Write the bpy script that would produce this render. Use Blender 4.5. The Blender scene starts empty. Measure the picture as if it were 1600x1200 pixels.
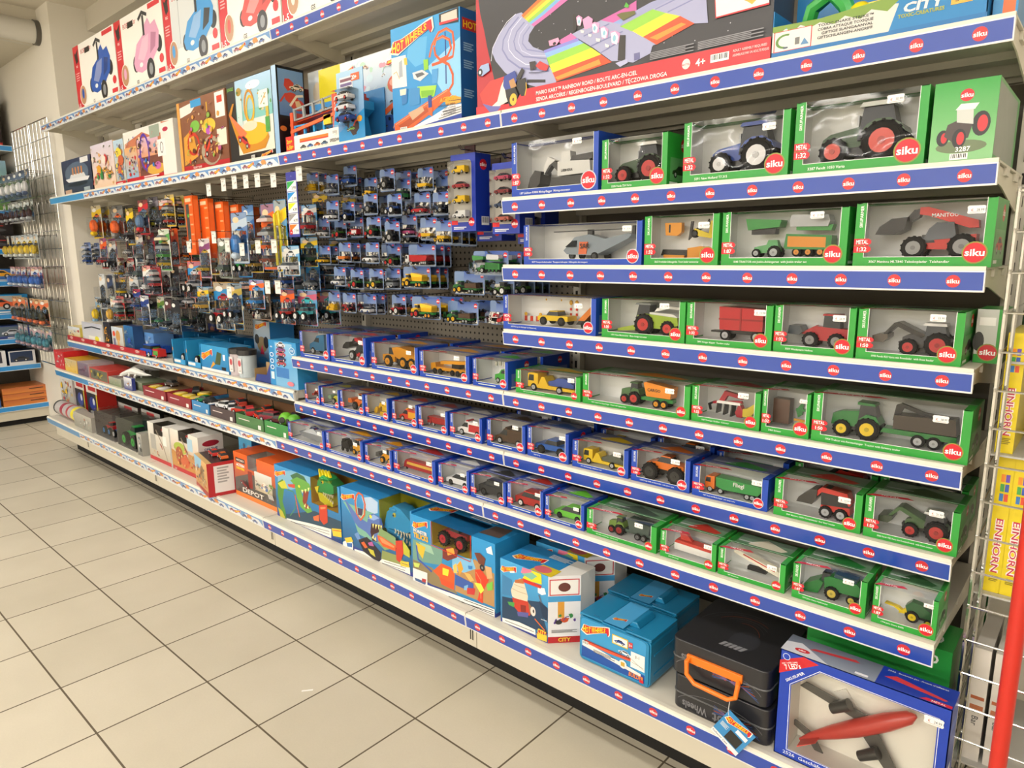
import bpy, math, random
from mathutils import Matrix, Vector
PI = math.pi
sc = bpy.context.scene
COL = sc.collection
rnd = random.Random(7)

# ---------------------------------------------------------------- camera
cd = bpy.data.cameras.new('camera')
cam = bpy.data.objects.new('camera', cd); COL.objects.link(cam)
f_px, pitch, roll, yaw, CH = 1074.93, .182958, .0060946, .723525, 1.3952
cd.sensor_fit = 'HORIZONTAL'; cd.sensor_width = 36; cd.lens = f_px / 1600 * 36
cd.clip_start = .02; cd.clip_end = 60
F_ = Vector((-math.sin(yaw) * math.cos(pitch), math.cos(yaw) * math.cos(pitch), -math.sin(pitch)))
R_ = Vector((math.cos(yaw), math.sin(yaw), 0)); U_ = R_.cross(F_)
cr, sr = math.cos(roll), math.sin(roll)
ax, ay = cr * R_ - sr * U_, sr * R_ + cr * U_
cam.matrix_world = Matrix(((ax.x, ay.x, -F_.x, 0), (ax.y, ay.y, -F_.y, 0), (ax.z, ay.z, -F_.z, CH), (0, 0, 0, 1)))
sc.camera = cam
sc.view_settings.view_transform = 'Standard'; sc.view_settings.look = 'None'
sc.view_settings.gamma = 1; sc.view_settings.use_curve_mapping = False
sc.view_settings.exposure = -.06
sc.cycles.transparent_max_bounces = 24

# ---------------------------------------------------------------- world and lamps' light
wd = bpy.data.worlds.new('world'); sc.world = wd; wd.use_nodes = True
wd.node_tree.nodes['Background'].inputs[0].default_value = (1, .95, .9, 1)
wd.node_tree.nodes['Background'].inputs[1].default_value = .3
CEIL = 3.14
LAMP_W = {.15: 15, -1.9: 28, -4.2: 50, -7.0: 85, -10.0: 120}
LAMPS = [(x, y) for y in LAMP_W for x in (-5.0, -2.3, .4)]
for lx, ly in LAMPS:
    ld = bpy.data.lights.new('tube_light', 'AREA'); ld.shape = 'RECTANGLE'; ld.size = 2.3; ld.size_y = .16
    ld.energy = LAMP_W[ly]; ld.color = (1, .965, .925)
    lo = bpy.data.objects.new('tube_light', ld); COL.objects.link(lo); lo.location = (lx, ly, CEIL - .115)

# ---------------------------------------------------------------- materials (base colour of each face is stored on the mesh)
_lin = {}
def lin(c):
    if isinstance(c, tuple): return c
    if c not in _lin:
        h = c.lstrip('#')
        if len(h) == 3: h = ''.join(q * 2 for q in h)
        v = [int(h[i:i + 2], 16) / 255 for i in (0, 2, 4)]
        _lin[c] = tuple(q / 12.92 if q <= .04045 else ((q + .055) / 1.055) ** 2.4 for q in v) + (1,)
    return _lin[c]
def mixc(a, b, t):
    a, b = lin(a), lin(b)
    return tuple(a[i] + (b[i] - a[i]) * t for i in range(3)) + (1,)
MATS = {}
def mat(name, rough=.4, metal=0, coat=0, bump=0, bscale=60, spec=.5, var=.0):
    m = bpy.data.materials.new(name); m.use_nodes = True; n = m.node_tree; b = n.nodes['Principled BSDF']
    a = n.nodes.new('ShaderNodeAttribute'); a.attribute_name = 'Col'
    n.links.new(a.outputs['Color'], b.inputs['Base Color'])
    b.inputs['Roughness'].default_value = rough; b.inputs['Metallic'].default_value = metal
    b.inputs['Coat Weight'].default_value = coat; b.inputs['Coat Roughness'].default_value = .08
    b.inputs['Specular IOR Level'].default_value = spec
    if bump or var:
        t = n.nodes.new('ShaderNodeTexNoise'); t.inputs['Scale'].default_value = bscale
        tc = n.nodes.new('ShaderNodeTexCoord'); n.links.new(tc.outputs['Object'], t.inputs['Vector'])
        if bump:
            bp = n.nodes.new('ShaderNodeBump'); bp.inputs['Strength'].default_value = bump; bp.inputs['Distance'].default_value = .002
            n.links.new(t.outputs['Fac'], bp.inputs['Height']); n.links.new(bp.outputs['Normal'], b.inputs['Normal'])
        if var:
            r = n.nodes.new('ShaderNodeMapRange'); r.inputs['To Min'].default_value = rough - var; r.inputs['To Max'].default_value = rough + var
            n.links.new(t.outputs['Fac'], r.inputs['Value']); n.links.new(r.outputs['Result'], b.inputs['Roughness'])
    MATS[name] = m
    return m
mat('card', .32, bump=.12, bscale=14, var=.06)
mat('gloss', .3, coat=.12)
mat('matte', .75)
mat('rubber', .7, spec=.3)
mat('rail', .34, coat=1, bump=.05, bscale=5)
MATS['rail'].node_tree.nodes['Principled BSDF'].inputs['Coat Roughness'].default_value = .14
mat('steel_paint', .42, var=.05)
mat('chrome', .18, metal=1)
mat('wall_paint', .85, bump=.1, bscale=80)
def film(name, rough, fac, bump, bscale, tint=(1, 1, 1, 1)):
    m = bpy.data.materials.new(name); m.use_nodes = True; n = m.node_tree; n.nodes.clear()
    o = n.nodes.new('ShaderNodeOutputMaterial'); tr = n.nodes.new('ShaderNodeBsdfTransparent'); gl = n.nodes.new('ShaderNodeBsdfGlossy')
    tr.inputs[0].default_value = tint; gl.inputs['Roughness'].default_value = rough
    mx = n.nodes.new('ShaderNodeMixShader'); fr = n.nodes.new('ShaderNodeFresnel'); fr.inputs['IOR'].default_value = 1.45
    ad = n.nodes.new('ShaderNodeMath'); ad.operation = 'ADD'; ad.inputs[1].default_value = fac; ad.use_clamp = True
    t = n.nodes.new('ShaderNodeTexNoise'); t.inputs['Scale'].default_value = bscale; t.inputs['Detail'].default_value = 1
    tc = n.nodes.new('ShaderNodeTexCoord'); bp = n.nodes.new('ShaderNodeBump'); bp.inputs['Strength'].default_value = bump; bp.inputs['Distance'].default_value = .01
    L = n.links.new
    L(tc.outputs['Object'], t.inputs['Vector']); L(t.outputs['Fac'], bp.inputs['Height']); L(bp.outputs['Normal'], gl.inputs['Normal'])
    L(fr.outputs[0], ad.inputs[0]); L(ad.outputs[0], mx.inputs[0]); L(tr.outputs[0], mx.inputs[1]); L(gl.outputs[0], mx.inputs[2]); L(mx.outputs[0], o.inputs[0])
    MATS[name] = m
film('film', .04, -.02, .3, 10)
film('blister', .08, -.03, .5, 30, (.99, .995, 1, 1))

# ---------------------------------------------------------------- text outlines
_txt = {}
def text_mesh(s, bold=.012):
    if (s, bold) not in _txt:
        cu = bpy.data.curves.new('t', 'FONT'); cu.body = s; cu.resolution_u = 2; cu.offset = bold * .6; cu.fill_mode = 'FRONT'
        ob = bpy.data.objects.new('t', cu); COL.objects.link(ob)
        dg = bpy.context.evaluated_depsgraph_get(); me = ob.evaluated_get(dg).to_mesh()
        vs = [(v.co.x, v.co.y) for v in me.vertices]; fs = [tuple(p.vertices) for p in me.polygons]
        if vs:
            x0 = min(v[0] for v in vs); x1 = max(v[0] for v in vs); vs = [(v[0] - x0, v[1]) for v in vs]
        else: x0 = x1 = 0
        nz = [p.normal.z for p in me.polygons]
        fs = [f if z > 0 else f[::-1] for f, z in zip(fs, nz)]
        ob.evaluated_get(dg).to_mesh_clear(); COL.objects.unlink(ob); bpy.data.objects.remove(ob); bpy.data.curves.remove(cu)
        _txt[(s, bold)] = (vs, fs, x1 - x0)
    return _txt[(s, bold)]

# ---------------------------------------------------------------- mesh builder
class MB:
    def __init__(s):
        s.v = []; s.f = []; s.c = []; s.m = []; s.T = Matrix(); s.st = []
    def push(s, M): s.st.append(s.T.copy()); s.T = s.T @ M; return s
    def pop(s): s.T = s.st.pop(); return s
    def add(s, vs, fs, col, mt='card'):
        b = len(s.v); T = s.T
        s.v += [tuple(T @ Vector(v)) for v in vs]
        pv = isinstance(col, list)
        if not pv: lc = lin(col)
        for f in fs:
            s.f.append(tuple(b + i for i in f)); s.c.append([lin(col[i]) for i in f] if pv else lc); s.m.append(mt)
        return s
    def box(s, x0, x1, y0, y1, z0, z1, col, mt='card', skip=''):
        vs = [(x0, y0, z0), (x1, y0, z0), (x1, y1, z0), (x0, y1, z0), (x0, y0, z1), (x1, y0, z1), (x1, y1, z1), (x0, y1, z1)]
        F = {'b': (0, 3, 2, 1), 't': (4, 5, 6, 7), 'f': (0, 1, 5, 4), 'r': (1, 2, 6, 5), 'k': (2, 3, 7, 6), 'l': (3, 0, 4, 7)}
        return s.add(vs, [F[k] for k in F if k not in skip], col, mt)
    def prism(s, pts, y0, y1, col, mt='card', hwt=None):
        """outline in x,z extruded over y; hwt narrows the top"""
        n = len(pts)
        a = sum(pts[i][0] * pts[(i + 1) % n][1] - pts[(i + 1) % n][0] * pts[i][1] for i in range(n))
        if a < 0: pts = pts[::-1]
        if hwt is None: k = lambda z: 1
        else:
            zs = [p[1] for p in pts]; za, zb = min(zs), max(zs) + 1e-9; k = lambda z: 1 + (hwt - 1) * (z - za) / (zb - za)
        c = (y0 + y1) / 2; h = (y1 - y0) / 2
        vs = [(p[0], c - h * k(p[1]), p[1]) for p in pts] + [(p[0], c + h * k(p[1]), p[1]) for p in pts]
        fs = [tuple(range(n)), tuple(range(2 * n - 1, n - 1, -1))] + [(i, i + n, (i + 1) % n + n, (i + 1) % n) for i in range(n)]
        return s.add(vs, fs, col, mt)
    def cyl(s, c, r, h, ax='y', n=16, col='#888', mt='card', r2=None):
        """cylinder from c along +axis"""
        r2 = r if r2 is None else r2; vs = []
        for k in (0, 1):
            rr = r2 if k else r
            for i in range(n):
                a = 2 * PI * i / n; p, q = rr * math.cos(a), rr * math.sin(a)
                vs.append({'z': (c[0] + p, c[1] + q, c[2] + h * k), 'y': (c[0] + q, c[1] + h * k, c[2] + p), 'x': (c[0] + h * k, c[1] + p, c[2] + q)}[ax])
        fs = [tuple(range(n))[::-1], tuple(range(n, 2 * n))] + [(i, (i + 1) % n, (i + 1) % n + n, i + n) for i in range(n)]
        return s.add(vs, fs, col, mt)
    def tube(s, pts, r, col, mt='chrome', n=6, rs=None):
        pts = [Vector(p) for p in pts]; vs = []; k = len(pts)
        for i, p in enumerate(pts):
            d = (pts[min(i + 1, k - 1)] - pts[max(i - 1, 0)]).normalized()
            u = d.orthogonal().normalized() if i == 0 else (u - d * u.dot(d)).normalized()
            w = d.cross(u); rr = rs[i] if rs else r
            vs += [tuple(p + (u * math.cos(2 * PI * j / n) + w * math.sin(2 * PI * j / n)) * rr) for j in range(n)]
        fs = [tuple(range(n))[::-1], tuple(range((k - 1) * n, k * n))]
        for i in range(k - 1):
            fs += [(i * n + j, i * n + (j + 1) % n, (i + 1) * n + (j + 1) % n, (i + 1) * n + j) for j in range(n)]
        return s.add(vs, fs, col, mt)
    def ball(s, c, rx, ry, rz, col, mt='gloss', n=10, m=6):
        vs = [(c[0], c[1], c[2] - rz)]
        for j in range(1, m):
            t = PI * j / m - PI / 2
            vs += [(c[0] + rx * math.cos(t) * math.cos(2 * PI * i / n), c[1] + ry * math.cos(t) * math.sin(2 * PI * i / n), c[2] + rz * math.sin(t)) for i in range(n)]
        vs.append((c[0], c[1], c[2] + rz)); fs = [(0, 1 + (i + 1) % n, 1 + i) for i in range(n)]
        for j in range(m - 2):
            fs += [(1 + j * n + i, 1 + j * n + (i + 1) % n, 1 + (j + 1) * n + (i + 1) % n, 1 + (j + 1) * n + i) for i in range(n)]
        e = len(vs) - 1; fs += [(e, e - n + i, e - n + (i + 1) % n) for i in range(n)]
        return s.add(vs, fs, col, mt)
    def mesh(s, name, smooth=False):
        me = bpy.data.meshes.new(name); me.from_pydata(s.v, [], s.f)
        names = []
        for m in s.m:
            if m not in names: names.append(m)
        for m in names: me.materials.append(MATS[m])
        me.polygons.foreach_set('material_index', [names.index(m) for m in s.m])
        at = me.color_attributes.new('Col', 'FLOAT_COLOR', 'CORNER'); d = []
        for f, c in zip(s.f, s.c):
            if isinstance(c, list):
                for q in c: d += q
            else: d += list(c) * len(f)
        at.data.foreach_set('color', d)
        if smooth:
            me.polygons.foreach_set('use_smooth', [True] * len(s.f)); me.set_sharp_from_angle(angle=.7)
        me.update(); return me
    def build(s, name, parent=None, loc=(0, 0, 0), rz=0, smooth=False, bevel=0):
        o = link(name, s.mesh(name, smooth), parent, loc, rz)
        if bevel:
            b = o.modifiers.new('b', 'BEVEL'); b.width = bevel; b.segments = 2; b.limit_method = 'ANGLE'
        return o
def link(name, data, parent=None, loc=(0, 0, 0), rz=0):
    o = bpy.data.objects.new(name, data); COL.objects.link(o); o.location = loc; o.rotation_euler = (0, 0, rz)
    if parent: o.parent = parent
    return o
def tag(o, label, cat, group=None):
    o['label'] = label; o['category'] = cat
    if group: o['group'] = group
    return o
def thing(name, label, cat, loc=(0, 0, 0), rz=0, group=None):
    return tag(link(name, None, None, loc, rz), label, cat, group)
def structure(o): o['kind'] = 'structure'; return o
def copy_tree(o, parent=None):
    c = o.copy(); COL.objects.link(c); c.parent = parent
    for ch in o.children: copy_tree(ch, c)
    return c

# ---------------------------------------------------------------- printed artwork on one face of a mesh
class Art:
    """draws flat shapes in a u,v frame lying on a face; every call lies a hair above the last"""
    def __init__(s, mb, O, U, V, mt='card', step=.00006):
        s.mb = mb; s.O = Vector(O); s.U = Vector(U); s.V = Vector(V); s.N = s.U.cross(s.V).normalized(); s.k = 1; s.mt = mt; s.step = step
    def raw(s, pts, fs, col, up=True):
        o = s.O + s.N * s.step * s.k
        s.mb.add([tuple(o + s.U * p[0] + s.V * p[1]) for p in pts], fs, col, s.mt)
        if up: s.k += 1
        return s
    def poly(s, pts, col):
        n = len(pts); a = sum(pts[i][0] * pts[(i + 1) % n][1] - pts[(i + 1) % n][0] * pts[i][1] for i in range(n))
        if a < 0:
            pts = pts[::-1]
            if isinstance(col, list): col = col[::-1]
        return s.raw(pts, [tuple(range(n))], col)
    def rect(s, x0, y0, x1, y1, col, col2=None):
        return s.raw([(x0, y0), (x1, y0), (x1, y1), (x0, y1)], [(0, 1, 2, 3)], col if col2 is None else [col, col, col2, col2])
    def ell(s, x, y, rx, ry, col, n=18):
        return s.poly([(x + rx * math.cos(2 * PI * i / n), y + ry * math.sin(2 * PI * i / n)) for i in range(n)], col)
    def ring(s, x, y, rx, ry, w, col, n=24, a0=0, a1=2 * PI):
        P = []; F = []
        for i in range(n + 1):
            a = a0 + (a1 - a0) * i / n; P += [(x + rx * math.cos(a), y + ry * math.sin(a)), (x + (rx - w) * math.cos(a), y + (ry - w) * math.sin(a))]
        F = [(2 * i, 2 * i + 2, 2 * i + 3, 2 * i + 1) for i in range(n)]
        return s.raw(P, F, col)
    def line(s, pts, w, col):
        P = []; n = len(pts)
        for i, p in enumerate(pts):
            a = pts[max(i - 1, 0)]; b = pts[min(i + 1, n - 1)]; d = Vector((b[0] - a[0], b[1] - a[1])).normalized(); t = (-d.y * w / 2, d.x * w / 2)
            P += [(p[0] - t[0], p[1] - t[1]), (p[0] + t[0], p[1] + t[1])]
        return s.raw(P, [(2 * i, 2 * i + 2, 2 * i + 3, 2 * i + 1) for i in range(n - 1)], col)
    def text(s, t, x, y, h, col, w=None, rot=0, al='l', bold=.014, slant=0, maxw=None):
        """cap height h; w = wanted width"""
        vs, fs, W = text_mesh(t, bold); k = h / .72; kx = (w / W) if w else k
        if maxw and W * kx > maxw: kx = maxw / W
        off = {'l': 0, 'c': -W * kx / 2, 'r': -W * kx}[al]; c, n = math.cos(rot), math.sin(rot); P = []
        for a, b in vs:
            p, q = a * kx + off + slant * b * k, b * k
            P.append((x + p * c - q * n, y + p * n + q * c))
        return s.raw(P, fs, col)
    def siku(s, x, y, r, rim=None):
        if rim: s.ell(x, y, r * 1.13, r * 1.13, rim)
        s.ell(x, y, r, r, '#d01a2c'); return s.text('siku', x, y - r * .32, r * .7, '#fff', w=r * 1.72, al='c', bold=.04)
    def flame(s, x, y, w, h=None, txt=True, rot=0):
        """the flame shaped logo with its two words"""
        h = h or w * .42; P = [(0, .15), (.1, .62), (.3, .62), (.6, .8), (.85, .98), (1, 1.05), (1.02, .6), (.97, .42), (.93, .62), (.7, .45), (.45, .22), (.2, -.02)]
        c, n = math.cos(rot), math.sin(rot); R = lambda a, b: (x + a * c - b * n, y + a * n + b * c)
        cx, cy = .52, .5
        s.poly([R((cx + (a - cx) * 1.07) * w, (cy + (b - cy) * 1.16) * h) for a, b in P], '#f4e9d8'); s.poly([R(a * w, b * h) for a, b in P], '#c8202c')
        if not txt:
            s.poly([R(a * w, b * h) for a, b in ((.1, .2), (.14, .5), (.5, .62), (.85, .88), (.85, .66), (.5, .36))], '#ffc81e'); return s
        L = 'HOTWHEELS'; xs = [.04, .15, .25, .36, .5, .6, .68, .755, .82]; hs = [.5, .42, .44, .5, .42, .33, .32, .34, .3]; ys = [.07, .1, .14, .22, .34, .45, .52, .57, .64]; ws = [.1, .09, .08, .13, .09, .07, .07, .06, .07]
        for q, a, b, z, ww in zip(L, xs, hs, ys, ws): s.text(q, *R(a * w, z * h), b * h, '#ffd21f', w=ww * w * .96, rot=rot, bold=.04, slant=.08)
        return s
    def bars(s, x, y, w, h):
        s.rect(x, y, x + w, y + h, '#f4f4f0')
        for i in range(9): s.rect(x + w * (.08 + i * .098), y + h * .28, x + w * (.08 + i * .098 + (.03, .06, .045)[i % 3]), y + h * .92, '#222'); s.k -= 1
        s.k += 1; return s
    def car(s, x, y, L, col, z=.36, rot=0, rim='#ccc'):
        c, n = math.cos(rot), math.sin(rot); R = lambda a, b: (x + (a * c - b * n) * L, y + (a * n + b * c) * L)
        s.poly([R(*p) for p in ((0, .1), (.02, .2), (.25, .26), (.38, z), (.68, z), (.85, .25), (1, .22), (1, .09))], col)
        s.poly([R(*p) for p in ((.28, .24), (.39, z - .03), (.66, z - .03), (.8, .24))], '#20262c')
        for a in (.2, .78): s.ell(*R(a, .1), .105 * L, .105 * L, '#17171a', 12); s.ell(*R(a, .1), .055 * L, .055 * L, rim, 10)
        return s
    def trace(s, t, W, H, dx=0):
        """draw a list of shapes given in millimetres on the face"""
        for e in t:
            c = '#' + e[1]; lw = e[2] / 1000; v = [k / 1000 for k in e[3:]]
            if e[0] == 'e': s.ell(v[0] + dx, v[1], max(v[2], .001), max(v[3], .001), c, 14); continue
            P = [(min(max(v[i] + dx, .0004), W - .0004), min(max(v[i + 1], .0004), H - .0004)) for i in range(0, len(v), 2)]
            if e[0] == 'l': s.line(P, lw, c)
            else: s.poly(P, c)
        return s
    def lines(s, x, y, w, n, h, col):
        for i in range(n): s.rect(x, y - i * h * 1.7, x + w * (1 if i % 2 == 0 else .82), y - i * h * 1.7 + h, col); s.k -= 1
        s.k += 1; return s
# ---------------------------------------------------------------- the room
WALL = '#ddd8cc'
def floor_material():
    m = bpy.data.materials.new('floor_tiles'); m.use_nodes = True; n = m.node_tree; b = n.nodes['Principled BSDF']; L = n.links.new
    tc = n.nodes.new('ShaderNodeTexCoord'); sp = n.nodes.new('ShaderNodeSeparateXYZ'); L(tc.outputs['Object'], sp.inputs[0])
    def M(op, a, b_=None, cl=False):
        k = n.nodes.new('ShaderNodeMath'); k.operation = op; k.use_clamp = cl
        for i, q in enumerate((a, b_)):
            if q is None: continue
            if isinstance(q, (int, float)): k.inputs[i].default_value = q
            else: L(q, k.inputs[i])
        return k.outputs[0]
    T = .33485; e = []; idx = []
    for o, off in (('X', -1.4825), ('Y', 1.2186)):
        u = M('DIVIDE', M('SUBTRACT', sp.outputs[o], off), T); idx.append(M('FLOOR', u)); fr = M('FRACT', u)
        e.append(M('MINIMUM', fr, M('SUBTRACT', 1.0, fr)))
    d = M('MINIMUM', e[0], e[1]); g = M('LESS_THAN', d, .0085)
    cx = n.nodes.new('ShaderNodeCombineXYZ'); L(idx[0], cx.inputs[0]); L(idx[1], cx.inputs[1])
    wn = n.nodes.new('ShaderNodeTexWhiteNoise'); L(cx.outputs[0], wn.inputs[0])
    ns = n.nodes.new('ShaderNodeTexNoise'); ns.inputs['Scale'].default_value = 3.5; ns.inputs['Detail'].default_value = 6; L(tc.outputs['Object'], ns.inputs['Vector'])
    n2 = n.nodes.new('ShaderNodeTexNoise'); n2.inputs['Scale'].default_value = 190; n2.inputs['Detail'].default_value = 3; L(tc.outputs['Object'], n2.inputs['Vector'])
    v = M('ADD', M('MULTIPLY', wn.outputs[0], .25), M('ADD', M('MULTIPLY', ns.outputs['Fac'], .6), M('MULTIPLY', n2.outputs['Fac'], .25)))
    rp = n.nodes.new('ShaderNodeValToRGB'); rp.color_ramp.elements[0].position = .25; rp.color_ramp.elements[0].color = lin('#bfb7a3'); rp.color_ramp.elements[1].position = .85; rp.color_ramp.elements[1].color = lin('#d2cab7')
    L(v, rp.inputs[0]); mx = n.nodes.new('ShaderNodeMix'); mx.data_type = 'RGBA'; L(g, mx.inputs[0]); L(rp.outputs[0], mx.inputs[6]); mx.inputs[7].default_value = lin('#5d5240'); L(mx.outputs[2], b.inputs['Base Color'])
    L(M('ADD', M('MULTIPLY', g, .4), .42), b.inputs['Roughness'])
    bp = n.nodes.new('ShaderNodeBump'); bp.inputs['Strength'].default_value = .4; bp.inputs['Distance'].default_value = .002; L(M('SUBTRACT', 1.0, g), bp.inputs['Height']); L(bp.outputs[0], b.inputs['Normal'])
    MATS['floor_tiles'] = m
floor_material()
def hole_material():
    m = bpy.data.materials.new('perforated_panel'); m.use_nodes = True; n = m.node_tree; b = n.nodes['Principled BSDF']; L = n.links.new
    tc = n.nodes.new('ShaderNodeTexCoord'); sp = n.nodes.new('ShaderNodeSeparateXYZ'); L(tc.outputs['Object'], sp.inputs[0]); s2 = []
    for o in 'XZ':
        a = n.nodes.new('ShaderNodeMath'); a.operation = 'DIVIDE'; L(sp.outputs[o], a.inputs[0]); a.inputs[1].default_value = .025
        f = n.nodes.new('ShaderNodeMath'); f.operation = 'FRACT'; L(a.outputs[0], f.inputs[0])
        c = n.nodes.new('ShaderNodeMath'); c.operation = 'SUBTRACT'; L(f.outputs[0], c.inputs[0]); c.inputs[1].default_value = .5
        q = n.nodes.new('ShaderNodeMath'); q.operation = 'POWER'; L(c.outputs[0], q.inputs[0]); q.inputs[1].default_value = 2; s2.append(q)
    a = n.nodes.new('ShaderNodeMath'); a.operation = 'ADD'; L(s2[0].outputs[0], a.inputs[0]); L(s2[1].outputs[0], a.inputs[1])
    g = n.nodes.new('ShaderNodeMath'); g.operation = 'LESS_THAN'; L(a.outputs[0], g.inputs[0]); g.inputs[1].default_value = .035
    mx = n.nodes.new('ShaderNodeMix'); mx.data_type = 'RGBA'; L(g.outputs[0], mx.inputs[0]); mx.inputs[6].default_value = lin('#8d8578'); mx.inputs[7].default_value = lin('#17140f')
    L(mx.outputs[2], b.inputs['Base Color']); b.inputs['Roughness'].default_value = .5
    MATS['perforated_panel'] = m
hole_material()
XL, XR, YF, YB = -7.45, 1.6, -12.0, 2.09
structure(MB().box(XL, XR, YF, 2.3, -.06, 0, '#c9bea6', 'floor_tiles').build('floor'))
structure(MB().box(XL, XR, YF, 2.3, CEIL, CEIL + .08, '#d6cfc0', 'wall_paint').build('ceiling'))
structure(MB().box(XL, XR, YB, YB + .1, 0, CEIL, WALL, 'wall_paint').build('wall_back'))
structure(MB().box(XL - .1, XL, YF, 2.3, 0, CEIL, WALL, 'wall_paint').build('wall_left'))
structure(MB().box(XR, XR + .1, YF, 2.3, 0, CEIL, WALL, 'wall_paint').build('wall_right'))
structure(MB().box(XL, XR, YF - .1, YF, 0, CEIL, '#cdc6b8', 'wall_paint').build('wall_front'))
structure(MB().box(XL, -5.775, 1.735, YB, 0, CEIL, '#e2ddd2', 'wall_paint').build('wall_corner'))
structure(MB().box(XL, -6.03, .9, 1.735, 2.93, CEIL, '#cfc8b8', 'wall_paint').build('trim_1'))
structure(MB().box(-5.775, XR, 1.97, YB, 3.0, CEIL, '#c9c3b6', 'wall_paint').build('trim_2'))
m = MB(); m.cyl((-6.03, -1.0, 2.985), .075, 2.73, 'y', 28, '#cfccc4', 'steel_paint')
m.cyl((-6.03, 1.705, 2.985), .084, .03, 'y', 28, '#57534c', 'steel_paint')
m.cyl((-6.17, -1.0, 2.955), .03, 2.735, 'y', 16, '#c8c4b9', 'steel_paint')
tag(m.build('ventilation_duct', smooth=True), 'round cream ventilation duct under the ceiling, ending at the corner pillar', 'duct')
for i, (lx, ly) in enumerate(LAMPS):
    t = thing('ceiling_light', 'long white strip light on the ceiling, %s row, %s along the aisle' % (('shelf side', 'second', 'third', 'fourth', 'farthest')[i // 3], ('left end', 'middle', 'right end')[i % 3]), 'light', (lx, ly, CEIL), 0, 'ceiling strip lights')
    MB().box(-1.2, 1.2, -.1, .1, -.09, 0, '#eceae2', 'steel_paint').build('housing', t)
    if 'tube_glow' not in MATS:
        g = bpy.data.materials.new('tube_glow'); g.use_nodes = True; b = g.node_tree.nodes['Principled BSDF']; b.inputs['Emission Color'].default_value = (1, .94, .84, 1); b.inputs['Emission Strength'].default_value = 14; MATS['tube_glow'] = g
    mm = MB()
    for yy in (-.045, .045): mm.cyl((-1.15, yy, -.1), .013, 2.3, 'x', 10, '#fff', 'tube_glow')
    mm.build('tube', t)

# ---------------------------------------------------------------- gondola: backs, posts, base, shelves, price rails
BR = [-.20, -1.45, -2.70, -3.955, -5.05, -5.74]      # bay joints from right to left
YBK = 2.02
BAYN = ['right end bay', 'second bay from the right', 'middle bay', 'fourth bay from the right', 'narrow left end bay']
STEEL = '#d4cfc2'; INK = '#2340a8'
for i in range(5):
    a, b = BR[i + 1], BR[i]
    p = MB().box(a + .017, b - .017, YBK, YBK + .012, .24, 1.775, *(('#6e665a', 'steel_paint') if i == 0 else ('#8d8578', 'perforated_panel'))).build('back_panel')  # right end bay: shade behind the boxes is put into the panel's colour
    tag(p, ('plain shade-darkened brown-grey' if i == 0 else 'cream perforated') + ' back panel of the toy shelving, ' + BAYN[i], 'shelving panel', 'perforated back panels')
    p = MB().box(a + .017, b - .017, YBK, YBK + .012, 1.78, 2.34, '#d6d0c4', 'steel_paint').build('back_panel')
    tag(p, 'plain cream upper back panel above the second highest shelf, ' + BAYN[i], 'shelving panel', 'plain upper back panels')
for i, x in enumerate(BR):
    m = MB().box(x - .016, x + .016, YBK - .028, YBK + .03, 0, 2.36, STEEL, 'steel_paint')
    for k in range(44): m.box(x - .004, x + .004, YBK - .031, YBK - .029, .15 + k * .05, .175 + k * .05, '#2a2722', 'matte', 'kb')
    tag(m.build('upright_post'), ['slotted cream post at the right end of the shelving', 'slotted cream post between the two blue-railed bays', 'slotted cream post left of the second bay from the right', 'slotted cream post left of the middle bay', 'slotted cream post right of the narrow left end bay', 'slotted cream post at the left end beside the wall'][i], 'post', 'shelving posts')
def siku_strip(m, a, b, y, z1, n=None, mirror=False):
    A = Art(m, (a, y, z1 - .04), (1, 0, 0), (0, 0, 1), 'rail'); w = b - a
    A.rect(0, 0, w, .04, '#e9eaf2'); A.rect(.002, .0022, w - .002, .0375, '#1e46ac'); n = n or max(1, round(w / .104))
    for i in range(n):
        k = A.k; A.siku(w * (i + .5) / n, .0195, .0125); A.k = k
def hw_strip(m, a, b, y, z1):
    A = Art(m, (a, y, z1 - .04), (1, 0, 0), (0, 0, 1), 'rail'); w = b - a
    A.rect(0, 0, w, .04, '#f2f2f0'); A.rect(.002, .002, w - .002, .038, '#e9eef4'); A.rect(.002, .029, w - .002, .036, '#6f9fd6')
    n = max(1, round(w / .31)); P = w / n
    for i in range(n):
        x = i * P; k = A.k
        A.poly([(x + .2 * P, .036), (x + .52 * P, .036), (x + .42 * P, .004)], '#6c9cd4'); A.poly([(x + .85 * P, .036), (x + .99 * P, .036), (x + .99 * P, .006)], '#6c9cd4')
        A.flame(x + .17 * P, .009, .19 * P, .022, False)
        A.car(x + .4 * P, .006, .16 * P, '#6078b8'); A.car(x + .56 * P, .012, .13 * P, '#e09a70'); A.ell(x + .62 * P, .024, .02, .01, '#e8964e'); A.car(x + .7 * P, .005, .15 * P, '#6a84c4'); A.car(x + .01, .009, .15 * P, '#c07088')
        A.k = k
def blue_strip(m, a, b, y, z1):
    A = Art(m, (a, y, z1 - .04), (1, 0, 0), (0, 0, 1), 'rail'); w = b - a
    A.rect(0, 0, w, .04, '#e4eef4'); A.rect(.0025, .0025, w - .0025, .0375, '#2f8fd0')
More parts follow.
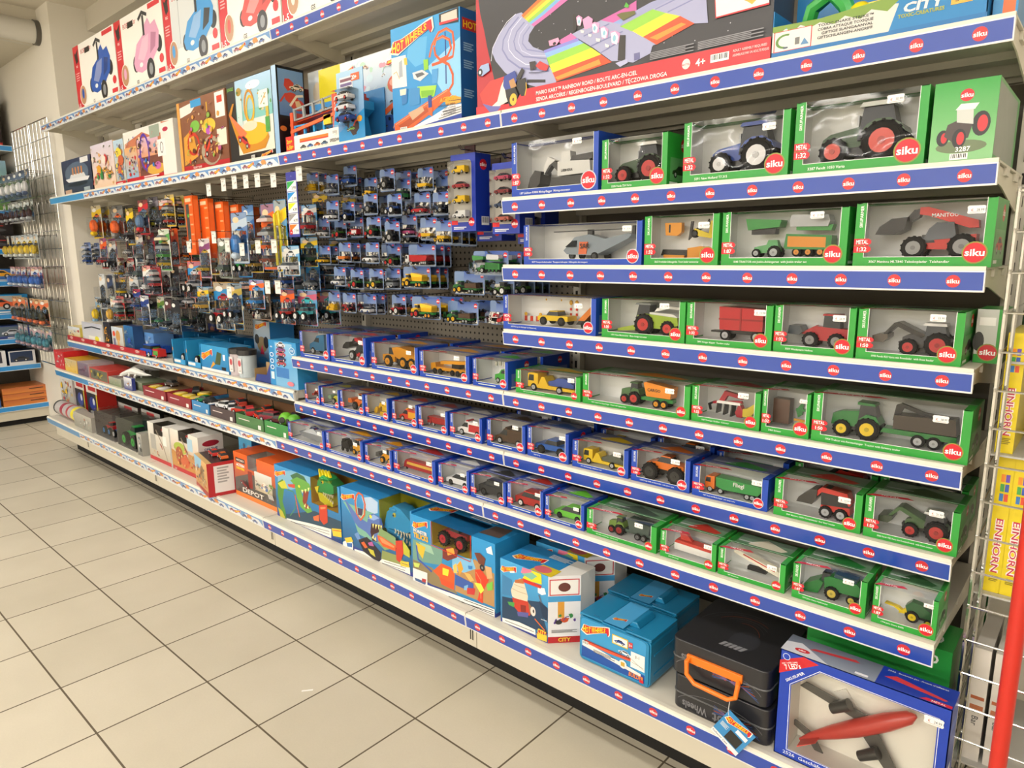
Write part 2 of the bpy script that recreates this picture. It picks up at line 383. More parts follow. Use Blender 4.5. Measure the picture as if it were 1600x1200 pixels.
def shelf(a, b, yf, yb, z, strips, label, base=False, blk=True):
    """z = top of price rail; tray surface 6 mm above"""
    t = thing('shelf', label, 'shelf', (a, yf, z), 0, 'metal shelves of the toy shelving')
    w = b - a; d = yb - yf; m = MB(); g = .002
    m.box(g, w - g, .006, d, .002, .006, STEEL, 'steel_paint'); m.box(g, w - g, .006, .02, -.036, .002, STEEL, 'steel_paint', 't'); m.box(g, w - g, .0, .012, .0, .0085, '#dedacd', 'steel_paint')
    if not base:
        for q in (.12, .27):
            if q + .05 < d: m.prism([(g, -.014), (w - g, -.014), (w - g, .002), (g, .002)], q, q + .05, STEEL, 'steel_paint')
        m.box(g, w - g, d - .02, d, -.03, .002, STEEL, 'steel_paint', 't')
    m.build('tray', t)
    if not base:
        for x in (.006, w - .009):
            MB().push(Matrix.Rotation(PI / 2, 4, 'Z')).prism([(.02, -.0), (.02, -.03), (.12, -.036), (d * .75, -.062), (d, -.075), (d, 0)], -x - .0015, -x + .0015, '#ddd7c7', 'steel_paint').build('bracket', t)
    m = MB()
    m.box(.001, w - .001, -.004, .004, -.041, .001, '#eceae2', 'rail')
    for kind, s0, s1 in strips: dict(s=siku_strip, h=hw_strip, b=blue_strip)[kind](m, s0 - a + .0015, s1 - a - .0015, -.0042, .0005)
    m.build('price_rail', t).rotation_euler = (.13, 0, 0)
    return t
ZA, ZB, ZC, ZD, ZE, ZF, ZG, ZH, ZT, ZU, ZL = 1.815, 1.563, 1.363, 1.164, .964, .764, .616, .274, 2.30, .810, .612
B = BR
HL = ['top shelf of all, above the boxed ride-on cars and track sets', 'second shelf from the top, carrying large boxed track sets']
for i in range(5):
    a, b = B[i + 1], B[i]
    for z, nm in ((ZT, 'highest shelf, white and narrow in depth'), (ZA, 'second highest shelf, under the large boxed sets')):
        if i == 4: st = [('h' if z == ZT else 'b', a, b)]
        elif i >= 2: st = [('h', a, b)]
        else: st = [('s', a, b)]
        shelf(a, b, 1.6, 1.95 if z == ZT else YBK - .03, z, st, nm + ', ' + BAYN[i])
for z, nm in ((ZB, 'shelf carrying the tallest green window boxes'), (ZC, 'shelf carrying the helicopter and telehandler boxes'), (ZD, 'shelf carrying the yellow pickup and red trailer boxes')):
    shelf(B[1], B[0], 1.6, YBK - .03, z, [('s', B[1], B[0])], nm + ', ' + BAYN[0])
for i in (0, 1):
    for z, nm in ((ZE, ('shelf carrying the CARGO tractor box', 'top blue-railed shelf under the hanging packs')[i]), (ZF, 'shelf carrying small window boxes, third above the floor')): shelf(B[i + 1], B[i], 1.6, YBK - .03, z, [('s', B[i + 1], B[i])], nm + ', ' + BAYN[i])
    shelf(B[i + 1], B[i], 1.5, YBK - .03, ZG, [('s', B[i + 1], B[i])], 'deep shelf of small window boxes just above the bottom deck, ' + BAYN[i])
for i in (2, 3, 4):
    k = 'b' if i == 4 else 'h'
    shelf(B[i + 1], B[i], 1.6, YBK - .03, ZU, [(k, B[i + 1], B[i])], 'upper of two low shelves with picture rail, ' + BAYN[i])
    shelf(B[i + 1], B[i], 1.5, YBK - .03, ZL, [(k, B[i + 1], B[i])], 'lower of two low shelves with picture rail, ' + BAYN[i])
for i in range(5):
    a, b = B[i + 1], B[i]
    shelf(a, b, 1.412, YBK - .03, ZH, [(('s', 's', 'h', 'h', 'b')[i], a, b)], 'bottom deck shelf just above the cream kick plate, ' + BAYN[i], True)
    t = thing('base_unit', 'cream metal base with black toe recess under the bottom deck, ' + BAYN[i], 'shelf base', (a, 1.46, 0), 0, 'shelving bases')
    w = b - a
    m = MB().box(.0015, w - .0015, 0, .012, .138, .235, '#d2cbba', 'steel_paint'); m.box(w - .03, w - .025, -.0006, 0, .16, .2, '#3a352c', 'matte', 'k'); m.box(w - .02, w - .015, -.0006, 0, .16, .2, '#3a352c', 'matte', 'k'); m.build('kick_plate', t)
    MB().box(.0, w, .12, .5, 0, .235, '#0d0c0b', 'matte').build('plinth', t)
# ---------------------------------------------------------------- toy vehicles: side outlines given depth
# P key halfwidth[/top factor] x,z ...   |   W x z r rimkey halfwidth
TOYS = {
'tractor': '''P k .09 .1,.12 .08,.26 .9,.32 .92,.14
P a .1/.8 .03,.22 .05,.38 .13,.45 .5,.53 .5,.24
P g .14/.8 .45,.32 .5,.78 .8,.78 .88,.42
P r .15 .46,.77 .49,.83 .82,.83 .85,.77
P a .2 .5,.42 .56,.52 .66,.58 .8,.58 .93,.48 .97,.38 .9,.46 .76,.52 .6,.48
P s .06 .42,.5 .42,.68 .44,.68 .44,.5
W .2 .17 .17 b .2
W .74 .25 .25 b .23''',
'loader_tractor': '''P k .07 .34,.14 .32,.24 .92,.28 .94,.14
P a .08/.8 .36,.2 .37,.33 .43,.38 .66,.42 .66,.22
P g .11/.8 .64,.28 .66,.57 .88,.57 .93,.32
P r .12 .62,.57 .64,.62 .9,.62 .91,.57
P a .15 .66,.3 .74,.4 .9,.4 .98,.3 .9,.34 .78,.36
W .46 .13 .13 b .16
W .82 .19 .19 b .17
P a .13 .66,.4 .32,.62 .26,.6 .12,.36 .16,.35 .29,.54 .6,.34
P c .17 .0,.22 .0,.34 .1,.38 .2,.38 .2,.3 .14,.22''',
'telehandler': '''P a .1 .4,.17 .4,.28 .55,.34 .98,.4 .98,.2 .8,.15
P g .11/.85 .48,.3 .53,.5 .6,.6 .76,.6 .8,.34
P k .112/.85 .44,.26 .47,.4 .56,.4 .6,.27
P a .07 .42,.74 .42,.86 .5,.86 .98,.62 .99,.5 .9,.5 .5,.72
P k .06 .28,.66 .36,.82 .44,.84 .42,.7 .34,.62
P k .15 .0,.42 .04,.55 .16,.68 .32,.7 .3,.5 .2,.42
W .4 .15 .15 s .16
W .86 .16 .16 s .16''',
'wheel_loader': '''P a .1 .36,.18 .3,.4 .42,.5 .7,.48 .98,.46 1,.22 .7,.16
P g .1/.9 .56,.42 .57,.78 .82,.78 .84,.4
P a .11 .55,.76 .56,.8 .83,.8 .84,.76
P a .05 .2,.3 .24,.36 .44,.52 .5,.46 .3,.28
P c .16 .0,.3 .02,.5 .2,.5 .25,.36 .18,.28
W .38 .15 .15 b .17
W .8 .15 .15 b .17''',
'skid_loader': '''P k .12 .46,.2 .44,.5 .52,.6 .8,.56 .98,.36 .98,.16
P a .13 .44,.14 .46,.24 .98,.28 1,.14
P a .14 .38,.52 .34,.42 .38,.4 .46,.5 .88,.48 .96,.32 1,.34 .92,.56 .46,.6
P c .17 .0,.22 .04,.32 .26,.52 .38,.54 .38,.36 .3,.22
W .56 .12 .12 s .18
W .84 .12 .12 s .18''',
'excavator': '''P c .17 .44,.0 .41,.07 .44,.15 .96,.15 1,.07 .96,.0
P a .13 .5,.17 .5,.36 .62,.36 .98,.34 1,.18
P a .06 .5,.3 .5,.5 .64,.5 .66,.3
P c .1 .66,.34 .7,.42 1,.44 1,.36
P c .04 .56,.2 .38,.4 .3,.42 .2,.24 .24,.22 .34,.34 .48,.2
P a .045 .4,.4 .28,.46 .18,.24 .22,.22 .3,.34
P c .11 .0,.04 .04,.18 .12,.28 .22,.26 .2,.1 .1,.0''',
'helicopter': '''P a .12/.6 .2,.16 .25,.1 .6,.08 .72,.16 .97,.34 1,.4 .96,.42 .7,.34 .5,.42 .32,.38
P g .121/.66 .23,.22 .3,.33 .36,.34 .36,.22
P b .123/.85 .4,.1 .4,.3 .5,.3 .5,.1
P b .075 .74,.26 .76,.33 .88,.37 .88,.29
P k .02 .44,.4 .44,.5 .5,.5 .5,.4
P k .02 .0,.47 .0,.485 .92,.5 .92,.485
P k .012 .96,.4 .97,.54 1,.54 1,.4
W .3 .06 .05 k .1
W .6 .05 .05 k .13''',
'car': '''P a .19/.94 .0,.08 .0,.18 .03,.21 .24,.245 .8,.245 .97,.24 1,.17 1,.08
P g .18/.76 .23,.24 .38,.36 .7,.365 .9,.24
P a .135/1 .37,.355 .41,.375 .68,.378 .74,.355
W .2 .09 .09 b .2
W .79 .09 .09 b .2''',
'suv': '''P a .2 .0,.1 .0,.28 .24,.31 1,.31 1,.1
P g .19/.88 .22,.3 .3,.44 .95,.44 .99,.3
P a .17 .28,.435 .3,.465 .95,.465 .97,.435
W .2 .11 .11 b .21
W .8 .11 .11 b .21''',
'pickup': '''P a .2 .0,.16 .0,.32 .28,.35 1,.35 1,.17
P g .18/.86 .26,.34 .36,.5 .64,.5 .68,.34
P a .16 .35,.49 .37,.52 .63,.52 .65,.49
W .2 .13 .13 k .23
W .8 .13 .13 k .23''',
'monster_truck': '''P a .15 .1,.3 .06,.4 .3,.46 .95,.45 .98,.32 .7,.28
P g .14/.8 .3,.44 .4,.6 .62,.6 .68,.44
P a .12 .38,.59 .42,.62 .62,.62 .64,.59
P k .06 .2,.16 .2,.3 .85,.3 .85,.16
W .2 .2 .2 b .27
W .82 .2 .2 b .27''',
'van': '''P a .19/.9 .0,.1 .0,.22 .18,.3 .3,.48 .98,.48 1,.1
P g .192/.9 .17,.3 .29,.45 .42,.45 .42,.3
P b .193/.92 .46,.16 .46,.4 .96,.4 .96,.16
P b .12 .3,.48 .31,.52 .38,.52 .39,.48
W .18 .1 .1 s .2
W .8 .1 .1 s .2''',
'tipper': '''P b .12 .0,.08 .0,.28 .04,.32 .17,.32 .17,.08
P g .122 .01,.2 .02,.29 .1,.29 .1,.2
P k .07 .1,.08 .1,.12 .98,.1 .98,.06
P a .12 .2,.15 .19,.32 .97,.3 1,.24 .92,.12 .3,.1
W .09 .06 .06 s .12
W .28 .06 .06 s .12
W .74 .06 .06 s .12
W .83 .06 .06 s .12
W .92 .06 .06 s .12''',
'dump': '''P a .12 .04,.14 .04,.3 .2,.32 .38,.32 .38,.14
P g .11/.9 .2,.3 .2,.48 .36,.48 .4,.3
P a .15 .4,.3 .34,.5 .5,.54 1,.44 .96,.26 .6,.2
P k .08 .3,.12 .3,.22 .95,.2 .95,.12
W .22 .12 .12 a .16
W .64 .12 .12 a .16
W .87 .12 .12 a .16''',
'crane': '''P a .1 .0,.1 .0,.26 .12,.28 .14,.1
P a .09 .1,.1 .1,.18 1,.18 1,.1
P a .05 .2,.24 .2,.32 .98,.4 1,.32
P k .06 .5,.16 .5,.28 .7,.28 .7,.16
W .1 .06 .06 k .11
W .24 .06 .06 k .11
W .55 .06 .06 k .11
W .68 .06 .06 k .11
W .82 .06 .06 k .11''',
'flatbed': '''P a .12 .0,.08 .0,.34 .05,.36 .22,.36 .22,.08
P g .122 .01,.2 .03,.32 .13,.32 .13,.2
P a .12 .22,.12 .3,.3 .36,.3 .44,.14 1,.12 1,.07 .2,.07
P c .09/.8 .4,.14 .42,.22 .52,.24 .6,.3 .78,.3 .94,.2 .95,.14
W .13 .07 .07 s .13
W .68 .07 .07 s .13''',
'cargo': '''P k .06 .03,.08 .02,.15 .4,.18 .4,.08
P c .065/.8 .02,.12 .03,.24 .1,.26 .22,.28 .22,.12
P g .08/.8 .2,.16 .22,.36 .34,.36 .37,.18
P c .085 .2,.36 .22,.385 .35,.385 .36,.36
P c .11 .22,.22 .28,.29 .38,.27 .42,.18 .36,.24
W .1 .08 .08 b .1
W .3 .11 .11 b .12
P e .06 .4,.1 .4,.15 .58,.17 1,.16 1,.1
P a .11 .54,.18 .48,.4 .52,.42 1,.36 .98,.18
W .72 .07 .07 f .11
W .86 .07 .07 f .11''',
'forest': '''P k .05 .03,.07 .02,.13 .42,.15 .42,.07
P a .055/.8 .0,.1 .01,.2 .08,.23 .24,.25 .24,.1
P g .07/.8 .23,.15 .24,.32 .36,.31 .4,.16
P a .075 .22,.31 .22,.335 .36,.33 .37,.31
P a .09 .24,.18 .3,.23 .38,.22 .42,.15 .36,.19
W .1 .075 .075 b .09
W .32 .1 .1 b .11
P a .07 .42,.09 .44,.13 1,.13 1,.08
P d .085 .52,.14 .52,.26 .98,.28 1,.14
P k .02 .5,.2 .52,.34 .56,.36 .74,.3 .98,.28 .98,.25 .74,.27 .58,.32 .54,.22
W .72 .055 .055 s .09
W .84 .055 .055 s .09''',
'harvester': '''P e .13 .0,.04 .0,.1 .18,.16 .3,.2 .3,.08
P a .13 .34,.16 .34,.42 .46,.46 .98,.4 1,.24 .8,.14
P w .1 .42,.42 .44,.5 .9,.47 .98,.4
P g .11/.85 .3,.36 .34,.66 .52,.66 .52,.36
P s .12 .29,.65 .31,.69 .54,.69 .55,.65
P w .03 .56,.5 .6,.58 .76,.64 .96,.62 .98,.56 .78,.58 .64,.52
W .46 .18 .18 b .18
W .84 .13 .13 b .16''',
'trailer': '''P a .16 .2,.2 .18,.62 1,.6 1,.2
P c .165 .18,.38 .18,.41 1,.41 1,.38
P c .168 .58,.2 .58,.6 .61,.6 .61,.2
P k .08 .0,.14 .0,.17 .9,.2 .9,.12
W .3 .1 .1 s .14
W .88 .1 .1 s .14''',
'set': '''P a .1 .05,.52 .02,.72 .44,.68 .42,.56
P k .06 .08,.44 .08,.54 .36,.54 .36,.44
P s .09 .54,.56 .53,.66 .55,.76 .95,.74 .97,.64 .95,.55
P a .06 .6,.5 .6,.56 1,.58 .98,.48
P e .09 .5,.18 .48,.2 .5,.44 1,.4 1,.16
P b .092 .52,.22 .52,.4 .94,.37 .94,.2
W .62 .1 .06 b .08
W .75 .1 .06 b .08
W .88 .1 .06 b .08
P a .05/.8 .1,.1 .12,.22 .26,.26 .28,.34 .38,.34 .42,.14
W .15 .09 .06 s .08
W .36 .1 .09 s .08''',
'implements': '''P b .05 .08,.56 .06,.84 .38,.84 .38,.62 .3,.54
P k .055 .14,.62 .14,.8 .17,.8 .17,.62
P k .06 .0,.1 .04,.24 .5,.22 .5,.08
P b .07 .06,.04 .06,.12 .46,.1 .46,.02
P b .08 .52,.04 .52,.26 .76,.3 .98,.24 .98,.02
P k .02 .5,.44 .54,.86 .58,.86 .56,.66 .82,.8 .86,.9 .88,.78 .6,.58
P a .03 .58,.6 .62,.7 1,.52 1,.46 .7,.52
P a .02 .86,.5 .9,.86 .94,.86 .93,.5
W .62 .5 .08 k .03''',
'plough': '''P a .03 .1,.3 .12,.36 .66,.44 .68,.38
P a .05 .22,.36 .34,.64 .7,.56 .68,.48 .4,.54 .32,.36
P w .08 .2,.34 .22,.4 .66,.4 .66,.34
P k .01 .04,.12 .0,.28 .12,.36 .14,.33 .06,.26 .08,.14
P k .09 .2,.1 .22,.34 .24,.34 .23,.1
P k .09 .34,.08 .36,.34 .38,.34 .37,.08
P k .09 .48,.06 .5,.34 .52,.34 .51,.06
P a .06 .6,.06 .56,.16 .64,.4 .72,.2 .7,.06
P b .09 .72,.1 .72,.28 .8,.3 1,.5 1,.36 .86,.1''',
'boxtrailer': '''P d .16 .0,.1 .0,.8 .46,.8 .46,.1
P a .04 .66,.3 .6,.5 .72,.7 .8,.7 .78,.4
P a .06 .6,.5 .6,.56 .95,.56 .95,.5
P b .03 .54,.2 .56,.26 1,.24 1,.18
P b .02 .88,.3 .92,.62 .96,.62 .94,.3''',
'train': '''P a .09/.8 .0,.05 .02,.16 .06,.21 .94,.21 .98,.16 1,.05
P g .092/.85 .1,.12 .1,.17 .92,.17 .92,.12
W .1 .04 .03 k .09
W .9 .04 .03 k .09''',
'boat': '''P c .1/1.2 .0,.18 .1,.06 .9,.04 1,.18
P a .09/.8 .1,.18 .3,.26 .5,.3 .62,.24 .95,.2 .95,.17
P g .07/.7 .34,.26 .4,.33 .52,.32 .56,.26''',
'combine': '''P e .17 .0,.04 .0,.22 .26,.4 .34,.36 .26,.08
P a .13 .36,.2 .34,.46 .44,.52 .92,.5 1,.4 .96,.22
P g .11/.9 .28,.34 .3,.56 .44,.56 .44,.34
P c .1 .5,.5 .52,.6 .9,.58 .9,.5
W .5 .14 .14 b .17
W .84 .1 .1 b .15''',
'roundbaler': '''P a .1 .5,.2 .44,.42 .56,.58 .78,.54 1,.36 1,.2
P b .05 .3,.14 .34,.2 .6,.5 .66,.44 .5,.16
P b .06 .0,.3 .02,.34 .3,.3 .4,.22 .34,.18 .2,.28
P k .08 .44,.12 .44,.2 .96,.2 .96,.12
W .6 .15 .15 b .14
W .92 .09 .09 b .12''',
'livestock': '''P w .13 .0,.12 .0,.36 1,.32 1,.1
P a .135 .0,.36 .04,.46 .96,.42 1,.32
P a .05 .14,.46 .1,.72 .3,.68 .44,.46''',
'ramp': '''P a .1 .0,.5 .02,.6 .14,.58 1,.28 1,.14
P b .101 .2,.5 .22,.53 .9,.29 .9,.26
P k .06 .3,.1 .3,.2 .7,.2 .7,.1''',
'animals': '''P a .14/.9 .3,.1 .3,.3 .5,.36 .6,.5 .98,.5 1,.1
P g .141/.9 .58,.36 .63,.48 .95,.48 .95,.36
P c .03 .2,.6 .2,.75 .3,.75 .3,.6
P c .03 .4,.62 .4,.78 .5,.78 .5,.62
P c .03 .6,.6 .6,.74 .74,.74 .74,.6
W .45 .1 .1 s .15
W .86 .1 .1 s .15''',
'loaders2': '''P k .08/.9 .0,.08 .0,.26 .06,.34 .3,.34 .36,.2 .36,.08
P k .09 .06,.3 .06,.36 .2,.36 .2,.3
W .06 .06 .06 k .09
W .28 .06 .06 k .09
P a .1 .6,.12 .58,.26 .76,.3 1,.28 1,.12
P g .08 .68,.27 .7,.44 .84,.44 .86,.27
P a .09 .69,.43 .69,.46 .85,.46 .85,.43
P c .1 .44,.06 .44,.18 .54,.18 .56,.06
W .66 .08 .08 a .12
W .92 .08 .08 a .12''',
'truckcab': '''P a .13/.9 .0,.14 .0,.32 .2,.42 .34,.62 .66,.68 .68,.14
P g .131/.9 .2,.42 .33,.58 .44,.58 .44,.4
P k .08 .5,.1 .5,.2 1,.18 1,.1
W .16 .1 .1 s .14
W .78 .1 .1 s .14
W .93 .1 .1 s .14''',
}
BASEC = dict(k='#1b1b1d', g='#262c31', s='#b9bcc0', t='#19191a', w='#ecece8', a='#c22', b='#ddd', c='#444', r='#2b2b2b', d='#5b4433', e='#2f8a3c', f='#f2a51e')
def parse(kind):
    out = []
    for l in TOYS[kind].split('\n'):
        q = l.split()
        if q[0] == 'P':
            hw = q[2].split('/'); out.append(('P', q[1], float(hw[0]), float(hw[1]) if len(hw) > 1 else None, [tuple(map(float, p.split(','))) for p in q[3:]]))
        else: out.append(('W', q[4], float(q[5]), float(q[1]), float(q[2]), float(q[3])))
    return out
PT = {k: parse(k) for k in TOYS}
ZS = dict(helicopter=.62, set=.66, implements=.75, telehandler=.66, tractor=.82, loader_tractor=.74, wheel_loader=.72, harvester=.66, dump=.7, crane=.72, pickup=.74, plough=.8, excavator=.9, monster_truck=.9, van=.86, truckcab=.8, tipper=.9, flatbed=.86, combine=.85, roundbaler=.85, livestock=.75, ramp=.8)
for k, q in ZS.items():
    PT[k] = [(o[0], o[1], o[2], o[3], [(p[0], p[1] * q) for p in o[4]]) if o[0] == 'P' else (o[0], o[1], o[2], o[3], o[4] * (q + 1) / 2, o[5] * (q + 1) / 2) for o in PT[k]]
TOPZ = {k: max([max(p[1] for p in o[4]) for o in v if o[0] == 'P'] + [o[4] + o[5] for o in v if o[0] == 'W']) for k, v in PT.items()}
def toy_into(mb, kind, L, C, wheels=True, tyre='#19191a'):
    """x 0..L, centred on y=0, standing on z=0; returns wheel list"""
    C = dict(BASEC, **C); ws = []
    for o in PT[kind]:
        if o[0] == 'P': mb.prism([(p[0] * L, p[1] * L) for p in o[4]], -o[2] * L, o[2] * L, C[o[1]], 'gloss', o[3])
        else:
            _, key, hw, x, z, r = o; ws.append((x * L, z * L, r * L, hw * L, C[key]))
            if wheels:
                for sgn in (-1, 1): wheel_into(mb, x * L, sgn * hw * L, z * L, r * L, C[key], sgn)
    return ws
def wheel_into(mb, x, y, z, r, rim, sgn, lugs=False):
    w = r * .55; n = 20; y0 = y - w if sgn > 0 else y
    mb.cyl((x, y0 + w * .15, z), r, w * .7, 'y', n, '#1a1a1b', 'rubber'); mb.cyl((x, y0, z), r * .86, w, 'y', n, '#1f1f20', 'rubber')
    ya = y0 + w if sgn > 0 else y0
    mb.cyl((x, ya - (.0 if sgn > 0 else r * .05), z), r * .6, r * .05, 'y', 14, rim, 'gloss')
    mb.cyl((x, ya - (-.03 * r if sgn > 0 else r * .1), z), r * .2, r * .09, 'y', 8, mixc(rim, '#000', .35), 'gloss')
    if lugs:
        for i in range(14):
            a = 2 * PI * i / 14; mb.push(Matrix.Translation((x, y0 + w / 2, z)) @ Matrix.Rotation(a, 4, 'Y')).box(-.07 * r, .07 * r, -w * .48, w * .48, r * .94, r * 1.05, '#151516', 'rubber').pop()
_wm = {}
def wheel_mesh(r, rim, sgn, lugs):
    k = (round(r, 4), rim, sgn, lugs)
    if k not in _wm: m = MB(); wheel_into(m, 0, 0, 0, r, rim, sgn, lugs); _wm[k] = m.mesh('wheel')
    return _wm[k]
def toy_part(parent, name, kind, L, C, loc, lab=None, extra=None):
    m = MB(); ws = toy_into(m, kind, L, C, False)
    if extra: extra(m, L)
    o = m.build(name, parent, loc)
    if lab: o['label'] = lab
    for x, z, r, hw, rim in ws:
        for sgn in (-1, 1): link('wheel', wheel_mesh(r, rim, sgn, r > .014), o, (x, sgn * hw, z))
    return o

# ---------------------------------------------------------------- window boxes of die-cast toys
GRN, BLU = '#2fa03a', '#1a4bb8'
def sticker(t, x, z, s=1, price='12.99', y=-.0016):
    m = MB(); A = Art(m, (x, y, z), (s, 0, 0), (0, 0, s))
    w, h = .03, .015
    A.poly([(-w / 2, -h * .35), (-w * .42, -h / 2), (w * .42, -h / 2), (w / 2, -h * .35), (w * .46, 0), (w / 2, h * .35), (w * .42, h / 2), (-w * .42, h / 2), (-w / 2, h * .35), (-w * .46, 0)], '#f3f3f0')
    A.text('\u20ac', -w * .3, -h * .2, .0045, '#c05050'); A.text(price, 0, -h * .2, .0048, '#555b66', w=.012)
    A.rect(-w * .36, -h * .36, w * .36, -h * .32, '#d66')
    return m.build('price_sticker', t)
def wbox(x0, x1, y0, z0, h, d, col, kind, pal, label, sc_txt='1:50', name='toy_vehicle', caption='', L=None, price='12.99', group=None, stick=(.82, .84), rz=0, extra=None, flip=False, faded=False, top='photo', inner=True):
    w = x1 - x0; grn = col == GRN; cols = {GRN: '#2f9c3b', BLU: '#1d47b0'}[col]; edge = mixc(col, '#ffffff', .45)
    t = thing('boxed_toy_vehicle', label, 'toy box', (x0, y0, z0), rz, group)
    th = .0015; fl = min(.020, .1 * w); fr = min(.016, .075 * w); fb = .15 * h
    m = MB(); IN = '#f3f4f2'
    m.box(0, th, 0, d, 0, h, cols); m.box(w - th, w, 0, d, 0, h, cols); m.box(th, w - th, 0, d, 0, th, cols); m.box(th, w - th, d - th, d, th, h, cols)
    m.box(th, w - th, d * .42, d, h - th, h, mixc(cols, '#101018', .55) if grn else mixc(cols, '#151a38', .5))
    m.box(th, fl * .55, 0, d * .42, h - th, h, cols); m.box(w - fr, w - th, 0, d * .42, h - th, h, cols)
    m.box(th, fl, 0, th, th, h, cols); m.box(w - fr, w - th, 0, th, th, h, cols); m.box(fl, w - fr, 0, th, th, fb, cols)
    if inner:                                     # pale tray the toy is tied to
        m.box(th, w - th, d * .62, d * .62 + .001, th, h - th, IN, 'card'); m.box(th * 1.5, w - th * 1.5, th * 2, d * .62, fb * .7, fb * .8, IN, 'card')
        m.box(th, th + .0006, th, d * .62, fb, h - th, IN); m.box(w - th - .0006, w - th, th, d * .62, fb, h - th, IN)
    A = Art(m, (0, 0, 0), (1, 0, 0), (0, 0, 1))
    e = .0011; A.rect(fl, fb, w - fr, fb + e, '#eef2ee'); A.rect(fl, fb, fl + e, h, '#eef2ee'); A.rect(w - fr - e, fb, w - fr, h, '#eef2ee')
    A.text('SIKUFARMER' if grn else 'SIKUSUPER', fl * .72, h * .62, min(.006, fl * .42), '#f4f8f4', rot=PI / 2, w=h * .34, bold=.02)
    if caption: A.text(caption, fl * 1.6, fb * .42, fb * .26, '#f2f4f2', maxw=w * .6, bold=.012)
    else: A.lines(fl * 1.6, fb * .45, w * .5, 1, fb * .2, '#dfe8df')
    bw = max(.022, min(.034, w * .17)); bh = h * .105
    for zz, s_ in ((fb * 1.5 + bh * 1.08, 'METAL'), (fb * 1.5, sc_txt)):
        A.poly([(0, zz), (bw * .85, zz), (bw, zz + bh * .3), (bw, zz + bh * .7), (bw * .85, zz + bh), (0, zz + bh)], '#cf1c2c')
        A.text(s_, bw * .48, zz + bh * .2, bh * .64, '#fff', al='c', bold=.03, maxw=bw * .7); A.k += 0
    r = h * .145; A.siku(w - fr * .9 - r * .75, fb * .45 + r, r, '#8a8f3a' if grn else '#c8ccd8')
    S = Art(m, (w, 0, 0), (0, 1, 0), (0, 0, 1))
    S.siku(d * .625, h * .8, min(d, h) * .13); S.rect(d * .12, h * .12, d * .9, h * .55, mixc(cols, '#ffffff', .12)); S.car(d * .2, h * .18, d * .6, dict(BASEC, **pal)['a']) ; S.rect(d * .1, h * .05, d * .4, h * .1, '#eee')
    T = Art(m, (0, 0, h), (1, 0, 0), (0, 1, 0))
    if top == 'photo':
        T.rect(fl, d * .44, w - fr, d * .97, mixc('#55585c', cols, .35), mixc('#86898c', cols, .2)); q = dict(BASEC, **pal)['a']
        T.poly([(w * .3, d * .5), (w * .8, d * .5), (w * .86, d * .62), (w * .5, d * .9), (w * .3, d * .62)], mixc(q, '#222', .3)); T.lines(w * .12, d * .626, w * .3, 2, .002, '#c9ccd2')
        T.poly([(0, 0), (w * .05, d * .1), (w * .42, d * .22), (w * .5, d * .14)], '#c41f30'); T.text('METAL', w * .15, d * .1, d * .06, '#fff', w=w * .2)
        T.rect(th, d * .42, w - th, d * .44, edge)
    m.build('carton', t)
    # bent clear window: front and first part of the top
    f = MB(); f.add([(fl, .0004, fb), (w - fr, .0004, fb), (w - fr, .0004, h - .0004), (fl, .0004, h - .0004), (fl, d * .42, h - .0004), (w - fr, d * .42, h - .0004)], [(0, 1, 2, 3), (3, 2, 5, 4)], '#fff', 'film')
    f.build('window_film', t)
    if kind:
        pal = dict(pal); LL = pal.pop('L', 9); W = w - fl - fr; H = h - fb - .004; L = min(W * .93, H * .97 / TOPZ[kind], d * .624 / .4 if kind not in ('train', 'forest', 'cargo', 'tipper', 'boat', 'helicopter') else 9, LL)
        ox = fl + (W - L) * (.5 if LL < 9 or L >= W * .8 else .62)
        toy_part(t, name, kind, L, pal, (ox, d * .33, fb * .8 + (.0 if L * TOPZ[kind] > H * .6 else H * .06)), None, extra)
    if stick: sticker(t, fl + (w - fl - fr) * stick[0], h * stick[1], min(1, w / .18) * (h / .12) ** .3, price)
    return t
S0 = .0065
def zz(z): return z + S0
def caption_side(txt, col, u, v, hgt, hw):
    def f(m, L): A = Art(m, (0, -hw * L - .0006, 0), (1, 0, 0), (0, 0, 1)); A.text(txt, u * L, v * L, hgt * L, col, bold=.03)
    return f
JD = dict(a='#1f7a35', b='#f2cf1e', r='#1f7a35', c='#1b1b1d', e='#1f7a35')
FE = dict(a='#2c4a24', b='#c9302c', r='#5b6a58', c='#2a3a28')
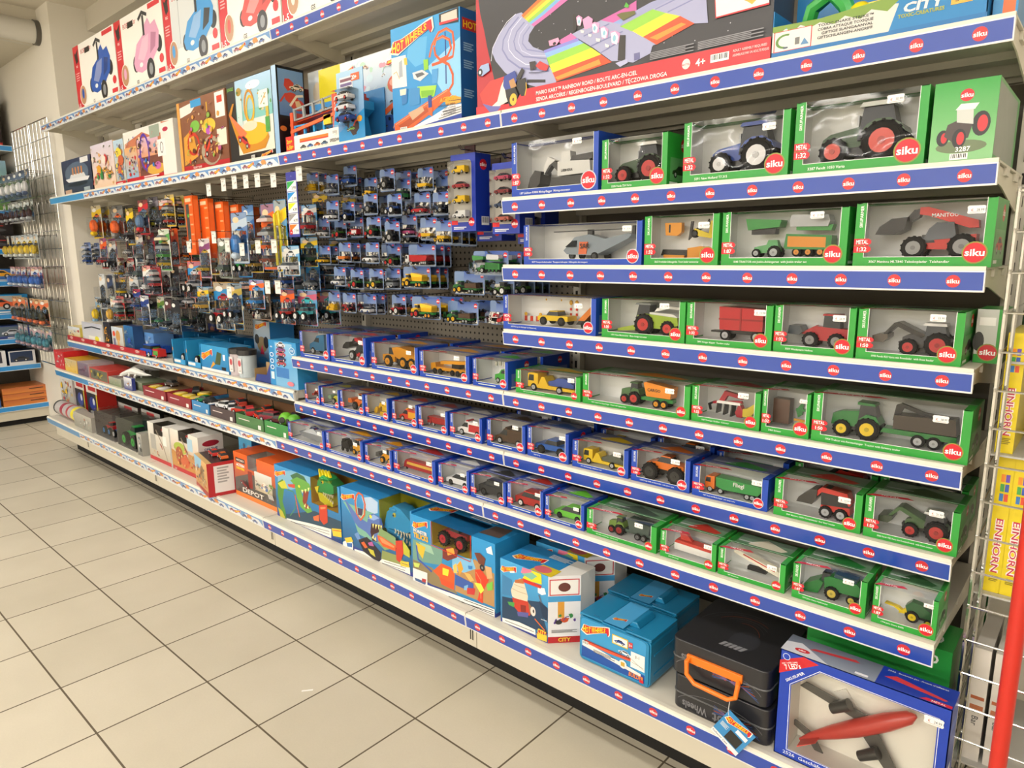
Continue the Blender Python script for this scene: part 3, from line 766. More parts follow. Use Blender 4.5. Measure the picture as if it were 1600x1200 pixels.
BX = [
# x0 x1 z h d col kind palette scale caption label
(-1.432, -1.115, ZB, .161, .15, BLU, 'excavator', dict(a='#e8e8e6', c='#4a4a4c'), '1:87', '1:87 Liebherr R9800 Mining-Bagger  Mining-excavator', 'toy_excavator', 'blue window box with a large white mining excavator on dark tracks'),
(-1.105, -.905, ZB, .134, .14, GRN, 'tractor', dict(FE, r='#e6e6e2'), '1:32', '3285 Fendt 724 Vario', 'toy_tractor', 'smallest green box of its row, dark green tractor with pale roof'),
(-.862, -.600, ZB, .147, .16, GRN, 'tractor', dict(a='#24469c', b='#e8e8ea', r='#24469c'), '1:32', '3291 New Holland T7.315', 'toy_tractor', 'green window box with a blue tractor on white wheel rims'),
(-.590, -.330, ZB, .155, .16, GRN, 'tractor', dict(a='#274a1e', b='#d8412c', r='#d5dad2'), '1:32', '3287 Fendt 1050 Vario', 'toy_tractor', 'green window box with the biggest dark green tractor on orange-red rims'),
(-1.385, -.972, ZC, .119, .16, BLU, 'helicopter', dict(a='#8d99a3', b='#e8692a', k='#3a3e42'), '1:50', '2527 Transporthubschrauber  Transport-helicopter  H\u00e9licopt\u00e8re de transport', 'toy_helicopter', 'blue window box with a long grey and orange rescue helicopter'),
(-.966, -.757, ZC, .128, .13, GRN, 'implements', dict(a='#e8cf2a', b='#e89a22'), '1:32', '3665 Frontlader-Anbauger\u00e4te  Front loader accessories', 'toy_implements', 'green window box with a set of orange and yellow front loader tools'),
(-.750, -.461, ZC, .128, .13, GRN, 'set', dict(a='#34963f', b='#e8952a', s='#b8bcc0', e='#2f8a3c'), '1:87', '1848 TRAKTOR mit Joskin-Anh\u00e4ngerset  with Joskin trailer set', 'toy_tractor_set', 'green window box with small green tractor and three trailers, tanker above'),
(-.449, -.197, ZC, .133, .16, GRN, 'telehandler', dict(a='#cf2a22', s='#9a9c9e'), '1:32', '3067 Manitou MLT840 Teleskoplader  Telehandler', 'toy_telehandler', 'green window box with a red telehandler raising a black bucket'),
(-1.471, -1.115, ZD, .107, .14, BLU, 'pickup', dict(a='#f0c81c', b='#999', L=.115), '1:50', '2530 Pick-up mit Anh\u00e4nger und Absperrung', 'toy_pickup', 'blue window box with a yellow pickup, orange trailer and road barriers'),
(-1.096, -.838, ZD, .108, .15, GRN, 'harvester', dict(a='#9dbb2e', b='#cf2c2c', e='#a8c03a', s='#8a9090'), '1:50', '1993 Claas Maish\u00e4cksler  Maize forage harvester', 'toy_forage_harvester', 'green window box with a lime green forage harvester'),
(-.835, -.612, ZD, .108, .15, GRN, 'trailer', dict(a='#c21f28', c='#a01820'), '1:32', '2895 Kr\u00f6ger Kipper  Tandem trailer', 'toy_trailer', 'green window box with a tall bright red farm trailer'),
(-.609, -.430, ZD, .110, .14, GRN, 'wheel_loader', dict(a='#b8232e', b='#8f9092', c='#3d4852'), '1:32', '3059 Weidemann Hoftrac', 'toy_wheel_loader', 'green window box with a red wheel loader carrying a grey bucket'),
(-.427, -.228, ZD, .110, .14, GRN, 'loader_tractor', dict(a='#1c1c1e', b='#c5252c', c='#5b534b', r='#e8e8e6'), '1:50', '1990 Fendt 933 Vario mit Frontlader  with front loader', 'toy_tractor', 'green window box with a black tractor, white roof and front loader'),
(-1.420, -1.166, ZE, .074, .12, GRN, 'flatbed', dict(a='#f0c421', c='#2a4a9c'), '1:87', '1805 Truck mit Traktoren  Low loader with tractors', 'toy_truck', 'low green window box with a yellow truck hauling two blue tractors'),
(-1.159, -.815, ZE, .090, .14, GRN, 'cargo', dict(a='#f0921e', b='#c8302c', c='#3f6a3a', e='#2a8a3a'), '1:50', '1989 Traktor mit Kippanh\u00e4nger  Tractor with tipping trailer', 'toy_tractor_and_trailer', 'green window box with tractor pulling an orange trailer lettered CARGO'),
(-.811, -.629, ZE, .095, .14, GRN, 'plough', dict(a='#a8182c', b='#d8c030'), '1:32', '2069 P\u00f6ttinger Grubber  Cultivator', 'toy_plough', 'green window box with a dark red plough on white frame'),
(-.626, -.512, ZE, .107, .14, GRN, 'boxtrailer', dict(a='#1f7a35', b='#d89a2a', d='#54392c'), '1:32', '2460 Streuer', 'toy_spreader', 'narrow green window box with a dark brown slatted tray, left of the forestry tractor'),
(-.508, -.197, ZE, .114, .15, GRN, 'forest', dict(JD, d='#3d332b'), '1:50', '1954 Traktor mit Forstanh\u00e4nger  Tractor with forestry trailer', 'toy_tractor_and_trailer', 'long green window box with green and yellow tractor and log trailer'),
(-2.669, -2.446, ZE, .114, .15, BLU, 'truckcab', dict(a='#2f6f98', b='#889'), '1:50', '', 'toy_truck', 'blue window box with a teal truck cab, leftmost on its shelf'),
(-2.438, -2.197, ZE, .115, .15, BLU, 'telehandler', dict(a='#c81f2a'), '1:50', '', 'toy_telehandler', 'blue window box with a red telescopic loader, beside the teal truck cab'),
(-2.165, -1.889, ZE, .103, .15, BLU, 'dump', dict(a='#d89420'), '1:50', '', 'toy_dump_truck', 'blue window box with a yellow articulated dump truck'),
(-1.882, -1.627, ZE, .095, .15, BLU, 'crane', dict(a='#e09a20'), '1:87', '', 'toy_crane_truck', 'blue window box with an orange-yellow mobile crane'),
(-1.612, -1.452, ZE, .092, .15, BLU, 'animals', dict(a='#3fae3c', c='#cfcdbe'), '1:50', '', 'toy_van', 'blue window box with a green farm vehicle and little white animals'),
(-2.653, -2.536, ZF, .085, .12, BLU, 'loader_tractor', dict(a='#b8302a', c='#b8302a'), '1:87', '', 'toy_tractor', 'small blue box with a red loader, leftmost on the middle low shelf'),
(-2.529, -2.395, ZF, .083, .12, BLU, 'wheel_loader', dict(a='#c8c23a', c='#8a8', b='#999'), '1:87', '', 'toy_loader', 'small blue box with a pale yellow-green loader'),
(-2.389, -2.224, ZF, .087, .12, BLU, 'wheel_loader', dict(a='#e0702a', b='#444', c='#e0702a'), '1:50', '', 'toy_loader', 'small blue box with an orange wheel loader'),
(-2.219, -2.070, ZF, .090, .12, BLU, 'excavator', dict(a='#e6b820', c='#e0b020'), '1:50', '', 'toy_excavator', 'small blue box with a yellow tracked excavator'),
(-2.050, -1.902, ZF, .088, .12, BLU, 'van', dict(a='#d8402e', b='#f0b030'), '1:50', '', 'toy_van', 'small blue box with a red and yellow fire service van'),
(-1.898, -1.740, ZF, .087, .12, BLU, 'tipper', dict(a='#b02a2a', b='#b02a2a'), '1:50', '', 'toy_fire_truck', 'small blue box with a dark red fire engine, left of the white ambulance'),
(-1.730, -1.571, ZF, .087, .12, BLU, 'van', dict(a='#f0eeee', b='#cc2a30'), '1:50', '', 'toy_ambulance', 'small blue box with a white ambulance striped in red'),
(-1.550, -1.380, ZF, .092, .12, BLU, 'van', dict(a='#4f3a28', b='#4a3524'), '1:50', '', 'toy_van', 'small blue box with a dark brown delivery van'),
(-1.372, -1.207, ZF, .095, .12, BLU, 'pickup', dict(a='#2860b4', b='#555'), '1:50', '2350 Pick-up', 'toy_pickup', 'small blue box with a bright blue off-road pickup'),
(-1.194, -.996, ZF, .083, .12, BLU, 'flatbed', dict(a='#ecc81e', c='#4b5348'), '1:55', '2712 Abschleppwagen  Breakdown truck', 'toy_flatbed_truck', 'small blue box with a yellow flatbed truck carrying a dark car'),
(-.988, -.806, ZF, .090, .12, BLU, 'monster_truck', dict(a='#ee7a1e', b='#2a2a2a'), '1:50', '2358 Dodge RAM mit Ballonreifen  with balloon tyres', 'toy_pickup', 'small blue box with an orange pickup on balloon tyres'),
(-.800, -.597, ZF, .083, .12, BLU, 'tipper', dict(a='#2f9a48', b='#e8761e'), '1:87', '1867 Truck mit Muldenkipper  with dump trailer', 'toy_truck', 'blue box with an orange truck pulling a green tipper'),
(-.583, -.384, ZF, .093, .13, GRN, 'skid_loader', dict(a='#cf3026', c='#34322f'), '1:32', '3049 Manitou 3300V Kompaktlader  Skid Steer Loader', 'toy_skid_loader', 'green box with a red skid steer loader'),
(-.380, -.197, ZF, .097, .14, GRN, 'loader_tractor', dict(a='#35592c', b='#c22d2c', r='#e0e2de', c='#3a4a34'), '1:50', '2000 Fendt 942 Vario mit Frontm\u00e4hwerk  with front mower', 'toy_tractor', 'green box with a dull green tractor and front mower, rightmost of its row'),
(-2.640, -2.364, ZG, .079, .13, BLU, 'boat', dict(a='#c4c9ce', c='#8d9298'), '1:50', '', 'toy_boat', 'low blue box with a grey boat, leftmost on the deep shelf'),
(-2.355, -2.108, ZG, .082, .12, BLU, 'loaders2', dict(a='#e0a020', c='#333'), '1:87', '', 'toy_truck_and_loader', 'low blue box with a black truck and a yellow wheel loader'),
(-2.096, -1.934, ZG, .077, .12, BLU, 'wheel_loader', dict(a='#e09a20', b='#e09a20', c='#555'), '1:50', '', 'toy_loader', 'low blue box with an orange-yellow wheel loader and grey bucket'),
(-1.925, -1.699, ZG, .084, .12, BLU, 'train', dict(a='#a8262c', g='#d8b048'), '1:87', '', 'toy_bus', 'low blue box with a long dark red articulated bus'),
(-1.686, -1.536, ZG, .082, .12, BLU, 'car', dict(a='#eceef0', b='#333'), '1:43', '', 'toy_car', 'low blue box with a white sports car'),
(-1.530, -1.374, ZG, .078, .12, BLU, 'suv', dict(a='#3b3c3e', b='#3b3c3e'), '1:50', '', 'toy_car', 'low blue box with a matt black armoured car'),
(-1.370, -1.224, ZG, .084, .12, BLU, 'suv', dict(a='#b8322c', b='#e6e6e6'), '1:50', '', 'toy_off_road_car', 'low blue box with a red off-road car'),
(-1.219, -1.075, ZG, .077, .12, BLU, 'car', dict(a='#6cc83c', b='#333'), '1:50', '', 'toy_car', 'low blue box with a lime green car, bonnet raised'),
(-1.067, -.843, ZG, .074, .12, GRN, 'cargo', dict(a='#4a5a52', b='#a02a2c', c='#6b8a34', e='#4a5a52', f='#777'), '1:87', '1846 Claas mit Ballenwagen  with bale trailer', 'toy_tractor_and_trailer', 'low green box with a green tractor and grey-green bale trailer'),
(-.833, -.677, ZG, .073, .12, GRN, 'livestock', dict(a='#c83c30'), '1:50', '2875 Viehanh\u00e4nger', 'toy_trailer', 'low green box with a white trailer topped in red'),
(-.673, -.508, ZG, .071, .12, GRN, 'ramp', dict(a='#ece6d2', b='#c03028'), '1:50', '2893 Siloanh\u00e4nger', 'toy_trailer', 'low green box with a cream coloured sloping trailer'),
(-.493, -.336, ZG, .084, .12, GRN, 'combine', dict(JD, b='#d8c050', c='#1f4a5a'), '1:87', '1794 John Deere Feldh\u00e4cksler', 'toy_combine', 'low green box with a green forage combine, second from the shelf end'),
(-.325, -.204, ZG, .086, .12, GRN, 'roundbaler', dict(a='#2a5c34', b='#e8cc1e'), '1:87', '1794 John Deere 8500i', 'toy_mower', 'low green box with a green and yellow mower, last on the right'),
]
EXT = {'helicopter': caption_side('SAR', '#222', .42, .12, .05, .123), 'cargo': caption_side('CARGO', '#333', .56, .27, .05, .112), 'excavator': caption_side('LIEBHERR', '#222', .56, .2, .03, .131), 'tipper': caption_side('Fliegl', '#eee', .5, .19, .07, .12)}
for i, (x0, x1, z, h, d, col, kind, pal, s_, cap, nm, lab) in enumerate(BX):
    y = 1.524 if z == ZG else 1.625; e = EXT.get(kind) if not (kind in ('cargo', 'tipper') and z == ZG) and not (kind == 'tipper' and x0 < -1) and not (kind == 'excavator' and z != ZB) else None
    if kind == 'telehandler' and z == ZC: e = caption_side('MANITOU', '#eee', .54, .455, .04, .072)
    if kind == 'train' : e = None
    t = wbox(x0 + .001, x1 - .001, y, zz(z), h, d, col, kind, pal, lab, s_, nm, cap, price='%d.99' % (9 + (i * 7) % 30), group='window boxes of toy vehicles', stick=None if i in (1, 18, 22) else (.8 + .06 * ((i * 5) % 3), .88 - .05 * (i % 3)), extra=e)

# extra pieces in the road works box
def extra_piece(t, name, fn, loc): m = MB(); fn(m); return m.build(name, t, loc)
for o in list(COL.objects):
    if o.get('label', '').startswith('blue window box with a yellow pickup'):
        def barrier(m, n):
            for i in range(n): m.box(.012 * i, .012 * i + .010, -.001, .001, .004, .02, ('#d84028', '#f0ece6')[i % 2], 'gloss')
            for i in (0, n - 1): m.ball((.012 * i + .005, 0, .026), .006, .004, .006, '#f0b820')
        extra_piece(o, 'road_barrier', lambda m: barrier(m, 6), (.03, .07, .018)); extra_piece(o, 'road_barrier', lambda m: barrier(m, 6), (.1, .09, .065))
        for k in range(2): extra_piece(o, 'marker_post', lambda m: [m.box(0, .007, -.001, .001, .008 * q, .008 * q + .008, ('#d84028', '#f0ece6')[q % 2], 'gloss') for q in range(4)] and m.ball((.0035, 0, .04), .006, .004, .008, '#f0b820'), (.2 + .022 * k, .085, .045))
        def tr(m): m.prism([(0, .0), (.06, .0), (.07, .01), (.01, .012)], -.02, .02, '#2a2a2a', 'gloss'); m.prism([(.005, .012), (.03, .012), (.075, .055), (.06, .062)], -.018, .018, '#e8801e', 'gloss'); m.cyl((.03, -.024, .0), .01, .006, 'y', 12, '#222', 'rubber')
        extra_piece(o, 'toy_trailer', tr, (.255, .06, .024))

# boxes standing behind the front row
for o in list(COL.objects):
    l = o.get('label', '')
    if o.name.startswith('boxed_toy_vehicle') and (abs(o.location.z - zz(ZF)) < .01 and -1.56 < o.location.x < -.3 or abs(o.location.z - zz(ZE)) < .01 and o.location.x < -1.6):
        c = copy_tree(o); c.location = (o.location.x + (.012 if o.location.x < -1.6 else -.01), o.location.y + .165, o.location.z); c['label'] = 'behind the ' + ' '.join(l.split()[:14])
def end_box(x0, y0, z, w, h, d, lab, art):
    t = thing('boxed_toy_vehicle', lab, 'toy box', (x0, y0, zz(z)), 0, 'window boxes of toy vehicles'); m = MB(); m.box(0, w, 0, d, 0, h, '#3fa04a'); art(Art(m, (0, 0, 0), (1, 0, 0), (0, 0, 1)), w, h); S = Art(m, (w, 0, 0), (0, 1, 0), (0, 0, 1)); S.rect(.004, .012, d * .9, h * .95, '#8a948c'); S.rect(.004, .0, d, .012, '#2f9c3b'); m.build('carton', t); return t
def art3287(A, w, h):
    A.rect(0, 0, w, h, '#8cc48a', '#2f9c3b'); A.siku(w * .52, h * .82, .0115)
    A.ell(.5 * w, .2 * h, .4 * w, .08 * h, '#6a7a5a'); A.ell(.78 * w, .46 * h, .14 * w, .15 * h, '#26282a'); A.ell(.8 * w, .46 * h, .08 * w, .1 * h, '#c83038'); A.ell(.2 * w, .32 * h, .1 * w, .1 * h, '#26282a'); A.ell(.22 * w, .32 * h, .05 * w, .065 * h, '#c83038')
    A.poly([(.22 * w, .34 * h), (.26 * w, .48 * h), (.5 * w, .55 * h), (.66 * w, .5 * h), (.6 * w, .3 * h), (.36 * w, .26 * h)], '#4a4040'); A.poly([(.4 * w, .5 * h), (.38 * w, .66 * h), (.64 * w, .66 * h), (.66 * w, .46 * h)], '#c8ccc8'); A.poly([(.36 * w, .65 * h), (.44 * w, .72 * h), (.72 * w, .71 * h), (.66 * w, .64 * h)], '#e8eae6'); A.ell(.46 * w, .3 * h, .11 * w, .12 * h, '#26282a'); A.ell(.48 * w, .3 * h, .06 * w, .08 * h, '#c83038')
    A.text('3287', w * .42, h * .14, .009, '#fff', bold=.03); A.bars(w * .34, h * .04, .03, .012)
end_box(-.322, 1.622, ZB, .106, .152, .3, 'green carton end picturing a red-wheeled tractor, at the right end of its shelf', art3287)
def artpart(A, w, h): A.rect(0, 0, w, h, '#2f9c3b'); A.rect(0, h * .16, w * .74, h, '#c8ccc8'); A.ell(w * .12, h * .4, w * .2, h * .18, '#2a2c2e'); A.siku(w * .48, h * .2, h * .145, '#8a8f3a'); A.poly([(w * .1, h * .7), (w * .66, h * .7), (w * .66, h * .85), (w * .1, h * .85)], '#f2f2f0')
end_box(-.222, 1.72, ZD, .05, .112, .12, 'narrow glimpse of a green window box behind the black tractor box', artpart)
# picture outlines in millimetres: kind, colour, line width, then x, y pairs
T_RAIN = [('p', 'b8313a', 0, -9, 6, 0, 418, 10, 416, 11, 336, 18, 294, 33, 246, 44, 200, 78, 80, 77, 9),
('p', 'a5a8cc', 0, 160, 264, 182, 264, 232, 218, 211, 199, 207, 182, 225, 163, 267, 143, 285, 99, 309, 72, 309, 54, 239, 53, 203, 66, 163, 83, 117, 112, 79, 151, 64, 180, 72, 198, 100, 227, 130, 248),
('l', '8286b6', 5, 171, 254, 134, 230, 111, 204, 107, 178, 129, 147, 174, 116, 285, 88),
('l', '8286b6', 4, 193, 236, 164, 216, 152, 192, 159, 168, 189, 144, 274, 123),
('l', '8a8ebc', 4, 214, 220, 189, 200, 185, 180, 203, 160, 267, 141),
('l', 'dde0f0', 2, 160, 264, 126, 250, 92, 220, 68, 190, 61, 154),
('l', 'dde0f0', 2, 182, 250, 145, 226, 130, 196, 133, 173, 156, 148, 196, 122, 281, 102),
('l', 'c8cbe4', 2, 204, 228, 176, 208, 169, 187, 182, 161, 218, 142, 274, 130),
('p', '2c2b2c', 0, 203, 79, 271, 68, 271, 60, 203, 70),
('p', 'e0702a', 0, 182, 256, 213, 270, 250, 287, 267, 283, 222, 264, 189, 248),
('p', 'efa830', 0, 189, 248, 222, 264, 267, 283, 282, 279, 232, 258, 196, 243),
('p', 'e8dc3c', 0, 196, 243, 232, 258, 282, 279, 299, 275, 243, 252, 204, 236),
('p', '98c850', 0, 204, 236, 243, 252, 299, 275, 314, 272, 255, 246, 211, 230),
('p', '7ab0e0', 0, 211, 230, 255, 246, 314, 272, 331, 268, 266, 240, 219, 224),
('p', 'd070b0', 0, 219, 224, 266, 240, 331, 268, 357, 262, 277, 232, 228, 216),
('p', 'd070b0', 0, 315, 161, 361, 172, 381, 157, 332, 147),
('p', '8a88d8', 0, 265, 146, 381, 156, 390, 147, 271, 132),
('p', '8ab4e8', 0, 268, 138, 390, 148, 403, 139, 276, 124),
('p', '94cc46', 0, 276, 125, 403, 139, 429, 122, 285, 103),
('p', 'f0e43a', 0, 285, 104, 429, 122, 460, 100, 297, 81),
('p', 'dd522a', 0, 297, 82, 460, 100, 494, 75, 311, 56),
('p', 'f0953a', 0, 305, 68, 454, 89, 460, 76, 316, 60),
('p', 'c864a8', 0, 455, 184, 531, 198, 565, 208, 566, 183, 480, 167),
('p', '8fa8dc', 0, 480, 167, 549, 180, 572, 170, 509, 154),
('p', 'a5a8cc', 0, 364, 169, 387, 174, 458, 184, 538, 155, 555, 138, 626, 93, 615, 92, 610, 75, 560, 62, 519, 73, 494, 77, 435, 121, 381, 156),
('p', '94cc46', 0, 517, 157, 612, 177, 650, 160, 555, 137),
('p', 'f0e43a', 0, 555, 138, 650, 160, 689, 145, 587, 117),
('p', 'dd522a', 0, 587, 118, 689, 145, 728, 120, 626, 92),
('p', 'f0953a', 0, 606, 112, 693, 129, 706, 123, 628, 103),
('p', 'a5a8cc', 0, 612, 177, 654, 198, 755, 175, 761, 127, 763, 114, 728, 120, 689, 145, 650, 160),
('p', '9ca0c8', 0, 537, 178, 606, 194, 654, 198, 675, 192, 612, 177, 517, 156),
('l', '8286b6', 3, 620, 175, 690, 188),
('l', '8286b6', 3, 655, 161, 731, 176),
('l', '8286b6', 3, 403, 156, 485, 170),
('l', '8286b6', 3, 428, 127, 527, 143),
('l', '8286b6', 3, 457, 103, 535, 125),
('p', '34302e', 0, 367, 219, 380, 214, 379, 176, 367, 175),
('p', '34302e', 0, 516, 136, 536, 132, 536, 70, 513, 75),
('p', 'b4b6d8', 0, 506, 70, 541, 74, 544, 64, 521, 58),
('p', '6a6a9a', 0, 562, 83, 579, 83, 580, 66, 563, 66),
('p', 'e0a0cc', 0, 399, 198, 418, 203, 433, 192, 428, 173, 406, 172),
('p', 'e0a0cc', 0, 378, 208, 386, 212, 399, 203, 393, 184, 382, 187),
('p', 'eaeef6', 0, 381, 206, 389, 207, 395, 196, 391, 184, 383, 188),
('p', 'e0a0cc', 0, 429, 182, 438, 184, 454, 178, 453, 156, 434, 156),
('p', 'eaeef6', 0, 431, 179, 440, 180, 449, 168, 445, 155, 434, 160),
('p', 'e0a0cc', 0, 457, 167, 469, 167, 483, 157, 480, 137, 464, 137),
('p', 'eaeef6', 0, 459, 164, 470, 164, 479, 150, 474, 136, 462, 142),
('p', 'e0a0cc', 0, 489, 149, 504, 149, 519, 140, 516, 118, 496, 117),
('p', 'eaeef6', 0, 491, 146, 504, 147, 514, 132, 510, 114, 494, 122),
('e', '8ac0d8', 0, 388, 195, 3, 5),
('e', '8ac0d8', 0, 439, 168, 4, 6),
('e', '8ac0d8', 0, 470, 150, 4, 6),
('e', '8ac0d8', 0, 502, 131, 5, 8),
('p', 'e8e4e0', 0, 393, 173, 406, 169, 403, 163, 395, 166),
('p', 'e8e4e0', 0, 419, 159, 431, 154, 428, 149, 420, 152),
('p', 'e8e4e0', 0, 444, 143, 459, 138, 456, 131, 445, 135),
('p', 'e8e4e0', 0, 473, 124, 487, 117, 484, 112, 475, 115),
('p', 'c8303a', 0, 782, 119, 777, 172, 907, 142, 909, 121),
('p', 'efebe6', 0, 784, 122, 779, 171, 907, 142, 908, 125),
('p', 'd8b048', 0, 836, 152, 882, 140, 869, 130, 860, 137),
('p', 'e6a0c4', 0, 284, 167, 318, 169, 323, 160, 312, 151, 288, 153),
('e', '2a2628', 0, 305, 156, 6, 4),
('p', 'd03a3a', 0, 236, 110, 253, 120, 285, 102, 278, 89, 253, 97),
('p', '3a3436', 0, 214, 124, 236, 123, 239, 102, 218, 100),
('l', '3a3a52', 2, 212, 95, 250, 90, 278, 90),
('p', '58b040', 0, 536, 210, 545, 200, 542, 195, 530, 200),
('p', '6a6a3a', 0, 508, 186, 522, 188, 562, 184, 565, 176, 528, 168),
('p', 'd8403a', 0, 15, 66, 59, 97, 117, 101, 105, 76, 85, 30, 65, 16, 29, 35),
('p', 'e8e0d8', 0, 105, 76, 117, 93, 124, 46, 132, 29, 97, 20, 67, 24, 89, 35),
('p', '6a6ab0', 0, 27, 37, 67, 24, 105, 19, 89, 7, 57, 8),
('p', '3a4a9a', 0, 117, 101, 159, 110, 170, 87, 159, 68, 125, 56, 113, 75),
('p', 'b88a58', 0, 136, 85, 155, 90, 166, 66, 144, 62),
('p', '2c2a28', 0, 121, 62, 159, 64, 172, 42, 162, 14, 139, 13, 126, 40),
('e', 'e8b83a', 0, 153, 31, 14, 17),
('e', '6a5020', 0, 153, 31, 4, 5),
('p', '2c2a28', 0, 170, 82, 200, 84, 205, 60, 198, 35, 185, 35, 166, 64),
('l', 'e8b83a', 3, 203, 70, 204, 54, 198, 35),
('p', '34302e', 0, 187, 113, 196, 104, 176, 78, 163, 87),
('p', '9ab0d8', 0, 6, 128, 23, 147, 55, 149, 59, 127, 27, 116),
('e', '34343a', 0, 19, 128, 11, 11),
('e', 'dfe4ec', 0, 19, 128, 5, 5)]
T_SHARK = [('p', 'b0c8e4', 0, 186, 233, 228, 248, 267, 234, 264, 191, 211, 172, 189, 197),
('p', '7ab09a', 0, 48, 186, 112, 131, 138, 76, 174, 74, 261, 72, 312, 64, 288, 139, 285, 176, 240, 184),
('p', '5672b4', 0, 50, 206, 144, 147, 197, 138, 211, 172, 240, 184, 285, 176, 294, 145, 258, 109, 262, 76, 233, 75, 188, 97, 140, 104, 117, 118),
('p', '8aa8dc', 0, 204, 155, 240, 180, 274, 174, 238, 156),
('p', '3a1a22', 0, 223, 141, 292, 150, 276, 122, 238, 103, 228, 85, 259, 75, 224, 73, 215, 104),
('p', 'e8e08a', 0, 229, 140, 240, 144, 233, 124),
('p', 'e8e08a', 0, 246, 143, 258, 145, 249, 124),
('p', 'e8e08a', 0, 263, 146, 275, 148, 266, 127),
('p', 'e8e08a', 0, 278, 148, 288, 149, 280, 131),
('p', 'e8e08a', 0, 222, 84, 233, 81, 236, 101),
('p', 'e8e08a', 0, 236, 82, 247, 77, 249, 97),
('e', 'e8d840', 0, 221, 167, 8, 7),
('p', '6a90c8', 0, 113, 69, 139, 84, 157, 50, 145, 43, 124, 57),
('p', '26212c', 0, 136, 52, 192, 79, 226, 66, 276, 38, 268, 2, 238, -15, 169, 11),
('p', 'c8c040', 0, 195, 34, 230, 36, 240, 12, 211, 17),
('p', 'b05a9a', 0, 197, 57, 224, 69, 234, 53, 205, 48),
('p', 'd8602a', 0, 154, 45, 173, 55, 195, 38, 177, 29),
('l', 'e0602a', 7, 154, 246, 138, 230, 128, 201, 135, 157, 158, 137, 184, 165, 191, 208, 177, 240, 154, 246),
('l', 'f4e8d8', 2, 146, 232, 136, 203, 143, 160, 160, 146, 178, 167, 184, 207, 173, 234),
('p', '4a3a5a', 0, 143, 182, 176, 186, 168, 157, 144, 155),
('p', '7f9c6a', 0, 271, 135, 316, 132, 364, 124, 368, 87, 300, 57, 261, 72),
('p', '8a9458', 0, 283, 52, 366, 57, 439, 39, 439, 28, 275, 11),
('p', 'e8e6e2', 0, 108, 7, 170, 13, 227, -11, 112, -18),
('p', 'e8e6e2', 0, 281, 17, 439, 32, 440, 5, 262, -12),
('l', '444444', 2, 292, 11, 418, 23),
('l', '444444', 2, 279, -1, 412, 12),
('p', 'df5a2a', 0, 258, 105, 286, 105, 363, 93, 361, 71, 290, 69, 262, 87),
('p', 'f09060', 0, 269, 100, 286, 101, 357, 88, 351, 81, 285, 82),
('p', 'c83a2a', 0, 364, 112, 402, 124, 407, 77, 386, 34, 365, 39),
('p', 'b8b83a', 0, 405, 127, 442, 98, 441, 69, 407, 73),
('p', 'f0ece6', 0, 33, 15, 87, 46, 103, 23, 101, -5, 31, -9),
('p', 'e8c43a', 0, 48, 35, 93, 52, 104, 35, 59, 19),
('p', '3a6ab0', 0, 59, 19, 98, 27, 96, 9, 64, 4),
('p', 'e8c43a', 0, 387, 41, 435, 52, 434, 30, 388, 23),
('l', '3a3a5a', 2, 392, 36, 429, 38)]
T_DRAG = [('p', '2d4a60', 0, 30, 11, 292, 93, 492, 96, 488, 47, 75, -4),
('p', '7ab0d0', 0, 23, 206, 134, 233, 279, 236, 275, 197, 123, 146, 15, 143),
('p', '4f8a3a', 0, 17, 157, 59, 180, 85, 146, 65, 133, 46, 76, 64, 37, 68, 3, 25, 36, 9, 98),
('p', 'c8c840', 0, 16, 152, 74, 178, 97, 144, 45, 135),
('l', '4a8a5a', 5, 92, 139, 138, 141, 157, 111, 144, 65, 101, 24),
('p', '3a6a4a', 0, 124, 210, 178, 234, 232, 227, 254, 205, 202, 189, 151, 190),
('p', '66a446', 0, 121, 188, 176, 213, 227, 211, 268, 204, 280, 182, 235, 159, 199, 159, 217, 126, 221, 93, 265, 103, 277, 86, 240, 70, 191, 85, 165, 122, 156, 170),
('p', '8a3a2a', 0, 221, 164, 261, 169, 248, 133, 237, 113, 266, 99, 227, 86, 209, 115),
('p', 'ecec9a', 0, 203, 164, 220, 167, 211, 149),
('p', 'ecec9a', 0, 229, 172, 244, 176, 235, 155),
('p', 'ecec9a', 0, 254, 184, 268, 188, 259, 166),
('p', 'ecec9a', 0, 217, 96, 228, 92, 231, 112),
('p', 'ecec9a', 0, 239, 93, 253, 92, 251, 111),
('e', 'e8e040', 0, 189, 176, 8, 6),
('p', 'c84a3a', 0, 99, 166, 157, 178, 155, 160, 106, 156),
('l', 'e0602a', 6, 152, 131, 163, 91, 178, 37),
('p', 'c8402a', 0, 330, 127, 389, 144, 387, 68, 357, 50, 331, 66),
('p', 'e08a5a', 0, 340, 122, 378, 132, 377, 124, 341, 112),
('p', 'd8683a', 0, 282, 66, 326, 85, 326, 57, 288, 51),
('p', 'b8b03a', 0, 6, 40, 40, 31, 65, -20, 19, -14),
('p', 'e8e6e2', 0, 72, 6, 257, 30, 410, 46, 406, 6, 72, -27),
('l', '444444', 2, 129, 1, 395, 32),
('l', '444444', 2, 105, -12, 394, 19),
('p', 'e8c43a', 0, 414, 51, 487, 64, 487, 30, 421, 20),
('l', 'c8302a', 3, 423, 45, 483, 55),
('p', '22407a', 0, 406, 4, 486, 18, 485, 6, 411, -11)]
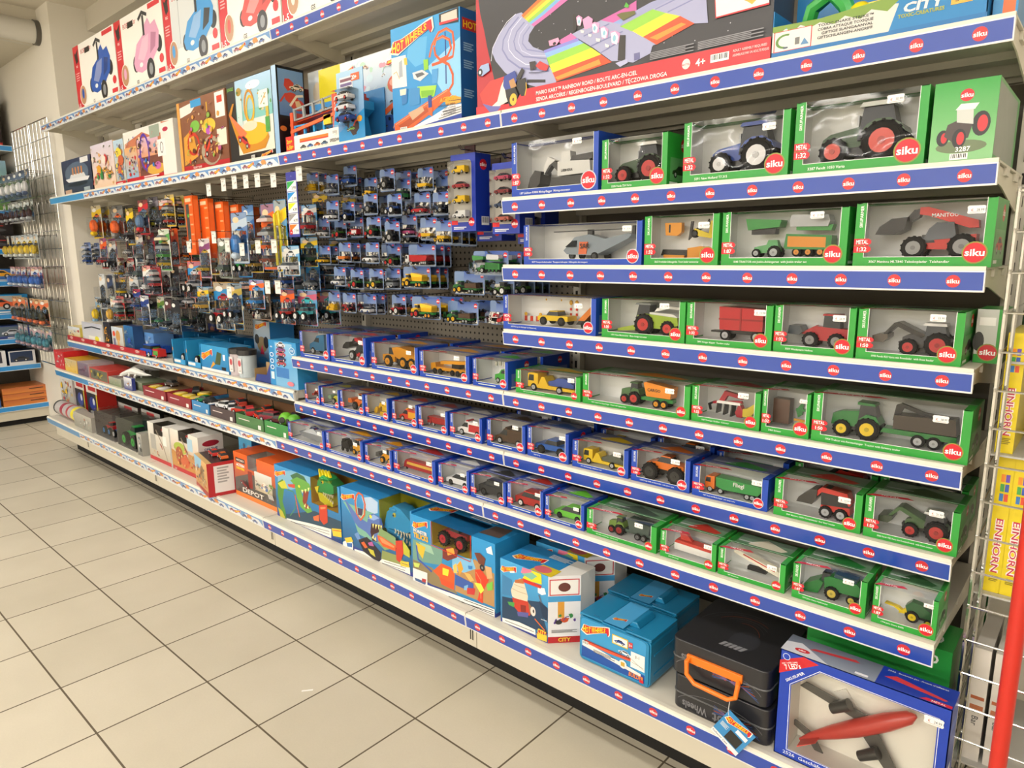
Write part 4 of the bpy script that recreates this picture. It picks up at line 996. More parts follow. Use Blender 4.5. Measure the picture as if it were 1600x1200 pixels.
T_MON = [('p', '709a8c', 0, 14, 154, 108, 158, 166, 155, 159, 100, 10, 74),
('p', '9ac0a8', 0, 48, 152, 108, 154, 123, 127, 63, 129),
('p', '8a7a58', 0, 11, 78, 110, 77, 223, 33, 233, 21, 107, 14, 8, 26),
('p', 'b48a58', 0, 225, 90, 315, 170, 361, 155, 400, 146, 399, 34, 223, 29),
('p', '7ab8e0', 0, 212, 150, 305, 167, 319, 138, 265, 107, 210, 104),
('p', 'd8b838', 0, 31, 147, 80, 142, 64, 94, 38, 118),
('l', '3a55a8', 8, 33, 136, 40, 87, 109, 62),
('p', 'd85a2a', 0, 115, 67, 159, 108, 205, 107, 222, 89, 218, 31, 182, 39, 141, 56),
('p', 'dcd83a', 0, 164, 94, 195, 96, 189, 71, 163, 69),
('p', 'e0502a', 0, 146, 54, 214, 53, 213, 30, 156, 32),
('p', 'f0a030', 0, 233, 124, 251, 145, 263, 120, 245, 93),
('p', 'f4c060', 0, 216, 118, 231, 130, 235, 97, 217, 92),
('p', '7a2f2a', 0, 166, 159, 197, 180, 240, 178, 234, 151, 190, 126, 165, 128),
('p', 'f0a040', 0, 184, 166, 218, 180, 225, 161, 191, 146),
('p', '3a5aa8', 0, 225, 90, 308, 84, 308, 52, 224, 52),
('p', '7ab0d8', 0, 266, 62, 284, 72, 281, 52, 264, 47),
('p', 'c83a3a', 0, 279, 60, 317, 70, 312, 46, 278, 38),
('p', 'd84028', 0, 317, 134, 343, 144, 377, 118, 351, 72, 349, 29, 325, 32, 337, 71, 318, 105),
('l', 'f08a60', 3, 321, 128, 342, 106, 341, 43),
('p', 'ece44a', 0, 313, 89, 342, 95, 356, 78, 341, 60),
('p', 'f4b060', 0, 265, 110, 294, 112, 313, 96, 294, 86),
('p', '6f3a2e', 0, 315, 192, 339, 198, 364, 186, 357, 159, 334, 161),
('e', '26262a', 0, 349, 151, 11, 11),
('e', '8a8a8a', 0, 349, 151, 4, 4),
('p', 'd8a878', 0, 362, 162, 389, 164, 394, 130, 370, 120),
('p', '7ac04a', 0, 367, 101, 394, 120, 393, 90, 372, 81),
('p', '3a80c8', 0, 285, 139, 306, 143, 302, 131, 288, 128),
('p', 'c8d86a', 0, 16, 68, 50, 74, 43, 57, 21, 54),
('p', 'e6e4e4', 0, 12, 47, 87, 51, 85, -9, 9, -8),
('p', '3a5a8a', 0, 19, 13, 80, 15, 74, 3, 24, 3),
('p', 'b03a3a', 0, 58, 22, 81, 25, 77, 12, 58, 10),
('p', 'e9e8e6', 0, 85, 7, 192, 15, 401, 28, 401, 2, 242, -2, 85, -13),
('l', '333333', 2.5, 263, 14, 396, 22),
('l', '333333', 2.5, 252, 1, 396, 15),
('l', '333333', 2.5, 191, -3, 396, 8),
('l', 'c8302a', 3, 114, 250, 111, 160, 298, 156, 300, 246),
('p', 'e8eef2', 0, 367, 221, 390, 236, 397, 208, 372, 208)]
T_CITY = [('p', '24405e', 0, 7, 85, 49, 93, 156, 120, 190, 30, 6, 15),
('p', '3f7fb0', 0, 8, 159, 49, 153, 49, 100, 7, 92),
('p', 'dfe8ee', 0, 37, 182, 57, 186, 61, 180, 41, 174),
('p', 'dccfb8', 0, 57, 149, 82, 170, 97, 162, 113, 122, 111, 105, 77, 93, 49, 100, 44, 118),
('p', 'b86a3a', 0, 61, 157, 93, 172, 98, 157, 61, 148),
('l', 'b8a488', 2, 49, 126, 73, 124, 109, 127),
('l', 'b8a488', 2, 57, 142, 81, 142, 102, 144),
('p', 'c03a2a', 0, 49, 96, 113, 105, 125, 87, 121, 62, 77, 56, 57, 69),
('p', '8a2a24', 0, 83, 85, 105, 89, 105, 66, 85, 62),
('p', '8a6a50', 0, 113, 105, 144, 80, 140, 68, 121, 69),
('e', 'ded8d0', 0, 133, 81, 10, 15),
('e', '222222', 0, 135, 82, 3, 6),
('p', '5a5a9a', 0, 69, 57, 115, 70, 113, 54, 73, 44),
('p', '4a9a4a', 0, 30, 76, 59, 83, 57, 67, 36, 67),
('l', 'd86a2a', 4, 140, 60, 179, 37),
('l', '5a6a80', 6, 156, 142, 165, 120, 197, 104),
('p', 'e8eef2', 0, 152, 164, 177, 170, 183, 153, 167, 145, 152, 148),
('p', '1c3350', 0, 156, 124, 197, 112, 194, 66, 171, 77),
('l', 'cfd8e0', 2, 164, 68, 186, 70),
('p', 'ecd428', 0, 117, 232, 165, 215, 167, 178, 125, 174, 93, 174),
('p', 'e87a98', 0, 92, 208, 129, 212, 121, 193, 86, 189),
('p', '7ab8a0', 0, 88, 186, 129, 204, 150, 198, 129, 180),
('p', 'c8302a', 0, 93, 174, 167, 174, 163, 164, 97, 162),
('p', 'eceae6', 0, 8, 15, 77, 26, 142, 26, 144, 9, 77, 6, 9, 1),
('l', '444444', 2, 19, 10, 137, 17),
('p', 'e8c43a', 0, 148, 17, 187, 25, 187, 4, 150, -1),
('p', 'c8302a', 0, 152, 28, 183, 35, 187, 28, 150, 17)]
T_LOOP = [('p', '5cb0e4', 0, 61, 303, 152, 296, 137, 216, 88, 211, 46, 248),
('p', '8cc8ee', 0, 148, 200, 316, 264, 327, 75, 232, 97),
('p', '2444a0', 0, 78, 17, 332, 33, 334, 7, 78, 6),
('p', 'f0f0f2', 0, 178, 44, 249, 64, 332, 62, 333, 33, 40, 12),
('p', 'f2ece4', 0, -41, 260, 40, 258, 42, 156, -37, 160),
('l', 'e0a060', 3, -28, 207, -11, 212, 4, 186),
('p', 'a8aeb8', 0, 4, 240, 20, 246, 23, 191, 1, 190),
('p', 'e8c050', 0, 30, 248, 46, 248, 48, 224, 32, 228),
('l', '26418f', 5, 239, 292, 240, 228, 239, 133),
('l', 'd85a28', 9, 161, 228, 175, 263, 208, 295, 245, 300, 274, 283, 280, 243, 273, 211, 213, 204, 172, 202),
('l', 'f08a58', 3, 163, 228, 177, 262, 210, 292, 245, 299, 270, 283),
('l', 'd85a28', 9, 186, 260, 196, 276, 227, 280, 258, 264, 266, 238, 248, 216, 213, 211, 191, 230, 185, 256),
('l', 'f09a70', 2, 190, 258, 198, 275, 227, 278, 255, 264),
('l', 'd85a28', 9, 213, 211, 253, 190, 271, 157, 270, 128, 250, 109),
('p', 'dd5f28', 0, -32, 41, 144, 91, 247, 117, 264, 96, 166, 53, 33, 5, -29, 12),
('p', 'b04a20', 0, -11, 32, 140, 76, 154, 60, 14, 13),
('l', 'f4a078', 3, -24, 38, 143, 85, 244, 112),
('p', 'c8a484', 0, 46, 68, 119, 81, 129, 64, 67, 41),
('p', '8cc83a', 0, 131, 226, 155, 224, 155, 192, 133, 191),
('p', 'a4d84a', 0, 97, 146, 194, 136, 180, 103, 114, 106),
('p', '7ab830', 0, 115, 130, 181, 123, 177, 105, 117, 108),
('p', '4a9ad8', 0, 172, 188, 204, 187, 196, 143, 173, 142),
('p', 'd0d4da', 0, 74, 194, 124, 196, 156, 178, 113, 161, 80, 174),
('p', '5a6068', 0, 87, 188, 124, 188, 138, 179, 98, 174),
('p', '3a8ac8', 0, 53, 147, 109, 141, 108, 90, 56, 87),
('p', '2a76b8', 0, 12, 149, 48, 147, 41, 101, 15, 97),
('p', 'e8e0c8', 0, 5, 150, 40, 149, 36, 130, 7, 130),
('p', '26418f', 0, 150, 109, 168, 108, 169, 56, 151, 54),
('p', 'e0622a', 0, 149, 70, 173, 70, 169, 41, 154, 47),
('p', '2a2422', 0, 213, 349, 303, 352, 302, 308, 214, 316),
('p', 'cfc8bc', 0, 223, 345, 296, 347, 297, 317, 222, 323),
('p', 'd8323a', 0, 213, 324, 302, 320, 302, 315, 214, 316),
('p', 'e0a030', 0, 232, 86, 269, 93, 316, 82, 319, 66, 277, 64, 237, 66),
('l', '333333', 2, 249, 78, 316, 75),
('l', '555555', 2, 219, 48, 321, 53),
('l', '555555', 2, 225, 40, 321, 46),
('l', '555555', 2, 201, 29, 321, 39)]
# ---------------------------------------------------------------- printed cartons
def carton(x0, x1, y0, z0, h, d, base, front, label, side=None, topc=None, rz=0, name='toy_carton', cat='toy box', group=None, top=None, cut=None):
    w = x1 - x0; t = thing(name, label, cat, (x0, y0, z0), rz, group); m = MB()
    if cut:                                    # cut = (u0,v0,u1,v1): an opening in front and top through which the toy shows
        u0, v0, u1, v1, inn = cut; e = .0015
        m.box(0, e, 0, d, 0, h, base); m.box(w - e, w, 0, d, 0, h, base); m.box(e, w - e, 0, d, 0, e, base); m.box(e, w - e, d - e, d, e, h, base)
        m.box(e, u0, 0, e, e, h, base); m.box(u1, w - e, 0, e, e, h, base); m.box(u0, u1, 0, e, e, v0, base)
        if v1 < h: m.box(u0, u1, 0, e, v1, h, base)
        m.box(e, u0, e, d, h - e, h, base); m.box(u1, w - e, e, d, h - e, h, base); m.box(u0, u1, d * (.62 if v1 >= h else 0) + e, d, h - e, h, base)
        m.box(u0, u1, d * .62, d * .62 + e, v0, h - e, inn); m.box(u0, u0 + e, e, d * .62, v0, h - e, inn); m.box(u1 - e, u1, e, d * .62, v0, h - e, inn); m.box(u0, u1, e, d * .62, v0 - e, v0, inn)
    else: m.box(0, w, 0, d, 0, h, base)
    if topc: Art(m, (0, 0, h), (1, 0, 0), (0, 1, 0)).rect(.001, .001, w - .001, d - .001, topc) if not cut else None
    A = Art(m, (0, 0, 0), (1, 0, 0), (0, 0, 1)); A.cut = cut; front(A, w, h)
    if side: side(Art(m, (w, 0, 0), (0, 1, 0), (0, 0, 1)), d, h)
    if top: top(Art(m, (0, 0, h), (1, 0, 0), (0, 1, 0)), w, d)
    m.build('printed_carton', t)
    if cut and v1 >= h:
        f = MB(); f.add([(u0, -.0003, v0), (u1, -.0003, v0), (u1, -.0003, h + .0003), (u0, -.0003, h + .0003), (u0, d * .62, h + .0003), (u1, d * .62, h + .0003)], [(0, 1, 2, 3), (3, 2, 5, 4)], '#fff', 'film'); f.build('window_film', t)
    return t
def bg(A, w, h, c0, c1, x0=0, z0=0):
    """two-tone printed ground that leaves the window opening free"""
    if not getattr(A, 'cut', None): A.rect(x0, z0, w, h, c0, c1); return
    u0, v0, u1, v1, _ = A.cut; mid = lambda v: mixc(c0, c1, v / h)
    A.rect(0, 0, w, v0, c0, mid(v0)); A.k -= 1; A.rect(0, v0, u0, h, mid(v0), c1); A.k -= 1; A.rect(u1, v0, w, h, mid(v0), c1)
    if v1 < h: A.k -= 1; A.rect(u0, v1, u1, h, mid(v1), c1)
def scatter(A, x0, y0, x1, y1, cols, n, seed, s=.1):
    r = random.Random(seed)
    for i in range(n):
        q = s * r.uniform(.5, 1.3) * (y1 - y0); x = r.uniform(x0 + q, max(x0 + q, x1 - q)); y = r.uniform(y0 + q, max(y0 + q, y1 - q)); c = r.choice(cols); k = r.random()
        if k < .35: A.poly([(x + q * r.uniform(.5, 1) * math.cos(a * 1.05 + .3), y + q * r.uniform(.5, 1) * math.sin(a * 1.05 + .3)) for a in range(6)], c)
        elif k < .55: A.ell(x, y, q, q * .7, c, 12)
        elif k < .8: A.car(x - q, y - q * .4, q * 2.2, c, rot=r.uniform(-.4, .4))
        else: A.line([(x - q, y - q), (x, y + q * .3), (x + q, y + q * .5)], q * .3, c)
def bigcar(A, x, y, s, c, dark):
    A0 = A; k = 1.55
    class Q:
        def ell(q, a, b, rx, ry, c_, n=18): A0.ell(x + (a - x) * k, b, rx * k, ry, c_, n)
        def poly(q, pts, c_): A0.poly([(x + (a - x) * k, b) for a, b in pts], c_)
    A = Q()
    """front three-quarter picture of a small ride-on car"""
    P = lambda *p: [(x + a * s, y + b * s) for a, b in p]
    A.ell(x + .92 * s, y + .62 * s, .1 * s, .17 * s, '#232428'); A.ell(x + .12 * s, y + .42 * s, .1 * s, .17 * s, '#232428')
    A.poly(P((.05, .45), (.2, .8), (.42, .92), (.5, 1.1), (.62, 1.2), (.7, 1.05), (.85, 1.1), (.95, .85), (.9, .55), (.75, .42), (.6, .25), (.3, .2), (.1, .28)), c)
    A.poly(P((.2, .5), (.4, .85), (.62, .9), (.55, .6), (.4, .42)), mixc(c, '#ffffff', .22)); A.poly(P((.62, .5), (.8, .6), (.86, .85), (.7, .9)), dark)
    A.ell(x + .3 * s, y + .36 * s, .06 * s, .05 * s, '#e8eef2', 10); A.ell(x + .55 * s, y + .34 * s, .06 * s, .05 * s, '#e8eef2', 10)
    A.poly(P((.44, .9), (.5, .9), (.5, 1.3), (.44, 1.3)), '#2b2d31'); A.poly(P((.3, 1.28), (.45, 1.4), (.62, 1.3), (.6, 1.24), (.46, 1.32), (.33, 1.22)), '#2b2d31')
    A.ell(x + .6 * s, y + .2 * s, .13 * s, .22 * s, '#232428'); A.ell(x + .61 * s, y + .2 * s, .06 * s, .12 * s, '#8b9096')
def bobby(c, dark, scene=None):
    def f(A, w, h):
        A.rect(0, 0, w, h, '#f2f0ea'); sw = w * .15
        if scene: A.rect(sw, h * .25, w, h, '#cfd6da', '#dfe4e6'); A.rect(w * .3, h * .3, w * .31, h, '#a9b2b8'); A.rect(w * .6, h * .3, w * .61, h, '#a9b2b8')
        A.rect(0, 0, sw, h, '#cf2430')
        A.poly([(sw * .15, h * .93), (sw * .35, h * .88), (sw * .55, h * .9), (sw * .9, h * .95), (sw * .75, h * .86), (sw * .8, h * .76), (sw * .45, h * .72), (sw * .3, h * .8)], '#1f1a1a')
        A.text('BIG', sw * .5, h * .67, h * .035, '#f4e8e8', al='c', bold=.03)
        for i in range(4): A.rect(sw * .2, h * (.57 - i * .035), sw * (.8 - .1 * (i % 2)), h * (.585 - i * .035), '#f0b9b9')
        A.text('BOBBY Car', sw + w * .05, h * .84, h * .07, '#cf2430', maxw=w * .42, bold=.0); A.rect(w * .3, h * .82, w * .42, h * .9, '#1c1714')
        A.rect(w * .74, h * .92, w * .97, h * .985, '#d8323c'); bigcar(A, w * .34, h * .03, min(w * .40, h * .66), c, dark)
        A.ell(sw * 1.1, h * .22, w * .085, h * .16, '#f2f0ea'); A.ell(sw * 1.1, h * .22, w * .075, h * .145, '#b98d6a'); A.ell(sw * 1.1, h * .24, w * .03, h * .08, c, 12)
        A.text('1-5', sw * .08, h * .035, h * .075, '#fff', maxw=sw * .8, bold=.03); A.ell(w * .93, h * .24, w * .04, h * .06, '#d8323c', 12); A.rect(w * .86, h * .06, w * .98, h * .12, '#d8323c'); A.text('GS', w * .4, h * .04, h * .05, '#333')
    return f
TS = [(-5.040, -4.372, '#2257b4', '#173c86', 0, 'bright blue'), (-4.362, -3.740, '#dfa3c4', '#b97a9c', 0, 'pale pink'), (-3.732, -3.168, '#3f9ade', '#2f3236', 1, 'sky blue'), (-3.160, -2.655, '#e2504c', '#a83232', 0, 'coral red'), (-2.645, -2.140, '#ded8cf', '#8a8a8a', 0, 'off-white')]
for x0, x1, c, dk, scn, nm in TS:
    carton(x0, x1, 1.625, ZT + S0, .37, .28, '#efece4', bobby(c, dk, scn), 'large white and red carton picturing a %s ride-on car, on the highest shelf' % nm, group='ride-on car cartons on the highest shelf')

# --- second shelf -------------------------------------------------
def rainbow(A, w, h):
    A.rect(0, 0, w, h, '#37363a'); r = random.Random(3)
    for i in range(90): A.ell(r.uniform(.1 * w, w), r.uniform(.2 * h, h), .0014, .0014, '#c8c8d0', 5); A.k -= 1
    A.k += 1; A.trace(T_RAIN, w, h); A.poly([(0, 0), (w, 0), (w, .053), (.19, .053), (.16, .02), (0, .03)], '#cc3038'); A.trace(T_RAIN[-13:], w, h)
    for x0, x1 in ((.611, .73), (.741, .9)): A.lines(x0, .073, x1 - x0, 5, .0022, '#8c8c92')
    A.text('MARIO KART\u2122 RAINBOW ROAD / ROUTE ARC-EN-CIEL', .241, .030, .0105, '#fff', w=.334); A.text('SENDA ARCO\u00cdRIS / REGENBOGEN-BOULEVARD / T\u0118CZOWA DROGA', .241, .013, .0105, '#fff', w=.42)
    A.ell(.712, .031, .011, .012, '#e8d8d6'); A.text('MATTEL', .712, .028, .004, '#c8323a', al='c'); A.text('4+', .737, .021, .017, '#fff', bold=.03); A.bars(.775, .022, .046, .018)
    A.text('ADULT ASSEMBLY REQUIRED', .83, .036, .0055, '#f0d8d8', maxw=.08); A.text('ASSEMBLAGE PAR UN ADULTE REQUIS', .83, .026, .0055, '#f0d8d8', maxw=.085)
carton(-1.572, -.654, 1.625, ZA + S0, .37, .12, '#35353c', rainbow, 'huge dark carton with rainbow race track picture and red bottom band')
def loop(A, w, h):
    A.rect(0, 0, w, h, '#2a86cc', '#3aa0de'); A.rect(0, 0, w, .03, '#2444a0'); A.trace(T_LOOP, w, h, .037); A.flame(.0, .268, .215, .066, rot=.03)
    A.text('ACTION', .245, .078, .014, '#f0b42a', w=.075, bold=.04, slant=.15)
    for i, s in enumerate(('HYPER-BOOST ARENA', 'DEFI LOOPING', 'SPIRAL-RENNEN', 'SUPER LOOPBAAN')): A.text(s, .32, .064 - .0095 * i, .006, '#334', al='r', maxw=.1)
    A.bars(.04, .004, .036, .02); A.rect(.31, .008, .322, .018, '#cc2030')
def loop_side(A, w, h):
    A.rect(0, 0, w, h, '#1f62ae'); A.rect(0, 0, w, .07 * h, '#223c98'); A.rect(w * .1, .82 * h, w, .92 * h, '#c8202c'); A.text('HOT', w * .15, .84 * h, .06 * h, '#ffd21f', maxw=w * .8, bold=.04)
    for q in (.7, .55, .3): A.lines(.15 * w, q * h, .5 * w, 4, .004, '#9cc4ea')
carton(-2.022, -1.677, 1.66, ZA + S0, .353, .09, '#1f62ae', loop, 'tall blue carton with orange double loop track, left of the huge dark carton', loop_side, topc='#4a9ad0')
def arcade(A, w, h):
    A.rect(0, 0, w, h, '#3a96d6', '#e8f2f6'); A.rect(0, 0, w, .12 * h, '#2b3f8e'); scatter(A, 0, .5 * h, w, h, ['#b8e0c8', '#f4c8b0', '#cfe8f4', '#e6a6b8', '#fff'], 26, 5, .1)
    A.ell(.85 * w, .62 * h, .13 * w, .1 * h, '#e06a52'); A.ell(.84 * w, .64 * h, .09 * w, .05 * h, '#f0a890'); A.line([(.1 * w, .2 * h), (.35 * w, .42 * h), (.6 * w, .3 * h), (.9 * w, .45 * h)], .05 * w, '#e8682e'); A.ell(.93 * w, .38 * h, .08 * w, .12 * h, '#b8d03c'); A.ell(.93 * w, .4 * h, .05 * w, .07 * h, '#e2522e')
    A.rect(.62 * w, .1 * h, w, .3 * h, '#2a4a8e'); scatter(A, .6 * w, .1 * h, w, .5 * h, ['#e05030', '#f0b030', '#3a5aa8', '#222'], 14, 8, .1)
    A.flame(.03 * w, .82 * h, .2 * w, .1 * h); A.flame(.72 * w, .82 * h, .2 * w, .08 * h, False); A.text('CAR STATION', .6 * w, .07 * h, .03 * h, '#fff', maxw=.38 * w); A.text('STACJA', .7 * w, .03 * h, .025 * h, '#fff')
carton(-2.44, -2.03, 1.74, ZA + S0, .33, .12, '#3a8ac8', arcade, 'wide pale blue city set carton behind the orange car hauler', rz=0)
def slide(A, w, h):
    A.rect(0, 0, w, h, '#221f20'); A.rect(.2 * w, .09 * h, w, h, '#e3dccb', '#c8dce6'); A.rect(.2 * w, .55 * h, w, h, '#8fc0c4', '#a8ccec'); A.ell(.6 * w, .9 * h, .16 * w, .05 * h, '#eef4f8'); A.rect(.2 * w, .5 * h, w, .62 * h, '#7cc0bc'); scatter(A, .7 * w, .5 * h, w, .85 * h, ['#3f7a40', '#5a9a4a', '#2f5a3a', '#c8c0a0'], 12, 4, .14)
    Y, Y2 = '#e8b428', '#c8861c'
    A.rect(.22 * w, .45 * h, .34 * w, .88 * h, '#c4d8d8'); A.ell(.28 * w, .86 * h, .06 * w, .05 * h, '#a88a2a'); A.ring(.5 * w, .66 * h, .12 * w, .2 * h, .03 * w, Y2); A.ring(.52 * w, .62 * h, .1 * w, .17 * h, .03 * w, Y)
    A.poly([(.02 * w, .62 * h), (.12 * w, .74 * h), (.16 * w, .74 * h), (.08 * w, .6 * h), (.4 * w, .32 * h), (.85 * w, .36 * h), (.9 * w, .24 * h), (.8 * w, .12 * h), (.3 * w, .1 * h), (.2 * w, .24 * h)], Y2)
    A.ell(.58 * w, .32 * h, .3 * w, .13 * h, Y); A.ell(.5 * w, .42 * h, .16 * w, .06 * h, '#ded4bc'); A.poly([(.02 * w, .62 * h), (.1 * w, .58 * h), (.42 * w, .34 * h), (.3 * w, .26 * h)], '#e8764a'); A.car(.18 * w, .28 * h, .3 * w, '#c42a2e', rot=-.5)
    A.rect(.72 * w, .6 * h, .92 * w, .8 * h, '#f2efe6'); A.line([(.76 * w, .64 * h), (.88 * w, .76 * h)], .006, '#c89a4a'); A.rect(.84 * w, .3 * h, .93 * w, .48 * h, '#4a9a4a'); A.rect(.86 * w, .48 * h, .92 * w, .6 * h, '#c8b03a'); A.text('JUNGLE', .02 * w, .9 * h, .04 * h, '#7ac03a', maxw=.15 * w, bold=.04)
    scatter(A, .22 * w, .5 * h, .95 * w, .95 * h, ['#c8a040', '#e8e4d0', '#7ab0a0', '#5a8a4a'], 18, 79, .04); A.flame(.72 * w, .015 * h, .24 * w, .06 * h); A.bars(.5 * w, .01 * h, .08 * w, .05 * h)
carton(-3.148, -2.765, 1.625, ZA + S0, .345, .14, '#26221f', slide, 'black-edged carton picturing a yellow curved slide track with a red car')
carton(-2.735, -2.70, 1.61, ZA + S0, .35, .13, '#1b1b20', lambda A, w, h: A.rect(0, 0, w, h, '#8ab0d8', '#a8c8e6'), 'narrow dark carton standing edgewise beside the yellow slide carton', lambda A, w, h: (A.rect(0, 0, w, h, '#15151a'), A.rect(.06 * w, .45 * h, .96 * w, .97 * h, '#5a7ab0', '#7aa0d0'), scatter(A, 0, .48 * h, w, .9 * h, ['#d84a4a', '#e8c8a0', '#f0e0d0', '#c83838'], 9, 2, .18), scatter(A, 0, .05 * h, w, .4 * h, ['#a82830', '#3a4a98', '#d87a3a', '#fff'], 6, 3, .1)), name='toy_carton')
carton(-2.62, -2.46, 1.76, ZA + S0, .34, .1, '#d8c820', lambda A, w, h: A.rect(0, 0, w, h, '#d4c61e', '#dccf22'), 'plain yellow carton in the shadow behind the dark edgewise carton')
carton(-2.76, -2.65, 1.80, ZA + S0, .36, .06, '#e8e4da', lambda A, w, h: (A.rect(0, 0, w, h, '#b8cfe4', '#e4ecf2'), A.ell(.6 * w, .75 * h, .3 * w, .12 * h, '#e8dcc8')), 'pale carton leaning behind the edgewise dark carton')
def workshop(A, w, h):
    A.rect(0, 0, w, h, '#7b4a34', '#8a5a40'); A.rect(0, 0, w, .09 * h, '#b8242c'); A.poly([(.03 * w, .92 * h), (.5 * w, .97 * h), (.3 * w, .82 * h), (.05 * w, .78 * h)], '#e8e4de'); A.rect(.3 * w, .88 * h, .52 * w, .98 * h, '#3a9ad8')
    A.poly([(.08 * w, .1 * h), (.1 * w, .5 * h), (.3 * w, .6 * h), (.38 * w, .2 * h)], '#d89a3a'); A.ring(.3 * w, .38 * h, .13 * w, .16 * h, .03 * w, '#c83a2a'); A.ell(.36 * w, .62 * h, .1 * w, .08 * h, '#7ab84a'); A.ell(.64 * w, .58 * h, .14 * w, .1 * h, '#e0c040'); A.ell(.64 * w, .52 * h, .06 * w, .06 * h, '#b85ac0'); A.rect(.62 * w, .62 * h, .64 * w, .9 * h, '#d8a82a')
    A.ell(.66 * w, .24 * h, .2 * w, .2 * h, '#a89a84'); A.ell(.68 * w, .22 * h, .15 * w, .15 * h, '#8a4a3a'); A.car(.55 * w, .12 * h, .26 * w, '#d0402a', rot=.8); A.rect(.8 * w, .65 * h, .98 * w, .98 * h, '#efece6'); A.rect(.84 * w, .84 * h, .94 * w, .93 * h, '#d8402a'); A.rect(.8 * w, .28 * h, .98 * w, .5 * h, '#e8e2d0')
    A.rect(.0, .0, .06 * w, h, '#e0a050'); scatter(A, .08 * w, .05 * h, .4 * w, .5 * h, ['#e0b040', '#5a3020', '#d84830'], 7, 9, .12); scatter(A, .1 * w, .12 * h, .95 * w, .9 * h, ['#e0a050', '#c84a30', '#5a3424', '#d8c0a0', '#8ab04a', '#b85a8a', '#f0d060'], 46, 77, .055); A.text('DISNEY PIXAR', .3 * w, .03 * h, .03 * h, '#f8e8e0', maxw=.5 * w)
carton(-3.668, -3.165, 1.625, ZA + S0, .335, .14, '#8a5a40', workshop, 'brown carton with an orange and yellow play set picture, red lower band')
def sunset(A, w, h):
    A.poly([(0, 0), (w, 0), (w, h * .96), (.78 * w, h), (.76 * w, .82 * h), (.62 * w, .78 * h), (.4 * w, .92 * h), (.02 * w, .78 * h)], '#c87a5a'); A.rect(0, .1 * h, .26 * w, .7 * h, '#8ab8d8', '#e8b070'); A.rect(.28 * w, .4 * h, .7 * w, .8 * h, '#e09a5a', '#d8b8d0'); A.rect(.3 * w, .1 * h, .75 * w, .45 * h, '#7a4a3c')
    A.rect(0, 0, w, .11 * h, '#c4262e'); A.ring(.42 * w, .55 * h, .1 * w, .34 * h, .025 * w, '#5a3aa8', 24); A.ring(.3 * w, .72 * h, .04 * w, .1 * h, .006, '#333'); A.ell(.62 * w, .2 * h, .18 * w, .1 * h, '#d8a848'); A.ell(.66 * w, .25 * h, .06 * w, .07 * h, '#c86ab0'); A.rect(.76 * w, .05 * h, w, h * .97, '#e8e6e0'); A.ell(.85 * w, .85 * h, .05 * w, .04 * h, '#b82a4a'); A.rect(.68 * w, .4 * h, .83 * w, .7 * h, '#f0ecec'); A.ring(.76 * w, .55 * h, .03 * w, .1 * h, .005, '#444'); A.rect(.55 * w, .76 * h, .74 * w, .98 * h, '#9aa89a')
    scatter(A, .0 * w, .12 * h, .55 * w, .55 * h, ['#d83a3a', '#3a7ac8', '#e8c840', '#6a4aa8', '#e8e0d8'], 16, 11, .12); scatter(A, .02 * w, .13 * h, .72 * w, .9 * h, ['#d85a6a', '#3a7ac8', '#e8c870', '#6a4aa8', '#5a3a34', '#7aa0b8', '#f0d0b0'], 46, 78, .06); A.lines(.4 * w, .07 * h, .3 * w, 2, .006, '#f4dcd8')
carton(-4.43, -3.76, 1.64, ZA + S0, .285, .13, '#e8e6e0', sunset, 'white-edged carton with a purple loop in a sunset scene')
def misc(c0, c1, cols, seed, band=None, logo=None, n=16):
    def f(A, w, h):
        bg(A, w, h, c0, c1)
        if not getattr(A, 'cut', None): scatter(A, .02 * w, .05 * h, .98 * w, .95 * h, [mixc(q, c0, .4) for q in cols], n * 2, seed + 9, .08)
        if getattr(A, 'cut', None):
            u0, v0, u1, v1, _ = A.cut; scatter(A, 0, .04 * h, u0, h, cols, n // 2, seed, .16); scatter(A, 0, .03 * h, w, v0, cols, n // 2, seed + 1, .2)
        else: scatter(A, .02 * w, .12 * h, .98 * w, .9 * h, cols, n, seed, .16)
        if band: A.rect(0, 0, w, .1 * h, band); A.lines(.1 * w, .05 * h, .6 * w, 1, .02 * h, '#f0ecea')
        if logo == 'hw': A.flame(.04 * w, .78 * h, .42 * w, .18 * h)
        elif logo: A.text(logo, .05 * w, .84 * h, .09 * h, '#f4f4f4', maxw=.6 * w, bold=.04)
    return f
for i, (x0, x1, h, c0, c1, cols, lab) in enumerate([(-4.97, -4.60, .27, '#e8c8a8', '#d8d0e0', ['#3f8a4a', '#c8403a', '#e0a030', '#f0dccc'], 'pale carton picturing a green tractor and red tools, beside the ship carton'),
        (-4.59, -4.44, .26, '#c0b8a8', '#b8d4e8', ['#5a8ac8', '#e8d040', '#c8643a', '#6a6a7a'], 'small carton with blue and yellow vehicle pictures left of the sunset carton')]):
    carton(x0, x1, 1.64, ZA + S0, h, .13, c0, misc(c0, c1, cols, 20 + i, '#c4262e' if i else None), lab)
